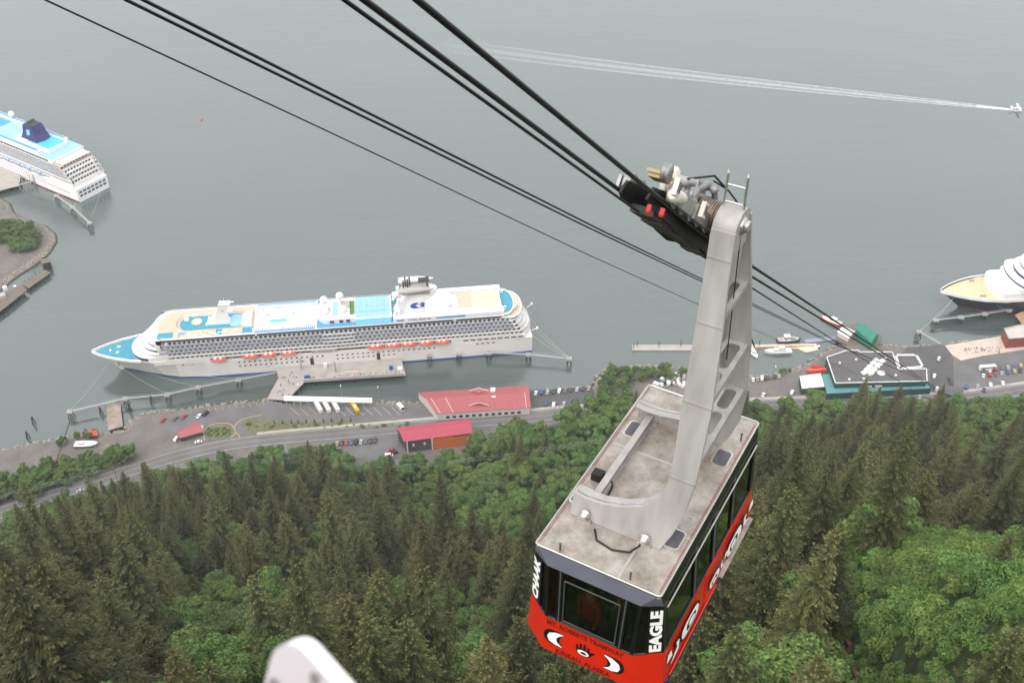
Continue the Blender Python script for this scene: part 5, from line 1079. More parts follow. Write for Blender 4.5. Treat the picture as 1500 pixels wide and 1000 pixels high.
g = MB(); windows(g, 58, L3 - 30, 4.0, 1.6, 1.3, 17.6, 16.05); windows(g, 52, 62, 4.0, 1.6, 1.2, 14.8, 15.8); windows(g, 44, 60, 5.5, 3.6, .8, 12.2, 15.0); tag(g.build('hull_windows', SGL, hl3), kind='stuff')
for i, s in enumerate(range(92, L3 - 30, 14)): lifeboat(S3M @ Matrix.Translation((s, -16.4, 14.2)), 9.6, 'orange topped lifeboat hanging on the navy hulled ship', False, 'lifeboats of the navy hulled ship')
rr = random.Random(8); g = MB()
for i in range(60): g.box((rr.uniform(62, 88), rr.uniform(-12, 12), 33.6), (1.7, .7, .5), rz=rr.uniform(0, 3))
tag(g.build('deck_loungers', mat('lounger_mix', '#b98d76', .8, var=.4, scale=.6), S3), kind='stuff')
# ================================================================= waterfront
def wp(x, y, z=GZ): return at(x, y, z)
def wpoly(pts, z=GZ): return [(p.x, p.y) for p in (at(x, y, z) for x, y in pts)]
ASPH = mat('asphalt', '#6b6969', .9, var=.16, scale=.09, detail=8, bump=.05)
ASPHD = mat('dark_asphalt', '#575656', .9, var=.14, scale=.12, detail=8)
CONC = mat('concrete', '#a8a19a', .85, var=.12, scale=.2, detail=8)
PAVE = mat('tan_paving', '#c3b5a8', .85, var=.08, scale=.3, detail=8)
LINEW = mat('white_line', '#d8d6d0', .7, var=.08); LINEY = mat('yellow_line', '#d9b45a', .7, var=.08)
REDROOF = mat('red_metal_roof', '#a8585b', .45, var=.06, scale=.3, stretch=(6, .2, 1))
REDROOF2 = mat('bright_red_roof', '#b04456', .45, var=.06, scale=.3)
WALLW = mat('pale_wall', '#cfc9c2', .8, var=.08); WALLG = mat('grey_cladding', '#4c4a4e', .8, var=.15, scale=.6); WALLO = mat('orange_cladding', '#cf6d2c', .8, var=.14, scale=.6)
GREENW = mat('dark_green_cladding', '#1f4a44', .7, var=.15, scale=.5); TEALR = mat('teal_metal_roof', '#5f8e92', .5, var=.06, scale=.3); FLATR = mat('dark_flat_roof', '#5d5a5b', .9, var=.12, scale=.15, detail=8)
GRNR = mat('green_metal_roof', '#2e7d69', .5, var=.06, scale=.4); BRICK = mat('brick', '#8c4a3c', .9, var=.15, scale=1.5); TIMB = mat('weathered_timber', '#6f655b', .9, var=.25, scale=.7, stretch=(1, 4, 1)); RUST = mat('rusty_deck', '#94857a', .9, var=.3, scale=.25, detail=8)
PILE = mat('dark_pile', '#332e2a', .9, var=.3, scale=1); STEELG = mat('galvanised_steel', '#a9adb0', .5, .3, var=.1); WBOX = mat('white_metal', '#e8e6e3', .5, var=.04); LILAC = mat('lilac_barge', '#8d8fa8', .6, var=.1, scale=.4)
DGLASS = mat('window_glass_dark', '#23282e', .15, var=.2)
def flat(name, pts, dz, m, zpx=GZ, **kw):
    g = MB(); g.sheet(wpoly(pts, zpx), GZ + dz); return g.build(name, m, kind='structure', **kw)
def ribbon(name, pts, w, dz, m, parent=None, kind='structure', z=GZ):
    P = [Vector((p.x, p.y, 0)) for p in (at(x, y, z) for x, y in pts)]; g = MB(); Lp = []; Rp = []
    # smooth the centre line a little
    Q = []
    for i in range(len(P) - 1):
        p0, p1, p2, p3 = P[max(i - 1, 0)], P[i], P[i + 1], P[min(i + 2, len(P) - 1)]
        for k in range(6): t = k / 6; Q.append(.5 * ((2 * p1) + (p2 - p0) * t + (2 * p0 - 5 * p1 + 4 * p2 - p3) * t * t + (3 * p1 - p0 - 3 * p2 + p3) * t ** 3))
    Q.append(P[-1])
    for i, p in enumerate(Q):
        d = (Q[min(i + 1, len(Q) - 1)] - Q[max(i - 1, 0)]).normalized(); n = Vector((-d.y, d.x, 0)); Lp.append(p + n * w / 2); Rp.append(p - n * w / 2)
    for i in range(len(Q) - 1): g.add([(*Rp[i].xy, GZ + dz), (*Rp[i + 1].xy, GZ + dz), (*Lp[i + 1].xy, GZ + dz), (*Lp[i].xy, GZ + dz)], [(0, 1, 2, 3)])
    o = g.build(name, m, parent); o['kind'] = kind
    return o, Q
def offset(Q, d):
    out = []
    for i, p in enumerate(Q):
        t = (Q[min(i + 1, len(Q) - 1)] - Q[max(i - 1, 0)]).normalized(); out.append(p + Vector((-t.y, t.x, 0)) * d)
    return out
def lines(parent, Q, w, dz, m, dash=None, name='lane_line'):
    g = MB(); acc = 0; objs = []
    for i in range(len(Q) - 1):
        a, b = Q[i], Q[i + 1]; L_ = (b - a).length; acc += L_
        if dash and (acc // dash) % 2: continue
        n = Vector((-(b - a).y, (b - a).x, 0)).normalized() * w / 2
        g.add([(*(a - n).xy, GZ + dz), (*(b - n).xy, GZ + dz), (*(b + n).xy, GZ + dz), (*(a + n).xy, GZ + dz)], [(0, 1, 2, 3)])
    o = g.build(name, m, parent); o['kind'] = 'structure'; return o
# roads and lots
road, RQ = ribbon('road', [(-140, 800), (-60, 772), (0, 751), (100, 718), (200, 686), (262, 667), (330, 652), (400, 643), (480, 636), (560, 629), (640, 622), (760, 612), (850, 604), (960, 600), (1100, 594), (1250, 589), (1400, 584), (1520, 568), (1700, 545)], 10.5, .06, ASPH)
lines(road, offset(RQ, .12), .14, .075, LINEY, name='centre_line'); lines(road, offset(RQ, 4.4), .16, .075, LINEW, name='edge_line'); lines(road, offset(RQ, -4.4), .16, .075, LINEW, name='edge_line')
# kerbed footway on the seaward side
g = MB(); A_, B_ = offset(RQ, 5.3), offset(RQ, 7.6)
for i in range(40, len(A_) - 1): g.add([(*A_[i].xy, GZ + .18), (*A_[i + 1].xy, GZ + .18), (*B_[i + 1].xy, GZ + .18), (*B_[i].xy, GZ + .18), (*A_[i].xy, GZ), (*A_[i + 1].xy, GZ), (*B_[i + 1].xy, GZ), (*B_[i].xy, GZ)], [(0, 1, 2, 3), (4, 5, 1, 0), (7, 3, 2, 6)])
tag(g.build('pavement', CONC), kind='structure')
lot = flat('bus_lot', [(232, 622), (300, 596), (392, 588), (425, 592), (560, 594), (604, 596), (640, 606), (680, 612), (580, 618), (480, 624), (372, 634), (334, 642), (300, 645), (262, 640)], .035, ASPH)
for i in range(12):
    a, b = at(425 + i * 13.5, 596, GZ), at(438 + i * 13.5, 608, GZ); g = MB(); d = (b - a).normalized(); n = Vector((-d.y, d.x, 0)) * .09
    g.add([(*(a - n).xy, GZ + .05), (*(b - n).xy, GZ + .05), (*(b + n).xy, GZ + .05), (*(a + n).xy, GZ + .05)], [(0, 1, 2, 3)]); tag(g.build('bay_line', LINEW if i > 4 else LINEY, lot), kind='structure')
for i in range(9):
    a, b = at(305 + i * 10, 597.5 - i * 1.2, GZ), at(307 + i * 10, 602.5 - i * 1.2, GZ); g = MB(); d = (b - a).normalized(); n = Vector((-d.y, d.x, 0)) * .1
    g.add([(*(a - n).xy, GZ + .05), (*(b - n).xy, GZ + .05), (*(b + n).xy, GZ + .05), (*(a + n).xy, GZ + .05)], [(0, 1, 2, 3)]); tag(g.build('bay_line', LINEY, lot), kind='structure')
flat('car_lot', [(776, 571), (868, 566), (872, 590), (830, 600), (780, 600)], .035, ASPHD)
flat('car_lot', [(486, 646), (582, 638), (586, 672), (556, 676), (490, 664)], .03, ASPH)
flat('car_lot', [(1398, 545), (1412, 530), (1440, 524), (1500, 514), (1560, 508), (1560, 566), (1500, 574), (1420, 580), (1404, 566)], .035, ASPH)
flat('plaza', [(1384, 506), (1420, 500), (1500, 487), (1560, 482), (1560, 505), (1500, 512), (1440, 521), (1408, 528), (1395, 520)], .05, PAVE)
flat('quay_apron', [(1330, 508), (1384, 505), (1396, 524), (1398, 580), (1366, 580), (1362, 540), (1318, 520)], .03, ASPHD)
isl = flat('traffic_island', [(301, 634), (308, 627), (322, 622), (336, 624), (342, 632), (330, 639), (306, 642)], .12, mat('planting_soil', '#6b6a4c', .95, var=.3, scale=.4))
for q_ in ([(352, 640), (344, 630), (346, 621), (358, 613), (385, 607)], [(300, 645), (298, 634), (306, 624), (322, 619.5), (338, 621.5), (345, 632), (338, 641)]): ribbon('kerb_line', q_, .35, .09, LINEY)
isl2 = flat('planting_bed', [(352, 622), (366, 614), (420, 617), (480, 620), (560, 616), (610, 612), (610, 617), (520, 625), (420, 633), (372, 637)], .12, mat('planting_soil', '#6b6a4c', .95, var=.3, scale=.4))
for px_, py_, s_ in [(x_, 621 + (x_ % 7) * .8, .42 + .1 * (x_ % 3)) for x_ in range(365, 605, 11)] + [(305 + (i % 9) * 4, 628 + (i // 9) * 4 + (i % 2) * 2, .38 + .05 * (i % 4)) for i in range(27)]:
    p = wp(px_, py_); e = empty('shrub', (p.x, p.y, GZ + .05), px_ * .7, label='low clipped shrub in the planting bed by the bus lot', cat='shrub', group='shrubs along the bus lot'); e.scale = (s_,) * 3; link('foliage', BUV[int(px_) % 3][0], e)
for i, x_ in enumerate((402, 414, 427, 437, 449, 461, 474, 486, 501, 514)):
    p = wp(x_, 621 - i * .45); e = empty('young_conifer', (p.x, p.y, GZ), i, label='slim young conifer in the planting bed by the bus lot', cat='tree', group='young conifers along the bus lot'); e.scale = (.13, .13, .26); link('crown', SPV[5][0], e); link('trunk', SPV[5][1], e)

# ------------------------------------------------------------ buildings
def gable(g, P, ze, zr, over=.5, m=0, mw=1, z0=None):
    """P four corners (eave plan, ordered so P0-P1 and P2-P3 are the long sides) -> walls and ridge roof"""
    P = [Vector((p[0], p[1], 0)) for p in P]; c = sum(P, Vector()) / 4; z0 = GZ if z0 is None else z0
    E = [p + (p - c).normalized() * over for p in P]
    w = [Vector((p.x, p.y, z0)) for p in P] + [Vector((p.x, p.y, ze)) for p in P]; r0 = (P[0] + P[3]) / 2; r1 = (P[1] + P[2]) / 2; r0, r1 = Vector((r0.x, r0.y, zr - .1)), Vector((r1.x, r1.y, zr - .1))
    g.add(w + [r0, r1], [(0, 1, 5, 4), (2, 3, 7, 6), (1, 2, 6, 9, 5), (3, 0, 4, 8, 7)], mw)
    e = [Vector((p.x, p.y, ze - .1)) for p in E]; q0 = (e[0] + e[3]) / 2; q1 = (e[1] + e[2]) / 2; q0.z = q1.z = zr
    up = Vector((0, 0, .22)); g.add([e[0], e[1], q1, q0, e[2], e[3]], [(0, 1, 2, 3), (3, 2, 4, 5)], m); g.add([v + up for v in (e[0], e[1], q1, q0, e[2], e[3])], [(3, 2, 1, 0), (5, 4, 2, 3)], m)
    g.add([e[0], e[1], e[1] + up, e[0] + up, e[2], e[3], e[3] + up, e[2] + up, q0, q0 + up, q1, q1 + up], [(0, 1, 2, 3), (4, 5, 6, 7), (0, 3, 9, 8), (8, 9, 6, 5), (1, 10, 11, 2), (10, 4, 7, 11)], m)
    return e, q0, q1
def house(name, px, ze, zr, mr, mw, label, cat='building', z0=None, zpx=None, over=.6):
    P = [at(x, y, zpx if zpx is not None else ze) for x, y in px]; c = sum(P, Vector()) / 4; par = empty(name, (c.x, c.y, GZ if z0 is None else z0), label=label, cat=cat)
    loc = [(p.x - c.x, p.y - c.y) for p in P]; zz = GZ if z0 is None else z0; g = MB(); a = gable(g, loc, ze - zz, zr - zz, over, 0, 0, 0.0)
    gw = MB(); gw.v = []; 
    w_ = MB(); r_ = MB()
    k = 4   # first four faces are walls
    w_.v = list(g.v); w_.f = g.f[:k]; w_.m = [0] * k; w_.sm = [False] * k; r_.v = list(g.v); r_.f = g.f[k:]; r_.m = [0] * len(r_.f); r_.sm = [False] * len(r_.f)
    wl = w_.build('walls', mw, par); rf_ = r_.build('roof', mr, par); return par, wl, rf_, [Vector((x, y, 0)) for x, y in loc]
def wallwin(par, A, B, z, w, h, n, m=DGLASS, t0=.08, t1=.92, name='window'):
    """row of windows on the wall from A to B (local), set proud"""
    d = (B - A); L_ = d.length; d.normalize(); nrm_ = Vector((d.y, -d.x, 0))
    for i in range(n):
        p = A + d * L_ * (t0 + (t1 - t0) * (i + .5) / n); g = MB(); M_ = Matrix((d, nrm_, Vector((0, 0, 1)))).transposed(); g.box(p + nrm_ * .05 + Vector((0, 0, z)), (w, .12, h), M=M_); g.build(name, m, par)
# red-roofed terminal
T1, tw, tr, tp = house('terminal_building', [(640, 606), (776, 597), (772, 565), (613, 575)], 9.5, 13.0, REDROOF, WALLW, 'long terminal building with red metal roof beside the car lot')
wallwin(tw, tp[0], tp[1], 2.0, 2.2, 1.8, 12); wallwin(tw, tp[1], tp[2], 2.0, 1.8, 1.8, 4)
def seams(par, e0, e1, r0, r1, n, m, z=.28):
    for i in range(n + 1):
        t = i / n; a = e0.lerp(e1, t); b = r0.lerp(r1, t); g = MB(); g.tube(a + Vector((0, 0, z)), b + Vector((0, 0, z)), .07, n=4); g.build('roof_seam', m, par)
ce = sum(tp, Vector()) / 4; E_ = [Vector((*(p + (p - ce).normalized() * .6).xy, 9.5 - GZ)) for p in tp]; q0, q1 = (E_[0] + E_[3]) / 2, (E_[1] + E_[2]) / 2; q0.z = q1.z = 13.0 - GZ
seams(tr, E_[0], E_[1], q0, q1, 22, REDROOF); seams(tr, E_[3], E_[2], q0, q1, 22, REDROOF)
for i in (1, 4, 21): g = MB(); t = i / 22; g.tube(E_[0].lerp(E_[1], t) + Vector((0, 0, .35)), q0.lerp(q1, t) + Vector((0, 0, .35)), .16, n=4); g.build('snow_guard', WBOX, tr)
for sg, t in ((0, .5), (3, .52)):
    p = E_[0].lerp(E_[1], .46) if sg == 0 else E_[3].lerp(E_[2], .56); p = p.lerp(q0.lerp(q1, .5), .35); g = MB(); g.add([p + Vector((-6, 0, .3)), p + Vector((6, 0, .3)), p + Vector((0, 0, 2.6)), p + Vector((0, (5 if sg == 0 else -5), 2.5))], [(0, 1, 2), (0, 2, 3), (2, 1, 3)]); dm = g.build('roof_gablet', REDROOF, tr)
    g = MB(); g.tube(p + Vector((-6.2, -.1, .35)), p + Vector((0, -.1, 2.75)), .22, n=4); g.tube(p + Vector((6.2, -.1, .35)), p + Vector((0, -.1, 2.75)), .22, n=4); g.build('gablet_trim', WBOX, dm)
for x_, y_, s_ in ((722, 571, 3.4), (723, 580.5, 3.2)):
    p = at(x_, y_, 12.0); g = MB(); g.box((p.x - T1.location.x, p.y - T1.location.y, 12.2 - GZ), (s_, s_ * 1.1, 1.4), taper=.8); g.build('roof_vent_box', WBOX, tr)
# red-roofed hall with grey and orange walls
T2, tw, tr, tp = house('market_hall', [(594, 646), (690, 634), (686, 614), (582, 627)], 13.5, 16.0, REDROOF2, WALLG, 'hall with bright red roof and orange and grey walls among the trees', over=1.0)
A, B = tp[0], tp[1]; d = (B - A).normalized(); nn = Vector((d.y, -d.x, 0))
for k, (t0, t1, m_) in enumerate(((.40, .72, WALLO), (.72, 1.0, WALLO))):
    a, b = A.lerp(B, t0), A.lerp(B, t1); g = MB(); slab(g, [a + nn * .15, b + nn * .15, b + nn * .15 + Vector((0, 0, 8.4 - .6 * k)), a + nn * .15 + Vector((0, 0, 8.4 - .6 * k))], nn, .2); g.build('orange_panel', m_, tw)
for t in (.02, .40): a = A.lerp(B, t); g = MB(); g.box(a + nn * .3 + Vector((0, 0, 4.6)), (.8, .6, 9.2)); g.build('wall_pier', WALLW, tw)
wallwin(tw, A, A.lerp(B, .4), 5.5, 1.2, 2.2, 2, WALLW)
seams(tr, *[Vector((*(p + (p).normalized() * 1.0).xy, 13.5 - GZ)) for p in (tp[0], tp[1])], *[Vector((*((tp[a_] + tp[b_]) / 2).xy, 16.0 - GZ)) for a_, b_ in ((0, 3), (1, 2))], 18, REDROOF2)
# little red-roofed huts
H1, hw, hr_, hp = house('ticket_hut', [(264, 641), (297, 632), (290, 619), (259, 631)], 7.4, 9.0, REDROOF, WALLG, 'small grey hut with red roof beside the traffic island')
g = MB(); c_ = (hp[2] + hp[1]) / 2; g.box(c_ + Vector((.4, 0, 1.4)), (1.4, 5, 2.6)); g.build('white_porch', WBOX, hw)
house('shed', [(126, 638.5), (142, 637.5), (141, 630.5), (125, 632)], 6.6, 7.6, mat('orange_red_roof', '#c9472f', .5, var=.08), WALLG, 'tiny shed with orange red roof on the gravel bank')
# long white canopy
P = [at(x, y, 8.2) for x, y in [(416, 586.5), (545, 589.5), (545, 582.5), (416, 579.5)]]; c = sum(P, Vector()) / 4; cn = empty('bus_canopy', (c.x, c.y, GZ), label='long white flat bus canopy at the edge of the quay', cat='canopy')
g = MB(); g.prism([(p.x - c.x, p.y - c.y) for p in P], 3.7, 4.05); g.build('canopy_roof', WBOX, cn)
for i in range(13):
    for r_ in (.2, .8): p = P[0].lerp(P[1], (i + .3) / 12.6).lerp(P[3].lerp(P[2], (i + .3) / 12.6), r_) - c; g = MB(); g.tube((p.x, p.y, 0), (p.x, p.y, 3.7), .13, n=6); g.build('post', WBOX, cn)
# green-clad waterfront block
def flatblock(name, px, z1, mw, mr, label, par_w=.5, parapet=WBOX, z0=None):
    P = wpoly(px, z1); c = (sum(p[0] for p in P) / len(P), sum(p[1] for p in P) / len(P)); z0 = GZ if z0 is None else z0; par = empty(name, (c[0], c[1], z0), label=label, cat='building'); Q = [(p[0] - c[0], p[1] - c[1]) for p in P]
    a = sum(Q[i][0] * Q[(i + 1) % len(Q)][1] - Q[(i + 1) % len(Q)][0] * Q[i][1] for i in range(len(Q))); Q = Q if a > 0 else Q[::-1]
    g = MB(); n = len(Q); g.add([(*q, 0) for q in Q] + [(*q, z1 - z0) for q in Q], [(i, (i + 1) % n, n + (i + 1) % n, n + i) for i in range(n)]); w_ = g.build('walls', mw, par)
    g = MB(); g.sheet(Q, z1 - z0 - .3); rf_ = g.build('roof', mr, par)
    if parapet:
        for i in range(n):
            a, b = Vector((*Q[i], z1 - z0 + .05)), Vector((*Q[(i + 1) % n], z1 - z0 + .05)); g = MB(); d = (b - a); L_ = d.length; M_ = Matrix((d.normalized(), Vector((-d.y, d.x, 0)).normalized(), Vector((0, 0, 1)))).transposed(); g.box((a + b) / 2, (L_ + par_w, par_w, .5), M=M_); g.build('parapet', parapet, rf_)
    return par, w_, rf_, Q, c
GB, gw_, gr2, gq, gc = flatblock('waterfront_warehouse', [(1211, 523), (1241, 513), (1258, 513), (1259, 515.5), (1307, 515.5), (1316, 541), (1357, 540), (1358, 558), (1224, 561)], 13.0, GREENW, FLATR, 'dark green warehouse with wide dark flat roof and white parapet')
def onroof(par, c, x, y, z, dims, m, name, rz=0.0, z0=GZ): p = at(x, y, z); g = MB(); g.box((p.x - c[0], p.y - c[1], z - z0 + dims[2] / 2 - .2), dims, rz=rz); return g.build(name, m, par)
for i in range(5):
    for k in (0, 1): onroof(gr2, gc, 1266 + i * 4.2 + k * 9, 546.5 - i * 4.4 + k * 1.0, 12.8, (3.6, 3.0, 1.3), WBOX, 'roof_unit', .5)
p = at(1291, 546, 13); g = MB(); g.lathe([(2.6, 0), (2.6, .4), (1.8, 1.0), (.3, 1.3)], (p.x - gc[0], p.y - gc[1], 12.8 - GZ), 16); g.build('roof_dome', WBOX, gr2)
for x_, y_ in ((1230, 532), (1254, 527), (1297, 525), (1312, 550), (1265, 555), (1244, 556)): onroof(gr2, gc, x_, y_, 12.8, (1.2, 1.2, 1.0), WBOX, 'roof_vent')
L2_, lw, lr_, lq, lc = flatblock('warehouse_annex', [(1203, 547), (1219, 546), (1226, 562.5), (1360, 559.5), (1364, 569), (1211, 577)], 9.0, GREENW, TEALR, 'low teal roofed annex in front of the dark green warehouse', .3, GREENW)
for x_, y_ in ((1271, 567), (1286, 567)): onroof(lr_, lc, x_, y_, 8.9, (4.5, 2.4, 1.8), SHGREY, 'roof_unit')
for i in range(10): onroof(lr_, lc, 1232 + i * 13, 575.5 - i * .6, 6.4, (2.0, .5, 1.4), DGLASS, 'window')
WA, ww_, wr_, wq, wc = flatblock('white_roof_shed', [(1171.5, 551), (1203, 547), (1207.5, 566), (1174.7, 569)], 9.0, GREENW, WBOX, 'square shed with white roof and green walls beside the warehouse', .2, WBOX)
NB, nw_, nr_, nq, nc = flatblock('restaurant_wing', [(1312, 520), (1342, 520), (1352, 537), (1318, 540)], 11.5, BRICK, FLATR, 'wing with white edged dark roof joined to the green warehouse', 1.4)
for i, (x_, y_, m_) in enumerate(((1190, 545.5, ORANGE), (1206, 544.5, ORANGE), (1196, 540.5, REDL))):
    p = wp(x_, y_); g = MB(); g.box((0, 0, 1.3), (7.5 if i < 2 else 6, 2.4, 2.6)); o = g.build('shipping_container', m_, loc=(p.x, p.y, GZ + .03), rz=.04); tag(o, 'orange shipping container beside the white roofed shed' if i < 2 else 'red shipping container behind the orange ones', 'container', 'containers by the warehouse')
    for k in range(6): g = MB(); g.box((-3 + k * 1.1, -1.22, 1.3), (.12, .06, 2.3)); g.build('container_rib', m_, o)
# green boat shed and white shed on the pier
def deckpier(name, px, z, m, label, piles=True, th=.6, step=7.0, group=None):
    P = wpoly(px, z); c = Vector((sum(p[0] for p in P) / len(P), sum(p[1] for p in P) / len(P), 0)); e = empty(name, (c.x, c.y, 0), label=label, cat='pier', group=group); g = MB(); Q = [(p[0] - c.x, p[1] - c.y) for p in P]; g.prism(Q, z - th, z); g.build('pier_deck', m, e)
    if piles:
        n = len(Q)
        for i in range(n):
            a, b = Vector((*Q[i], 0)), Vector((*Q[(i + 1) % n], 0)); k = max(1, int((b - a).length / step))
            for j in range(k): p = a.lerp(b, (j + .5) / k); p = p * .97; g = MB(); g.tube((p.x, p.y, -3), (p.x, p.y, z - th), .28, n=6); g.build('pile', PILE, e)
    return e
deckpier('boat_shed_pier', [(1222, 497), (1236, 478), (1262, 472), (1292, 492), (1290, 504), (1248, 508)], 4.0, TIMB, 'timber pier carrying the green boat shed')
house('boat_shed', [(1254, 481.5), (1276, 501.5), (1287, 490), (1265, 474.5)], 10.5, 13.5, GRNR, GRNR, 'tall green boat shed on the timber pier', z0=4.0)
house('white_shed', [(1227.5, 486), (1243, 495), (1252, 485.5), (1238, 479)], 7.5, 9.0, WBOX, WALLW, 'white roofed shed next to the green boat shed', z0=4.0)
BB, bw_, br_, bq, bc = flatblock('brick_building', [(1471, 481), (1520, 470), (1560, 472), (1560, 490), (1478, 496)], 12.5, BRICK, mat('pale_roof', '#bdb5ad', .85, var=.1, scale=.3), 'red brick building with pale flat roof on the plaza', .5, CONC)
A, B = Vector((*bq[4], 0)) if False else Vector((*[q for q in bq if True][0], 0)), None
for i in range(9): onroof(bw_, bc, 1483 + i * 9, 500.5 - i * .75, 8.6, (1.8, .5, 2.2), DGLASS, 'window'); onroof(bw_, bc, 1483 + i * 9, 506.5 - i * .75, 5.2, (1.8, .5, 2.0), DGLASS, 'window')

# ------------------------------------------------------------ berths: platform, trestle, dolphins, catwalks, ropes
dk = deckpier('ship_dock', [(404, 541), (432, 536), (470, 531.5), (588, 525.5), (594, 549), (446, 559), (420, 586), (391, 584), (408, 553)], 4.1, CONC, 'concrete dock platform and approach ramp beside the white ship', step=11)
def dockitem(name, x, y, dims, m, rz=.09, z=4.1): p = at(x, y, z); g = MB(); g.box((p.x - dk.location.x, p.y - dk.location.y, z + dims[2] / 2), dims, rz=rz); return g.build(name, m, dk)
for x_, y_, dm, m_ in ((573, 541, (2.4, 1.6, 3), BOOT), (586, 543, (3, 3, 2.6), WBOX), (477, 538, (2.2, 2.2, 3.2), WBOX), (450, 553, (3.5, 1.5, 1.6), BOOT), (515, 545.5, (9, 1.2, .8), TAN)): dockitem('dock_box', x_, y_, dm, m_)
for i in range(26): a = (446 + i * 5.7, 558.6 - i * .39); dockitem('fence_panel', a[0], a[1], (2.5, .1, 1.1), STEELG)
for x_, y0_ in ((492, 545), (442, 540)): dockitem('gangway_mast', x_, y0_, (.8, .8, 9), STEELG)
P0, P1 = at(582, 513, 9), at(676, 506.5, 9); gc_ = (P0 + P1) / 2; ge = empty('boarding_gangway', (gc_.x, gc_.y, 0), label='long grey covered boarding gangway along the ship side', cat='gangway'); d = (P1 - P0); M_ = Matrix((d.normalized(), Vector((-d.y, d.x, 0)).normalized(), Vector((0, 0, 1)))).transposed()
g = MB(); g.box((0, 0, 7.2), (d.length, 2.6, .3), M=M_); g.build('gangway_floor', STEELG, ge); g = MB(); g.box((0, 0, 9.6), (d.length, 2.8, .2), M=M_); g.build('gangway_roof', SHGREY, ge)
for i in range(17):
    for s_ in (-1, 1): p = M_ @ Vector((d.length * (i / 16 - .5), s_ * 1.25, 0)); g = MB(); g.box(p + Vector((0, 0, 8.4)), (.15, .15, 2.3), M=M_); g.build('gangway_post', STEELG, ge)
for t in (-.46, -.1, .3, .46): p = M_ @ Vector((d.length * t, 0, 0)); g = MB(); g.tube((p.x, p.y, -3), (p.x, p.y, 7.1), .45, n=8); g.build('support_leg', PILE, ge)
def dolphin(x, y, label, group, z=5.5, s=3.4):
    p = at(x, y, z); e = empty('mooring_dolphin', (p.x, p.y, 0), label=label, cat='mooring dolphin', group=group); g = MB(); g.box((0, 0, z - .6), (s, s, 1.2)); g.build('cap', CONC, e)
    for a in range(4): g = MB(); t = a * 1.571 + .78; g.tube((math.cos(t) * s * .9, math.sin(t) * s * .9, -3), (math.cos(t) * .9, math.sin(t) * .9, z - 1.2), .3, n=6); g.build('raking_pile', PILE, e)
    g = MB(); g.lathe([(.35, 0), (.25, .4), (.45, .7)], (0, 0, z), 8); g.build('bollard', STEELG, e); return p
def catwalk(a, b, label, group):
    d = (b - a); m_ = (a + b) / 2; L_ = d.length; e = empty('catwalk', (m_.x, m_.y, m_.z), math.atan2(d.y, d.x), label=label, cat='catwalk', group=group); g = MB(); g.box((0, 0, -.2), (L_, 1.5, .18)); g.build('walkway', STEELG, e)
    for s_ in (-1, 1):
        g = MB(); g.tube((-L_ / 2, s_ * .72, 1.0), (L_ / 2, s_ * .72, 1.0), .06, n=4); g.build('handrail', STEELG, e)
        g = MB(); k = int(L_ / 2.2)
        for i in range(k): x0 = -L_ / 2 + i * L_ / k; g.tube((x0, s_ * .72, -.3), (x0 + L_ / k, s_ * .72, 1.0 if i % 2 == 0 else -.3) if False else (x0 + L_ / k, s_ * .72, 1.0), .04, n=4, cap=False)
        tag(g.build('truss_bars', STEELG, e), kind='stuff')
def moor(a, b, label, sag_=2.0, r=.07, group='mooring lines'):
    pts = [a.lerp(b, t) - Vector((0, 0, sag_ * 4 * t * (1 - t))) for t in [i / 10 for i in range(11)]]; g = MB(); g.path(pts, r, 5); g.build('mooring_line', mat('mooring_rope', '#c9c4b8', .8, var=.1), label=label, cat='rope', group=group)
GA = 'mooring dolphins off the white ship'
D1 = [dolphin(x, y, 'concrete mooring dolphin on raking piles off the white ship', GA) for x, y in ((102, 602), (183, 583), (245, 577), (290, 566.5), (349, 555.5))]
E1 = [dolphin(x, y, 'concrete mooring dolphin on raking piles off the white ship', GA) for x, y in ((629, 519), (672, 517), (716, 516), (774, 518.5), (834, 524.5))]
K1 = D1 + [at(404, 545, 5.5)]
for a, b in zip(K1[:-1], K1[1:]): catwalk(a, b, 'grey steel catwalk between dolphins off the bow of the white ship', 'bow catwalks of the white ship')
catwalk(E1[2], E1[3], 'thin catwalk between dolphins at the stern of the white ship', 'stern catwalks of the white ship'); catwalk(E1[3], E1[4], 'thin catwalk between dolphins at the stern of the white ship', 'stern catwalks of the white ship')
def s1p(s, y, z): return S1M @ Vector((s, y, z))
for a, b in ((s1p(11, -6, 12), D1[0]), (s1p(14, -7, 12), D1[2]), (s1p(24, -11, 12), D1[3]), (s1p(50, -15.5, 10), D1[4]), (s1p(291, -14, 14), E1[4]), (s1p(291.5, -6, 16), E1[4]), (s1p(291, 4, 16), E1[4])): moor(a, b + Vector((0, 0, .5)), 'pale mooring line running from the white ship to a dolphin', group='mooring lines of the white ship')
# berth of the blue-funnel ship
GB_ = 'mooring dolphins behind the blue funnel ship'
D2 = [dolphin(x, y, 'concrete mooring dolphin behind the ship with the blue funnel', GB_) for x, y in ((82, 286), (106, 303), (131, 326))]
catwalk(D2[0], D2[1], 'grey catwalk behind the ship with the blue funnel', 'catwalks of the blue funnel ship'); catwalk(D2[1], D2[2], 'grey catwalk behind the ship with the blue funnel', 'catwalks of the blue funnel ship')
moor(S2M @ Vector((L2 - 1, 12, 8)), D2[2] + Vector((0, 0, .5)), 'pale mooring line from the terraced stern to a dolphin', group='mooring lines of the blue funnel ship'); moor(S2M @ Vector((L2 - 1, -12, 8)), D2[1] + Vector((0, 0, .5)), 'pale mooring line from the terraced stern to a dolphin', group='mooring lines of the blue funnel ship')
deckpier('berth_platform', [(-60, 215), (0, 238), (30, 258), (28, 272), (18, 274), (-60, 296)], 4.0, CONC, 'pale concrete berth platform beside the blue funnel ship')
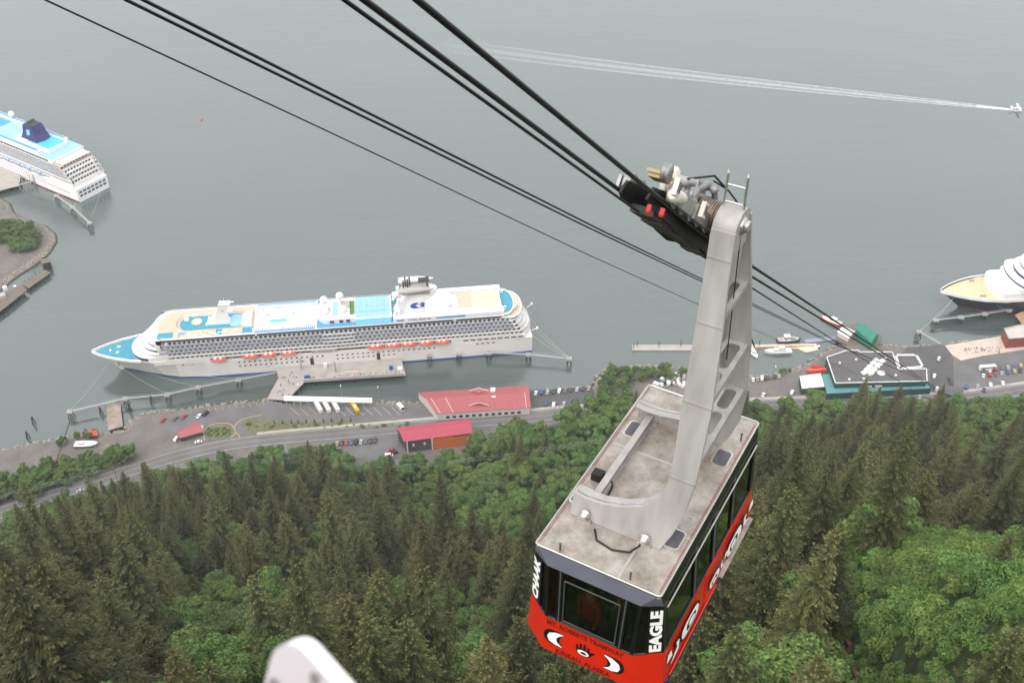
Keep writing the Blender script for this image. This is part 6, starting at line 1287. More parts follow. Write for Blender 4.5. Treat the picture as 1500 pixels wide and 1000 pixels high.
fe = empty('transfer_bridge', at(38, 268, 4.0), .6, label='steel frame transfer bridge at the end of the berth platform', cat='gangway')
for i in range(5): g = MB(); g.tube((i * 3 - 6, -1.5, -6), (i * 3 - 5, 0, 6), .25, n=6); g.tube((i * 3 - 6, 1.5, -6), (i * 3 - 5, 0, 6), .25, n=6); g.build('frame_leg', STEELG, fe)
g = MB(); g.box((0, 0, 0), (15, 2.4, .3)); g.build('bridge_deck', STEELG, fe)
# berth of the navy ship
D3 = [dolphin(x, y, 'concrete mooring dolphin off the navy hulled ship', 'mooring dolphins off the navy ship') for x, y in ((1347, 485), (1371, 468), (1408, 464), (1443, 459), (1478, 453.5), (1515, 448))]
for a, b in zip(D3[1:-1], D3[2:]): catwalk(a, b, 'grey catwalk between dolphins beside the navy hulled ship', 'catwalks beside the navy ship')
catwalk(D3[0], wp(1378, 503, 5.5), 'short grey catwalk from the outer dolphin to the quay', 'catwalks beside the navy ship')
for a, b in ((S3M @ Vector((9, -4, 12)), D3[1]), (S3M @ Vector((9, -4, 12)), D3[0]), (S3M @ Vector((36, -14, 12)), D3[4])): moor(a, b + Vector((0, 0, .5)), 'pale mooring line from the navy hulled bow to a dolphin', group='mooring lines of the navy ship')
deckpier('cruise_pier', [(1487, 461), (1500, 455), (1560, 446), (1600, 450), (1560, 480), (1505, 484)], 4.0, mat('ochre_planks', '#a98d68', .9, var=.15, scale=.5), 'ochre planked pier beside the navy hulled ship', step=8)
# old timber ramp, pile clusters and the wrecked pier on the spit side
deckpier('old_ramp', [(155, 588), (176, 586), (180, 624), (158, 630)], 3.0, RUST, 'rust stained old timber loading ramp by the bow catwalk', step=6)
def pilecluster(x, y, n, label, h=6.0, lean=1.5):
    p = at(x, y, 0); e = empty('pile_cluster', (p.x, p.y, 0), label=label, cat='piles', group='old pile clusters'); rr = random.Random(x)
    for i in range(n): t = i * 2.4; g = MB(); g.tube((math.cos(t) * lean, math.sin(t) * lean, -3), (math.cos(t) * .3, math.sin(t) * .3, h * rr.uniform(.8, 1.1)), .25, n=6); g.build('pile', PILE, e)
for x_, y_ in ((149, 606), (191, 602), (50, 620), (42, 642), (223, 590)): pilecluster(x_, y_, 5, 'cluster of dark old piles standing in the water near the ramp')
pr = deckpier('wrecked_pier', [(-60, 482), (0, 434), (28, 418), (40, 424), (0, 456), (-60, 500)], 4.0, TIMB, 'old timber pier with loading sheds off the wooded spit', step=5)
deckpier('wrecked_pier_end', [(32, 416), (66, 395), (74, 399), (42, 422)], 3.2, TIMB, 'broken end section of the old timber pier', step=4)
for i in range(7): p = at(36 + i * 5.4, 413 - i * 3.4, 3.2); g = MB(); g.tube((0, 0, -3), (.3, 0, 8.5 - 3.2), .22, n=6); o = g.build('standing_pile', PILE, loc=(p.x, p.y, 0)); tag(o, 'bare leaning pile rising above the broken pier end', 'pile', 'bare piles of the broken pier')
pb = empty('pier_head_block', at(70, 392, 0), .5, label='squat timber crib at the tip of the broken pier', cat='pier'); g = MB(); g.box((0, 0, 2.2), (6, 6, 7.6)); g.build('crib', PILE, pb); g = MB(); g.box((0, 0, 6.2), (6.6, 6.6, .4)); g.build('crib_top', TIMB, pb)
for x_, y_, dm, m_ in ((8, 424, (3, 3, 2.6), WBOX), (22, 420, (2, 1.4, 1), WBOX), (2, 436, (7, 5, 2.4), SHGREY)): p = at(x_, y_, 4.0); g = MB(); g.box((p.x - pr.location.x, p.y - pr.location.y, 4 + dm[2] / 2), dm, rz=.6, taper=.9); g.build('pier_shed', m_, pr)
# floating docks
def floatdock(px, label, m=CONC, piles=()):
    P = wpoly(px, .6); c = (sum(p[0] for p in P) / len(P), sum(p[1] for p in P) / len(P)); e = empty('floating_dock', (c[0], c[1], 0), label=label, cat='dock'); g = MB(); g.prism([(p[0] - c[0], p[1] - c[1]) for p in P], -.3, .7); g.build('float_deck', m, e)
    for x, y in piles: p = at(x, y, .6); g = MB(); g.tube((p.x - c[0], p.y - c[1], -4), (p.x - c[0], p.y - c[1], 5.5), .22, n=6); g.build('guide_pile', PILE, e)
    return e
floatdock([(926, 505), (1014, 505), (1014, 513), (926, 513)], 'long grey floating dock lying off the wooded shore', CONC, ((933, 508), (965, 508), (997, 507), (928, 511)))
floatdock([(1092, 505), (1196, 503), (1196, 506), (1092, 508.5)], 'tan floating dock behind the white motor yacht', TAN, ((1112, 506), (1150, 505)))
floatdock([(1178, 497), (1240, 492), (1241, 496), (1180, 502)], 'lilac grey barge dock leading to the boat shed', LILAC, ())
floatdock([(1157, 509), (1197, 507), (1198, 512), (1180, 516), (1170, 511)], 'pale landing float near the warehouse corner', CREAM, ())

# ------------------------------------------------------------ boats
def boat(name, x, y, L_, W_, rz, mh, label, cabin=(), mast=0, deck=None, z=0.0, cat='boat'):
    p = at(x, y, .8); e = empty(name, (p.x, p.y, z), rz, label=label, cat=cat)
    def sec(u): w_ = W_ / 2 * (1 - max(0, u) ** 2.4) * (1 if u > -.92 else .9); sh = 1.4 + .5 * max(0, u) ** 2; x_ = u * L_ / 2; return [Vector((x_ - .06 * L_ * max(0, u) ** 2, -w_ * .6, -.6)), Vector((x_, -w_, sh * L_ / 14)), Vector((x_, w_, sh * L_ / 14)), Vector((x_ - .06 * L_ * max(0, u) ** 2, w_ * .6, -.6))]
    g = MB(); g.loft([sec(u) for u in (-1, -.7, -.3, .1, .4, .65, .85, .97, .999)], smooth=False); hb = g.build('boat_hull', mh, e)
    if deck: g = MB(); g.loft([[sec(u)[1] + Vector((0, .15, .02)), sec(u)[2] + Vector((0, -.15, .02)), sec(u)[2] + Vector((0, -.15, .08)), sec(u)[1] + Vector((0, .15, .08))] for u in (-.97, -.3, .4, .8)], smooth=False); g.build('boat_deck', deck, e)
    for (cx, cl, cwd, z0, z1, m_, tp_) in cabin: g = MB(); g.box((cx, 0, (z0 + z1) / 2), (cl, cwd, z1 - z0), taper=tp_); cb = g.build('cabin', m_, e); g = MB(); g.box((cx, 0, z0 + (z1 - z0) * .62), (cl * (.5 + .5 * tp_) * 1.01, cwd * (.5 + .5 * tp_) * 1.01, (z1 - z0) * .25)); g.build('cabin_windows', DGLASS, cb)
    for k in range(mast): g = MB(); x_ = -L_ * .1 + k * L_ * .25; g.tube((x_, 0, 1), (x_ + .5, 0, 9 - k * 2), .12, n=5); g.tube((x_, 0, 3.5), (x_ - L_ * .25, 0, 6.5 - k), .09, n=5); g.build('mast', STEELG, e)
    return e
boat('motor_yacht', 1139, 515, 19, 5.2, math.pi + .05, WBOX, 'white motor yacht moored at the tan floating dock', ((-1.0, 9, 4.0, 1.9, 3.4, WBOX, .8), (-2.5, 5, 3.2, 3.4, 4.8, WBOX, .7)), 0, WBOX)
boat('workboat', 1156, 498, 17, 5.5, .1, mat('workboat_black', '#33333a', .6, var=.2), 'black hulled workboat with white wheelhouse and mast at the floating dock', ((-2, 5, 3.8, 1.6, 5.0, SWD, .85), (2.5, 3, 3, 1.6, 3.0, SHGREY, .9)), 2, SHGREY)
boat('fishing_boat', 1217, 470, 16, 5, 2.5, ORANGE, 'orange fishing boat with white wheelhouse off the boat shed', ((-2, 5, 3.6, 1.6, 4.2, WBOX, .85),), 2, SWD)
boat('white_cruiser', 1104, 517, 11, 4, -1.3, WBOX, 'white cabin cruiser half hidden behind the hanger arm', ((-.5, 5, 3, 1.3, 2.8, WBOX, .8),), 0, WBOX)
boat('skiff', 1197, 507, 6, 2.2, .4, ORANGE, 'small orange skiff tied at the landing float', (), 0, SWD)
bz = boat('salvage_barge', 128, 652, 15, 5.5, .04, RUST, 'rusty old barge hauled out on the gravel', ((-3, 3, 2.5, 1.5, 2.6, SWD, .9),), 0, SWD, z=GZ + .6, cat='barge'); bz.location = (wp(128, 653).x, wp(128, 653).y, GZ + .6)
p = at(295, 176, 0); g = MB(); g.lathe([(.2, -.6), (1.3, -.4), (1.4, .3), (.6, 1.0), (.35, 2.2), (.1, 2.6)], (0, 0, 0), 12); g.build('buoy', ORANGE, loc=(p.x, p.y, 0), label='small orange buoy floating in the open channel', cat='buoy')
# floatplane taxiing, with its wake
p = at(1490, 160, 1.5); pe = empty('floatplane', (p.x, p.y, 0), R(-8), label='white floatplane skimming the water at the head of its wake', cat='floatplane')
g = MB(); g.loft([[Vector((x_, r_ * math.cos(t), 2.6 + r_ * 1.1 * math.sin(t))) for t in [6.2832 * k / 10 for k in range(10)]] for x_, r_ in ((-6, .15), (-4, .5), (-1, .8), (1.5, .85), (3.4, .6), (4.2, .2))]); g.build('fuselage', WBOX, pe)
g = MB(); g.box((.9, 0, 3.7), (2.0, 15.5, .22)); g.build('wing', WBOX, pe); g = MB(); g.box((-5.6, 0, 2.9), (1.2, 5, .15)); g.box((-5.7, 0, 3.7), (1.4, .15, 1.9)); g.build('tail', WBOX, pe)
for s_ in (-1, 1):
    g = MB(); g.loft([[Vector((x_, s_ * 1.5 + r_ * math.cos(t), .35 + r_ * math.sin(t))) for t in [6.2832 * k / 8 for k in range(8)]] for x_, r_ in ((-3.2, .15), (-2, .4), (2, .45), (3.6, .1))]); g.build('float', WBOX, pe); g = MB(); g.tube((.5, s_ * 1.5, .6), (.5, s_ * .7, 2.2), .08, n=5); g.tube((.9, s_ * 4, 3.6), (.5, s_ * .8, 2.2), .06, n=5); g.build('strut', STEELG, pe)
g = MB()
for k in range(3): g.box((4.3, 0, 2.6), (.08, .16, 2.2), M=Matrix.Rotation(k * 2.094 / 2, 3, 'X'))
g.build('propeller', GREYD, pe)
def foam_mat():
    m = bpy.data.materials.new('foam'); m.use_nodes = True; n = m.node_tree; L = n.links.new; b = n.nodes['Principled BSDF']; b.inputs['Base Color'].default_value = (.85, .87, .87, 1); b.inputs['Roughness'].default_value = .8
    tc = n.nodes.new('ShaderNodeTexCoord'); mp = n.nodes.new('ShaderNodeMapping'); mp.inputs['Scale'].default_value = (14, 5, 1); L(tc.outputs['UV'], mp.inputs[0])
    no = n.nodes.new('ShaderNodeTexNoise'); no.inputs['Scale'].default_value = 3.0; no.inputs['Detail'].default_value = 6; L(mp.outputs[0], no.inputs[0]); at_ = n.nodes.new('ShaderNodeAttribute'); at_.attribute_name = 'foam'
    mu = n.nodes.new('ShaderNodeMath'); mu.operation = 'MULTIPLY_ADD'; mu.inputs[1].default_value = 1.6; mu.inputs[2].default_value = -.35; L(no.outputs[0], mu.inputs[0]); m2 = n.nodes.new('ShaderNodeMath'); m2.operation = 'MULTIPLY'; m2.use_clamp = True; L(mu.outputs[0], m2.inputs[0]); L(at_.outputs['Fac'], m2.inputs[1]); L(m2.outputs[0], b.inputs['Alpha']); return m
W0, W1 = at(1484, 161, 0), at(640, 62, 0); NS, NT = 120, 12; V = []; Fo = []; UV = []
for i in range(NS + 1):
    t = i / NS; c_ = W0.lerp(W1, t); dv = (W1 - W0).normalized(); n_ = Vector((-dv.y, dv.x, 0)); c_ = c_ + n_ * (9 * math.sin(t * 2.6)); hw_ = 2.4 + 17 * t ** .75
    for k in range(NT + 1): u = k / NT * 2 - 1; V.append(c_ + n_ * u * hw_ + Vector((0, 0, .05))); Fo.append(1.15 * (1 - t) ** .6 * (1.25 if t < .12 else 1) * (max(math.exp(-((abs(u) - .8) / .16) ** 2), .75 * math.exp(-(u / .35) ** 2)) if t > .05 else math.exp(-u * u * 2) * 1.5) * (1 - abs(u) ** 8)); UV.append((t * 3, u))
fi = np.arange((NS + 1) * (NT + 1)).reshape(NS + 1, NT + 1); FF = np.stack([fi[:-1, :-1], fi[1:, :-1], fi[1:, 1:], fi[:-1, 1:]], -1).reshape(-1, 4); me = np_mesh('wake', np.array([v[:] for v in V]), FF, foam_mat()); me.attributes.new('foam', 'FLOAT', 'POINT').data.foreach_set('value', Fo)
uv = me.uv_layers.new(name='UVMap'); uv.data.foreach_set('uv', np.array([UV[i] for i in FF.ravel()], np.float32).ravel()); link('wake', me, label='long pale foam wake trailing behind the floatplane', cat='wake', kind='stuff')

# ------------------------------------------------------------ vehicles
def car_mesh(name, mp_, van=False):
    g = MB(); w_ = .9
    prof = [(-2.2, .35), (-2.2, .85), (-1.9, .95), (-1.2, 1.0), (-.7, 1.45), (.75, 1.45), (1.35, 1.0), (2.05, .85), (2.2, .6), (2.2, .35)] if not van else [(-2.5, .4), (-2.5, 1.9), (-2.3, 2.05), (1.2, 2.05), (1.8, 1.2), (2.4, 1.0), (2.5, .4)]
    g.extr(prof[::-1], (0, 0, 0), (1, 0, 0), (0, 0, 1), (0, 1, 0), -w_, w_, 0)
    if not van: g.box((.02, 0, 1.22), (1.9, 1.84, .34), 1, taper=.86); g.extr([(1.34, 1.0), (.78, 1.44), (.82, 1.46), (1.4, 1.02)], (0, 0, 0), (1, 0, 0), (0, 0, 1), (0, 1, 0), -.78, .78, 1); g.extr([(-1.25, 1.0), (-.75, 1.44), (-.79, 1.46), (-1.3, 1.02)][::-1], (0, 0, 0), (1, 0, 0), (0, 0, 1), (0, 1, 0), -.78, .78, 1)
    else: g.box((-.4, 0, 1.55), (3.6, 1.84, .5), 1); g.extr([(1.2, 2.0), (1.8, 1.22), (1.87, 1.24), (1.27, 2.06)], (0, 0, 0), (1, 0, 0), (0, 0, 1), (0, 1, 0), -.8, .8, 1)
    for x_ in (-1.35, 1.35):
        for y_ in (-.82, .82): g.lathe([(.33, -.1), (.33, .1)], (x_, y_, .33), 10, 2, axis=(0, 1, 0))
    g.box((2.2, 0, .62), (.05, 1.5, .14), 3); g.box((-2.21, 0, .72), (.05, 1.5, .12), 4); return g.mesh(name, [mp_, DGLASS, mat('tyre', '#1b1b1c', .9), WBOX, REDL])
CARCOL = {'white': '#e6e5e2', 'silver': '#a9adb2', 'black': '#1d1e21', 'red': '#a32226', 'blue': '#2d4a86', 'green': '#2f4f42', 'grey': '#5d6066', 'tan': '#a3937a'}
CM = {(c_, v_): car_mesh('car', mat('car_' + c_, h_, .3, var=.04, coat=.4), v_) for c_, h_ in CARCOL.items() for v_ in (False, True)}
def car(x, y, rz, col, where, van=False, group='parked cars'):
    p = wp(x, y); o = link('parked_van' if van else 'parked_car', CM[(col, van)], loc=(p.x, p.y, GZ + .06), rz=rz); tag(o, '%s %s %s' % (col, 'van' if van else 'car', where), 'van' if van else 'car', group)
cols = list(CARCOL)
for i, c_ in enumerate(('tan', 'black', 'red', 'blue', 'black', 'silver', 'grey', 'black', 'black')): car(494 + i * 7.0, 650.6 - i * .55, 1.5, c_, 'in the short row beside the orange walled hall', van=i in (4,), group='cars in the row by the hall')
car(574, 660, .3, 'red', 'beside the orange walled hall'); car(570, 668, .1, 'white', 'beside the orange walled hall', True); car(578, 664, .4, 'black', 'beside the orange walled hall')
for i, c_ in enumerate(('white', 'blue', 'silver', 'black', 'white', 'grey', 'black', 'silver', 'black', 'tan')): car(785 + i * 8.6, 576.5 - i * .75, 1.35, c_, 'in the lot behind the long red roofed terminal', van=i in (1, 4), group='cars in the lot by the terminal')
for x_, y_, c_, v_ in ((811, 594, 'white', True), (826, 592, 'silver', False), (842, 590, 'grey', False), (800, 592, 'blue', False)): car(x_, y_, 1.4, c_, 'nearer the trees in the lot by the terminal', v_, 'cars in the lot by the terminal')
for x_, y_, c_, v_ in ((239, 616, 'red', False), (257, 613.5, 'grey', False), (270, 611, 'red', False), (292, 610, 'white', False), (302, 606.5, 'black', True)): car(x_, y_, 1.2, c_, 'on the gravel beside the small red roofed hut', v_, 'cars by the hut')
car(259, 644, 1.3, 'white', 'beside the wall of the small hut', True, 'cars by the hut'); car(291, 648, .3, 'white', 'at the far corner of the small hut', False, 'cars by the hut'); car(118, 719.5, .42, 'silver', 'driving on the road below the hedge', False, 'cars on the road')
for i, c_ in enumerate(('white', 'tan', 'white', 'black', 'grey', 'black', 'silver')): car(1103 + i * 6.3, 556.8 - i * .9, 1.4, c_, 'in the row on the gravel by the shore', van=i in (2,), group='cars on the gravel by the shore')
for x_, y_, c_, v_ in ((1118, 579, 'white', False), (1160, 576, 'white', True), (1375, 526, 'white', False), (1390, 555, 'black', False), (1393, 562, 'black', False), (1368, 552, 'white', True), (1372, 571, 'white', True), (1398, 577, 'red', True), (1347, 582, 'silver', False), (1415, 568, 'blue', True), (1432, 567, 'silver', False), (1441, 572, 'black', False)): car(x_, y_, 1.1, c_, 'near the green warehouse', v_, 'cars near the warehouse')
for i in range(14): car(1440 + (i % 7) * 9, 551 - (i // 7) * 7 - (i % 7) * 1.2, 1.2 + .1 * (i % 3), cols[(i * 3) % 8], 'in the lot below the plaza', i % 4 == 1, 'cars in the plaza lot')
car(1450, 565, 1.3, 'white', 'at the tree edge of the plaza lot', True, 'cars in the plaza lot'); car(1468, 563, 1.3, 'white', 'at the tree edge of the plaza lot', True, 'cars in the plaza lot')
for x_, y_ in ((268, 702), (275, 699), (294, 694), (301, 696)): car(x_, y_, .2, 'white', 'in the clearing below the road', True, 'vans in the clearing') if False else None
def bus(x, y, rz, col, label, L_=12.0, group='buses'):
    p = wp(x, y); e = empty('bus', (p.x, p.y, GZ + .06), rz, label=label, cat='bus', group=group); g = MB(); w_ = 1.28; pr_ = [(-L_ / 2, .4), (-L_ / 2, 3.0), (-L_ / 2 + .25, 3.25), (L_ / 2 - .6, 3.25), (L_ / 2 - .1, 2.6), (L_ / 2, 1.2), (L_ / 2, .4)]; g.extr(pr_[::-1], (0, 0, 0), (1, 0, 0), (0, 0, 1), (0, 1, 0), -w_, w_); g.build('body', col, e)
    for s_ in (-1, 1): g = MB(); g.box((-.3, s_ * w_, 2.25), (L_ - 1.6, .05, .85)); g.build('window_strip', DGLASS, e)
    g = MB(); g.extr([(L_ / 2 - .58, 3.2), (L_ / 2 - .08, 2.56), (L_ / 2 - .02, 1.5), (L_ / 2 + .04, 1.5), (L_ / 2 - .02, 2.6), (L_ / 2 - .52, 3.24)], (0, 0, 0), (1, 0, 0), (0, 0, 1), (0, 1, 0), -1.1, 1.1); g.build('windscreen', DGLASS, e)
    for x_ in (-L_ * .28, L_ * .32):
        for y_ in (-1.15, 1.15): g = MB(); g.lathe([(.5, -.14), (.5, .14)], (x_, y_, .5), 12, axis=(0, 1, 0)); g.build('wheel', mat('tyre', '#1b1b1c', .9), e)
    g = MB(); g.box((-L_ * .1, 0, 3.3), (2.4, 1.6, .2)); g.build('roof_unit', WBOX, e)
PURP = mat('bus_purple', '#4a3f86', .4, var=.05); BYEL = mat('bus_yellow', '#d9a514', .45, var=.05)
for i, x_ in enumerate((466, 478, 491)): bus(x_, 597.5 - i * .4, R(-62) + math.pi, WBOX, 'white tour bus parked in the lot behind the white canopy', group='white tour buses in the lot')
bus(519.5, 599, R(-60) + math.pi, BYEL, 'yellow school bus parked beside the white tour buses', 11.0); bus(587, 599, R(-55), WBOX, 'short white shuttle bus alone near the terminal end of the lot', 6.5); bus(1446, 541, .12, WBOX, 'white coach parked in the lot below the plaza', 11.5)
# crawler crane on the gravel
p = wp(80, 681); ce = empty('crawler_crane', (p.x, p.y, GZ), .5, label='red crawler crane with long lattice boom on the gravel yard', cat='crane')
for s_ in (-1, 1): g = MB(); g.box((0, s_ * 1.5, .5), (5, .7, 1.0)); g.build('track', PILE, ce)
g = MB(); g.box((-.6, 0, 2.2), (4.6, 3.0, 2.2), taper=.92); g.build('house', REDROOF, ce); g = MB(); g.box((1.5, 1.1, 2.3), (1.4, 1.0, 1.8)); g.build('cab', REDROOF, ce)
tip = at(104, 612, 22) - ce.location; tip = Matrix.Rotation(-.5, 3, 'Z') @ tip; base = Vector((1.4, 0, 2.0)); g = MB(); d = (tip - base).normalized(); a_ = d.orthogonal().normalized(); b_ = d.cross(a_)
for k in range(4): o_ = (a_ * math.cos(k * 1.571) + b_ * math.sin(k * 1.571)) * .6; g.tube(base + o_ * .4, tip + o_ * .4, .09, n=5)
nb_ = 22
for k in range(nb_):
    for q in range(4): o0 = (a_ * math.cos(q * 1.571) + b_ * math.sin(q * 1.571)) * .25; o1 = (a_ * math.cos(q * 1.571 + 1.571) + b_ * math.sin(q * 1.571 + 1.571)) * .25; g.tube(base.lerp(tip, k / nb_) + o0, base.lerp(tip, (k + 1) / nb_) + o1, .05, n=4, cap=False)
g.build('lattice_boom', mat('boom_dark', '#4a3c38', .7, var=.2), ce); g = MB(); g.tube(tip, tip - Vector((0, 0, 14)), .04, n=4); g.tube(tip, (-2.4, 0, 4.5), .04, n=4); g.build('hoist_cable', GREASE, ce)
# lamp posts on the quay, utility poles and wires
for x_, y_ in ((439, 578), (501, 580), (555, 582), (1133, 552)):
    p = wp(x_, y_); e = empty('lamp_post', (p.x, p.y, GZ - .1), label='tall grey lamp post at the quay edge', cat='lamp post', group='quay lamp posts'); g = MB(); g.tube((0, 0, 0), (0, 0, 9.5), .12, .07, n=6); g.build('post', STEELG, e); g = MB(); g.box((.0, -.6, 9.5), (.5, 1.6, .2)); g.build('lamp_head', WBOX, e)
PO = []
for x_, y_ in ((-60, 765), (29, 738), (171, 700), (420, 700), (600, 706), (800, 690), (980, 664)):
    q = at(x_, y_, 18); zz = hz(q.x, q.y); q = at(x_, y_, zz + 9); zz = hz(q.x, q.y); e = empty('utility_pole', (q.x, q.y, zz - .5), .3, label='wooden utility pole with crossarm among the trees', cat='utility pole', group='utility poles above the road'); g = MB(); g.tube((0, 0, 0), (0, 0, 20.0), .2, .14, n=7); g.build('pole', TIMB, e); g = MB(); g.box((0, 0, 19.4), (.2, 3.2, .22)); g.build('crossarm', TIMB, e); PO.append(Vector((q.x, q.y, zz + 19.1)))
for i, (a, b) in enumerate(zip(PO[:-1], PO[1:])):
    for o_ in (-1.3, 0, 1.3):
        oo = Vector((.3 * o_, o_, .1)); pts = [(a + oo).lerp(b + oo, t) - Vector((0, 0, 5 * t * (1 - t))) for t in [k / 10 for k in range(11)]]; g = MB(); g.path(pts, .035, 4); g.build('power_line', STEELG, label='thin pale power line strung between the utility poles', cat='power line', group='power lines above the road')
# yard clutter behind the wooded shore: boats and boxes on the gravel
rr = random.Random(31)
for i in range(34):
    x_, y_ = rr.uniform(955, 1003), rr.uniform(549, 566); p = wp(x_, y_); c_ = rr.choice(('white', 'white', 'white', 'blue', 'green', 'tan', 'grey')); s_ = rr.uniform(1.2, 2.6); g = MB(); g.box((0, 0, s_ * .4), (s_ * 1.5, s_, s_ * .8), taper=rr.uniform(.6, 1)); g.box((0, 0, s_ * .85), (s_ * .8, s_ * .6, s_ * .2)); o = g.build('storage_crate', mat('car_' + c_, CARCOL[c_]), loc=(p.x, p.y, GZ), rz=rr.uniform(0, 3)); tag(o, '%s storage crate in the cluttered yard behind the shore thicket' % c_, 'crate', 'crates in the cluttered yard')
# shore boulders
rr = random.Random(5); g = MB(); SP_ = [Vector((*p, 0)) for p in SHORE[1:-3]]
for a, b in zip(SP_[:-1], SP_[1:]):
    for k in range(int((b - a).length / .9)):
        q = a.lerp(b, rr.random()); n_ = Vector((-(b - a).y, (b - a).x, 0)).normalized() * rr.uniform(-3.2, 1.5); q = q + n_; s_ = rr.uniform(.35, 1.0); zz = max(-.3, min(GZ, (2.2 - n_.length * (1 if n_.y > 0 else -1)) * .75)); v = [Vector((x_, y_, z_)) * s_ * rr.uniform(.7, 1.2) for x_ in (-1, 1) for y_ in (-1, 1) for z_ in (-.7, .7)]
        g.add([q + Vector((0, 0, zz * .6 + .4)) + p for p in v], [(0, 1, 3, 2), (4, 6, 7, 5), (0, 4, 5, 1), (2, 3, 7, 6), (0, 2, 6, 4), (1, 5, 7, 3)])
tag(g.build('shore_boulders', mat('boulder', '#8f857a', .95, var=.3, scale=.8)), 'grey riprap boulders along the water edge', 'boulders', kind='stuff')
# lower terminal of the tramway
P = cw(-4, TA + 4, TC); lt = empty('lower_terminal', (P.x, P.y, GZ), -AZ, label='low grey tram terminal where the ropes end behind the trees', cat='building'); hgt = P.z - GZ + 1.0; g = MB(); g.box((0, 3, hgt / 2), (14, 9, hgt)); g.build('walls', WALLG, lt); g = MB(); g.box((0, 3, hgt + .2), (14.6, 9.6, .4)); g.build('roof', FLATR, lt)
# ================================================================= people
def skin_body(name, J, E, rad, mats, zones):
    """continuous body grown over a joint skeleton; faces coloured by height zone"""
    me = bpy.data.meshes.new('sk'); me.from_pydata(J, E, []); o = bpy.data.objects.new('sk', me); COL.objects.link(o); md = o.modifiers.new('s', 'SKIN'); md.use_smooth_shade = True
    for i, r_ in enumerate(rad): me.skin_vertices[0].data[i].radius = r_ if isinstance(r_, tuple) else (r_, r_)
    me.skin_vertices[0].data[0].use_root = True; su = o.modifiers.new('d', 'SUBSURF'); su.levels = 1; su.render_levels = 1
    bpy.context.view_layer.update(); m = bpy.data.meshes.new_from_object(o.evaluated_get(bpy.context.evaluated_depsgraph_get())); bpy.data.objects.remove(o); m.name = name; m.materials.clear()
    for q in mats: m.materials.append(q)
    for p in m.polygons: p.material_index = zones(p.center)
    return m
def person_mesh(step, top, trouser, hair, arm=0.0):
    J = [(0, 0, .95), (0, 0, 1.15), (0, 0, 1.36), (0, 0, 1.50), (0, 0, 1.56), (0, .01, 1.66), (0, .01, 1.75)]; E = [(0, 1), (1, 2), (2, 3), (3, 4), (4, 5), (5, 6)]; rd = [(.15, .10), (.14, .10), (.17, .11), (.07, .07), (.055, .055), (.085, .10), (.06, .07)]
    for s in (-1, 1):
        k = len(J); a_ = step * s; J += [(s * .10, 0, .90), (s * .11, .20 * a_, .50), (s * .11, .16 * a_ - .12 * abs(a_), .09), (s * .12, .16 * a_ + .12, .04)]; E += [(0, k), (k, k + 1), (k + 1, k + 2), (k + 2, k + 3)]; rd += [.09, .065, .05, .045]
        k = len(J); b_ = -.5 * a_ + arm; J += [(s * .20, 0, 1.42), (s * .26, .12 * b_, 1.16), (s * .24, .30 * b_ + .05, .92), (s * .23, .33 * b_ + .08, .84)]; E += [(2, k), (k, k + 1), (k + 1, k + 2), (k + 2, k + 3)]; rd += [.065, .05, .04, .045]
    def z(c):
        if c.z > 1.70 or (c.z > 1.60 and c.y < -.03): return 3
        if c.z > 1.50: return 2
        if c.z < .10: return 4
        if abs(c.x) > .17 and c.z < .93: return 2
        return 0 if c.z > .92 else 1
    return skin_body('person', J, E, rd, [top, trouser, SKINM, hair, mat('shoe', '#241f1c', .8)], z)
SKINM = mat('skin', '#c79274', .6, var=.05); HAIRB = mat('hair_brown', '#3b2a1e', .7, var=.2); HAIRL = mat('hair_fair', '#a9814f', .7, var=.2); JEAN = mat('jeans', '#2f3a52', .85, var=.15); DARKT = mat('dark_trousers', '#28282c', .85, var=.15)
TOPS = [('red', '#a82c2c'), ('navy', '#27304f'), ('white', '#dcdad5'), ('green', '#3d5c45'), ('black', '#222226'), ('yellow', '#c9a33a')]
PM = [(c_, person_mesh(.9 if i % 2 else .35, mat('jacket_' + c_, h_, .85, var=.1), JEAN if i % 2 else DARKT, HAIRB if i % 3 else HAIRL)) for i, (c_, h_) in enumerate(TOPS)]
rr = random.Random(77)
def crowd(pts, z, where, group):
    for x_, y_ in pts:
        c_, me = rr.choice(PM); p = at(x_, y_, z); tag(link('person', me, loc=(p.x, p.y, z), rz=rr.uniform(0, 6.28)), 'person in a %s jacket %s' % (c_, where), 'person', group)
crowd([(rr.uniform(402, 424) + t * 14, 584 - t * 38 + rr.uniform(-2, 2)) for t in [rr.random() for _ in range(26)]], 4.12, 'walking on the approach ramp of the ship dock', 'people on the ship dock')
crowd([(x_ := rr.uniform(448, 585), 556.5 - (x_ - 446) * .066 - rr.uniform(0, 3)) for _ in range(30)], 4.12, 'standing along the fence of the ship dock', 'people on the ship dock')
crowd([(rr.uniform(1410, 1466), rr.uniform(509, 518)) for _ in range(44)], GZ + .06, 'gathered on the tan plaza', 'people on the plaza')
# riders in the cabin
for x_, y_, rz_, k in ((-.28, -2.15, 2.9, 0), (.30, -2.05, 3.5, 3), (-.75, -1.5, 2.6, 1), (.7, -.6, 1.6, 0), (-.2, .4, .5, 3), (.75, 1.1, 1.5, 0)):
    c_, me = PM[k]; tag(link('person', me, M=CABM @ Matrix.Translation((x_, y_, -2.92)) @ Matrix.Rotation(rz_, 4, 'Z')), 'rider in a %s jacket standing inside the red cabin %s' % (c_, 'at the uphill window' if y_ < -1.9 else 'by the side windows'), 'person', 'riders in the cabin')
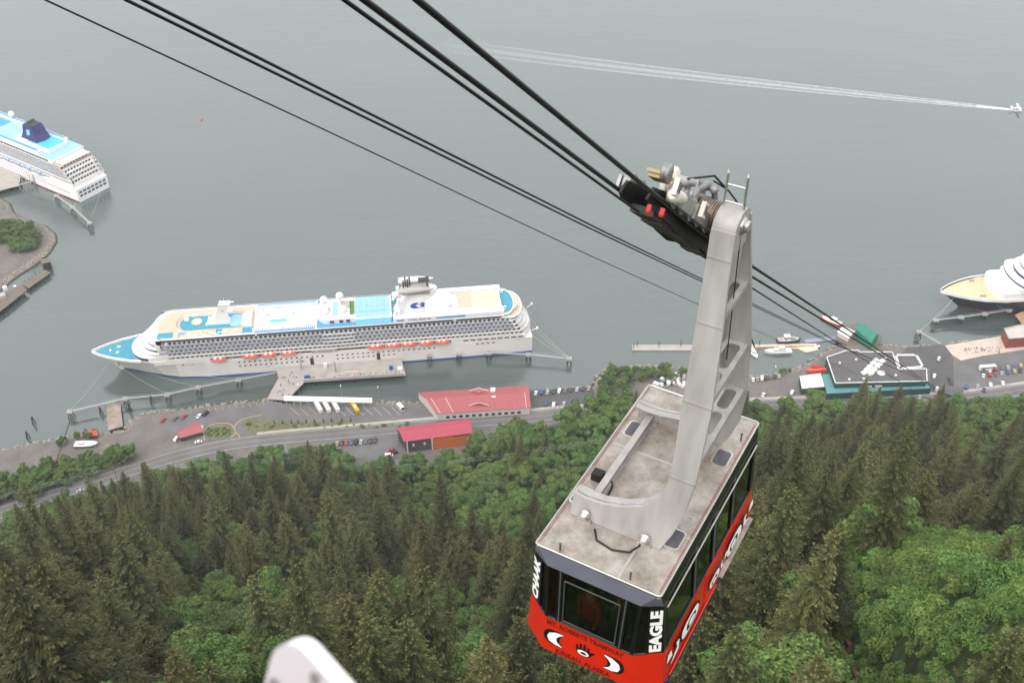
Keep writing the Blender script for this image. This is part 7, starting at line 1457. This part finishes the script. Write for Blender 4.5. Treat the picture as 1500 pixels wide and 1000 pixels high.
# ---- pale rounded panel at the edge of the viewing deck
dkz = CAMZ - 1.62
e = empty('viewing_deck', (0, -1.2, dkz), label='timber viewing deck on posts at the top of the slope', cat='deck'); g = MB()
for i in range(17): g = MB(); g.box((-2.0 + i * .25, 0, -.03), (.235, 3.0, .06)); g.build('deck_board', TIMB, e)
for x_ in (-1.8, 1.8):
    for y_ in (-1.3, 1.3): g = MB(); z_ = hz(x_, y_ - 1.2) - dkz - 1; g.tube((x_, y_, z_), (x_, y_, -.06), .14, n=8); g.build('support_post', TIMB, e)
# stands on the deck edge; outline read from the photo on a plane 1 m away, tilted with the view
Mv = cam.matrix_basis if False else Matrix.Translation(cam.location) @ cam.rotation_euler.to_matrix().to_4x4(); DZ = 1.05
def vp(x, y, d=DZ): return Mv @ Vector(((x - 750) / FPX * d, -(y - 500) / FPX * d, -d))
face = [(384, 1015), (390, 990), (397, 962), (403, 950), (412, 944), (424, 942.5), (434, 945), (444, 952), (462, 972), (500, 1015), (560, 1080), (560, 1180), (370, 1180)]
nrm_ = (Mv.to_3x3() @ Vector((.80, .26, -.55))).normalized(); A = [vp(x, y) for x, y in face]; c0 = A[0]
g = MB(); Bk = [p + nrm_ * .0175 for p in A]; n = len(A); g.add(A + Bk, [(i, n + i, n + (i + 1) % n, (i + 1) % n) for i in range(n)], 0, True); g.add(A, [tuple(range(n))], 1); g.add(Bk, [tuple(range(n))[::-1]], 0)
PW = mat('pale_panel_edge', '#dedad8', .4, var=.03); PF = mat('pale_panel_face', '#a39da0', .5, var=.04, scale=12)
pn = g.build('signboard_panel', [PW, PF], label='pale rounded metal panel with bolts at the deck edge', cat='panel')
for x_, y_ in ((462, 992), (402, 1000)): p = vp(x_, y_); g = MB(); g.lathe([(.006, 0), (.006, .003), (.003, .005)], p, 10, axis=-nrm_); g.build('bolt', mat('bolt_dark', '#6f6a68', .5, .4), pn)
lo = vp(465, 1150); g = MB(); g.tube(lo + nrm_ * .013, Vector((lo.x + nrm_.x * .013, lo.y + nrm_.y * .013, dkz - .3)), .022, n=8); g.build('panel_post', STEELG, pn)
# ================================================================= thin coastal haze
g = MB(); g.b2((-9100, -300, -9), (9100, 18100, 472)); hzb = g.mesh('haze', []) if False else None
hm = bpy.data.materials.new('haze'); hm.use_nodes = True; n_ = hm.node_tree
for q in list(n_.nodes):
    if q.type == 'BSDF_PRINCIPLED': n_.nodes.remove(q)
pv = n_.nodes.new('ShaderNodeVolumePrincipled'); pv.inputs['Density'].default_value = .00010; pv.inputs['Color'].default_value = (.93, .95, .97, 1); pv.inputs['Anisotropy'].default_value = .1
n_.links.new(pv.outputs[0], n_.nodes['Material Output'].inputs['Volume'])
tag(g.build('haze', hm), 'thin pale haze over the channel and slope', 'haze', kind='stuff')
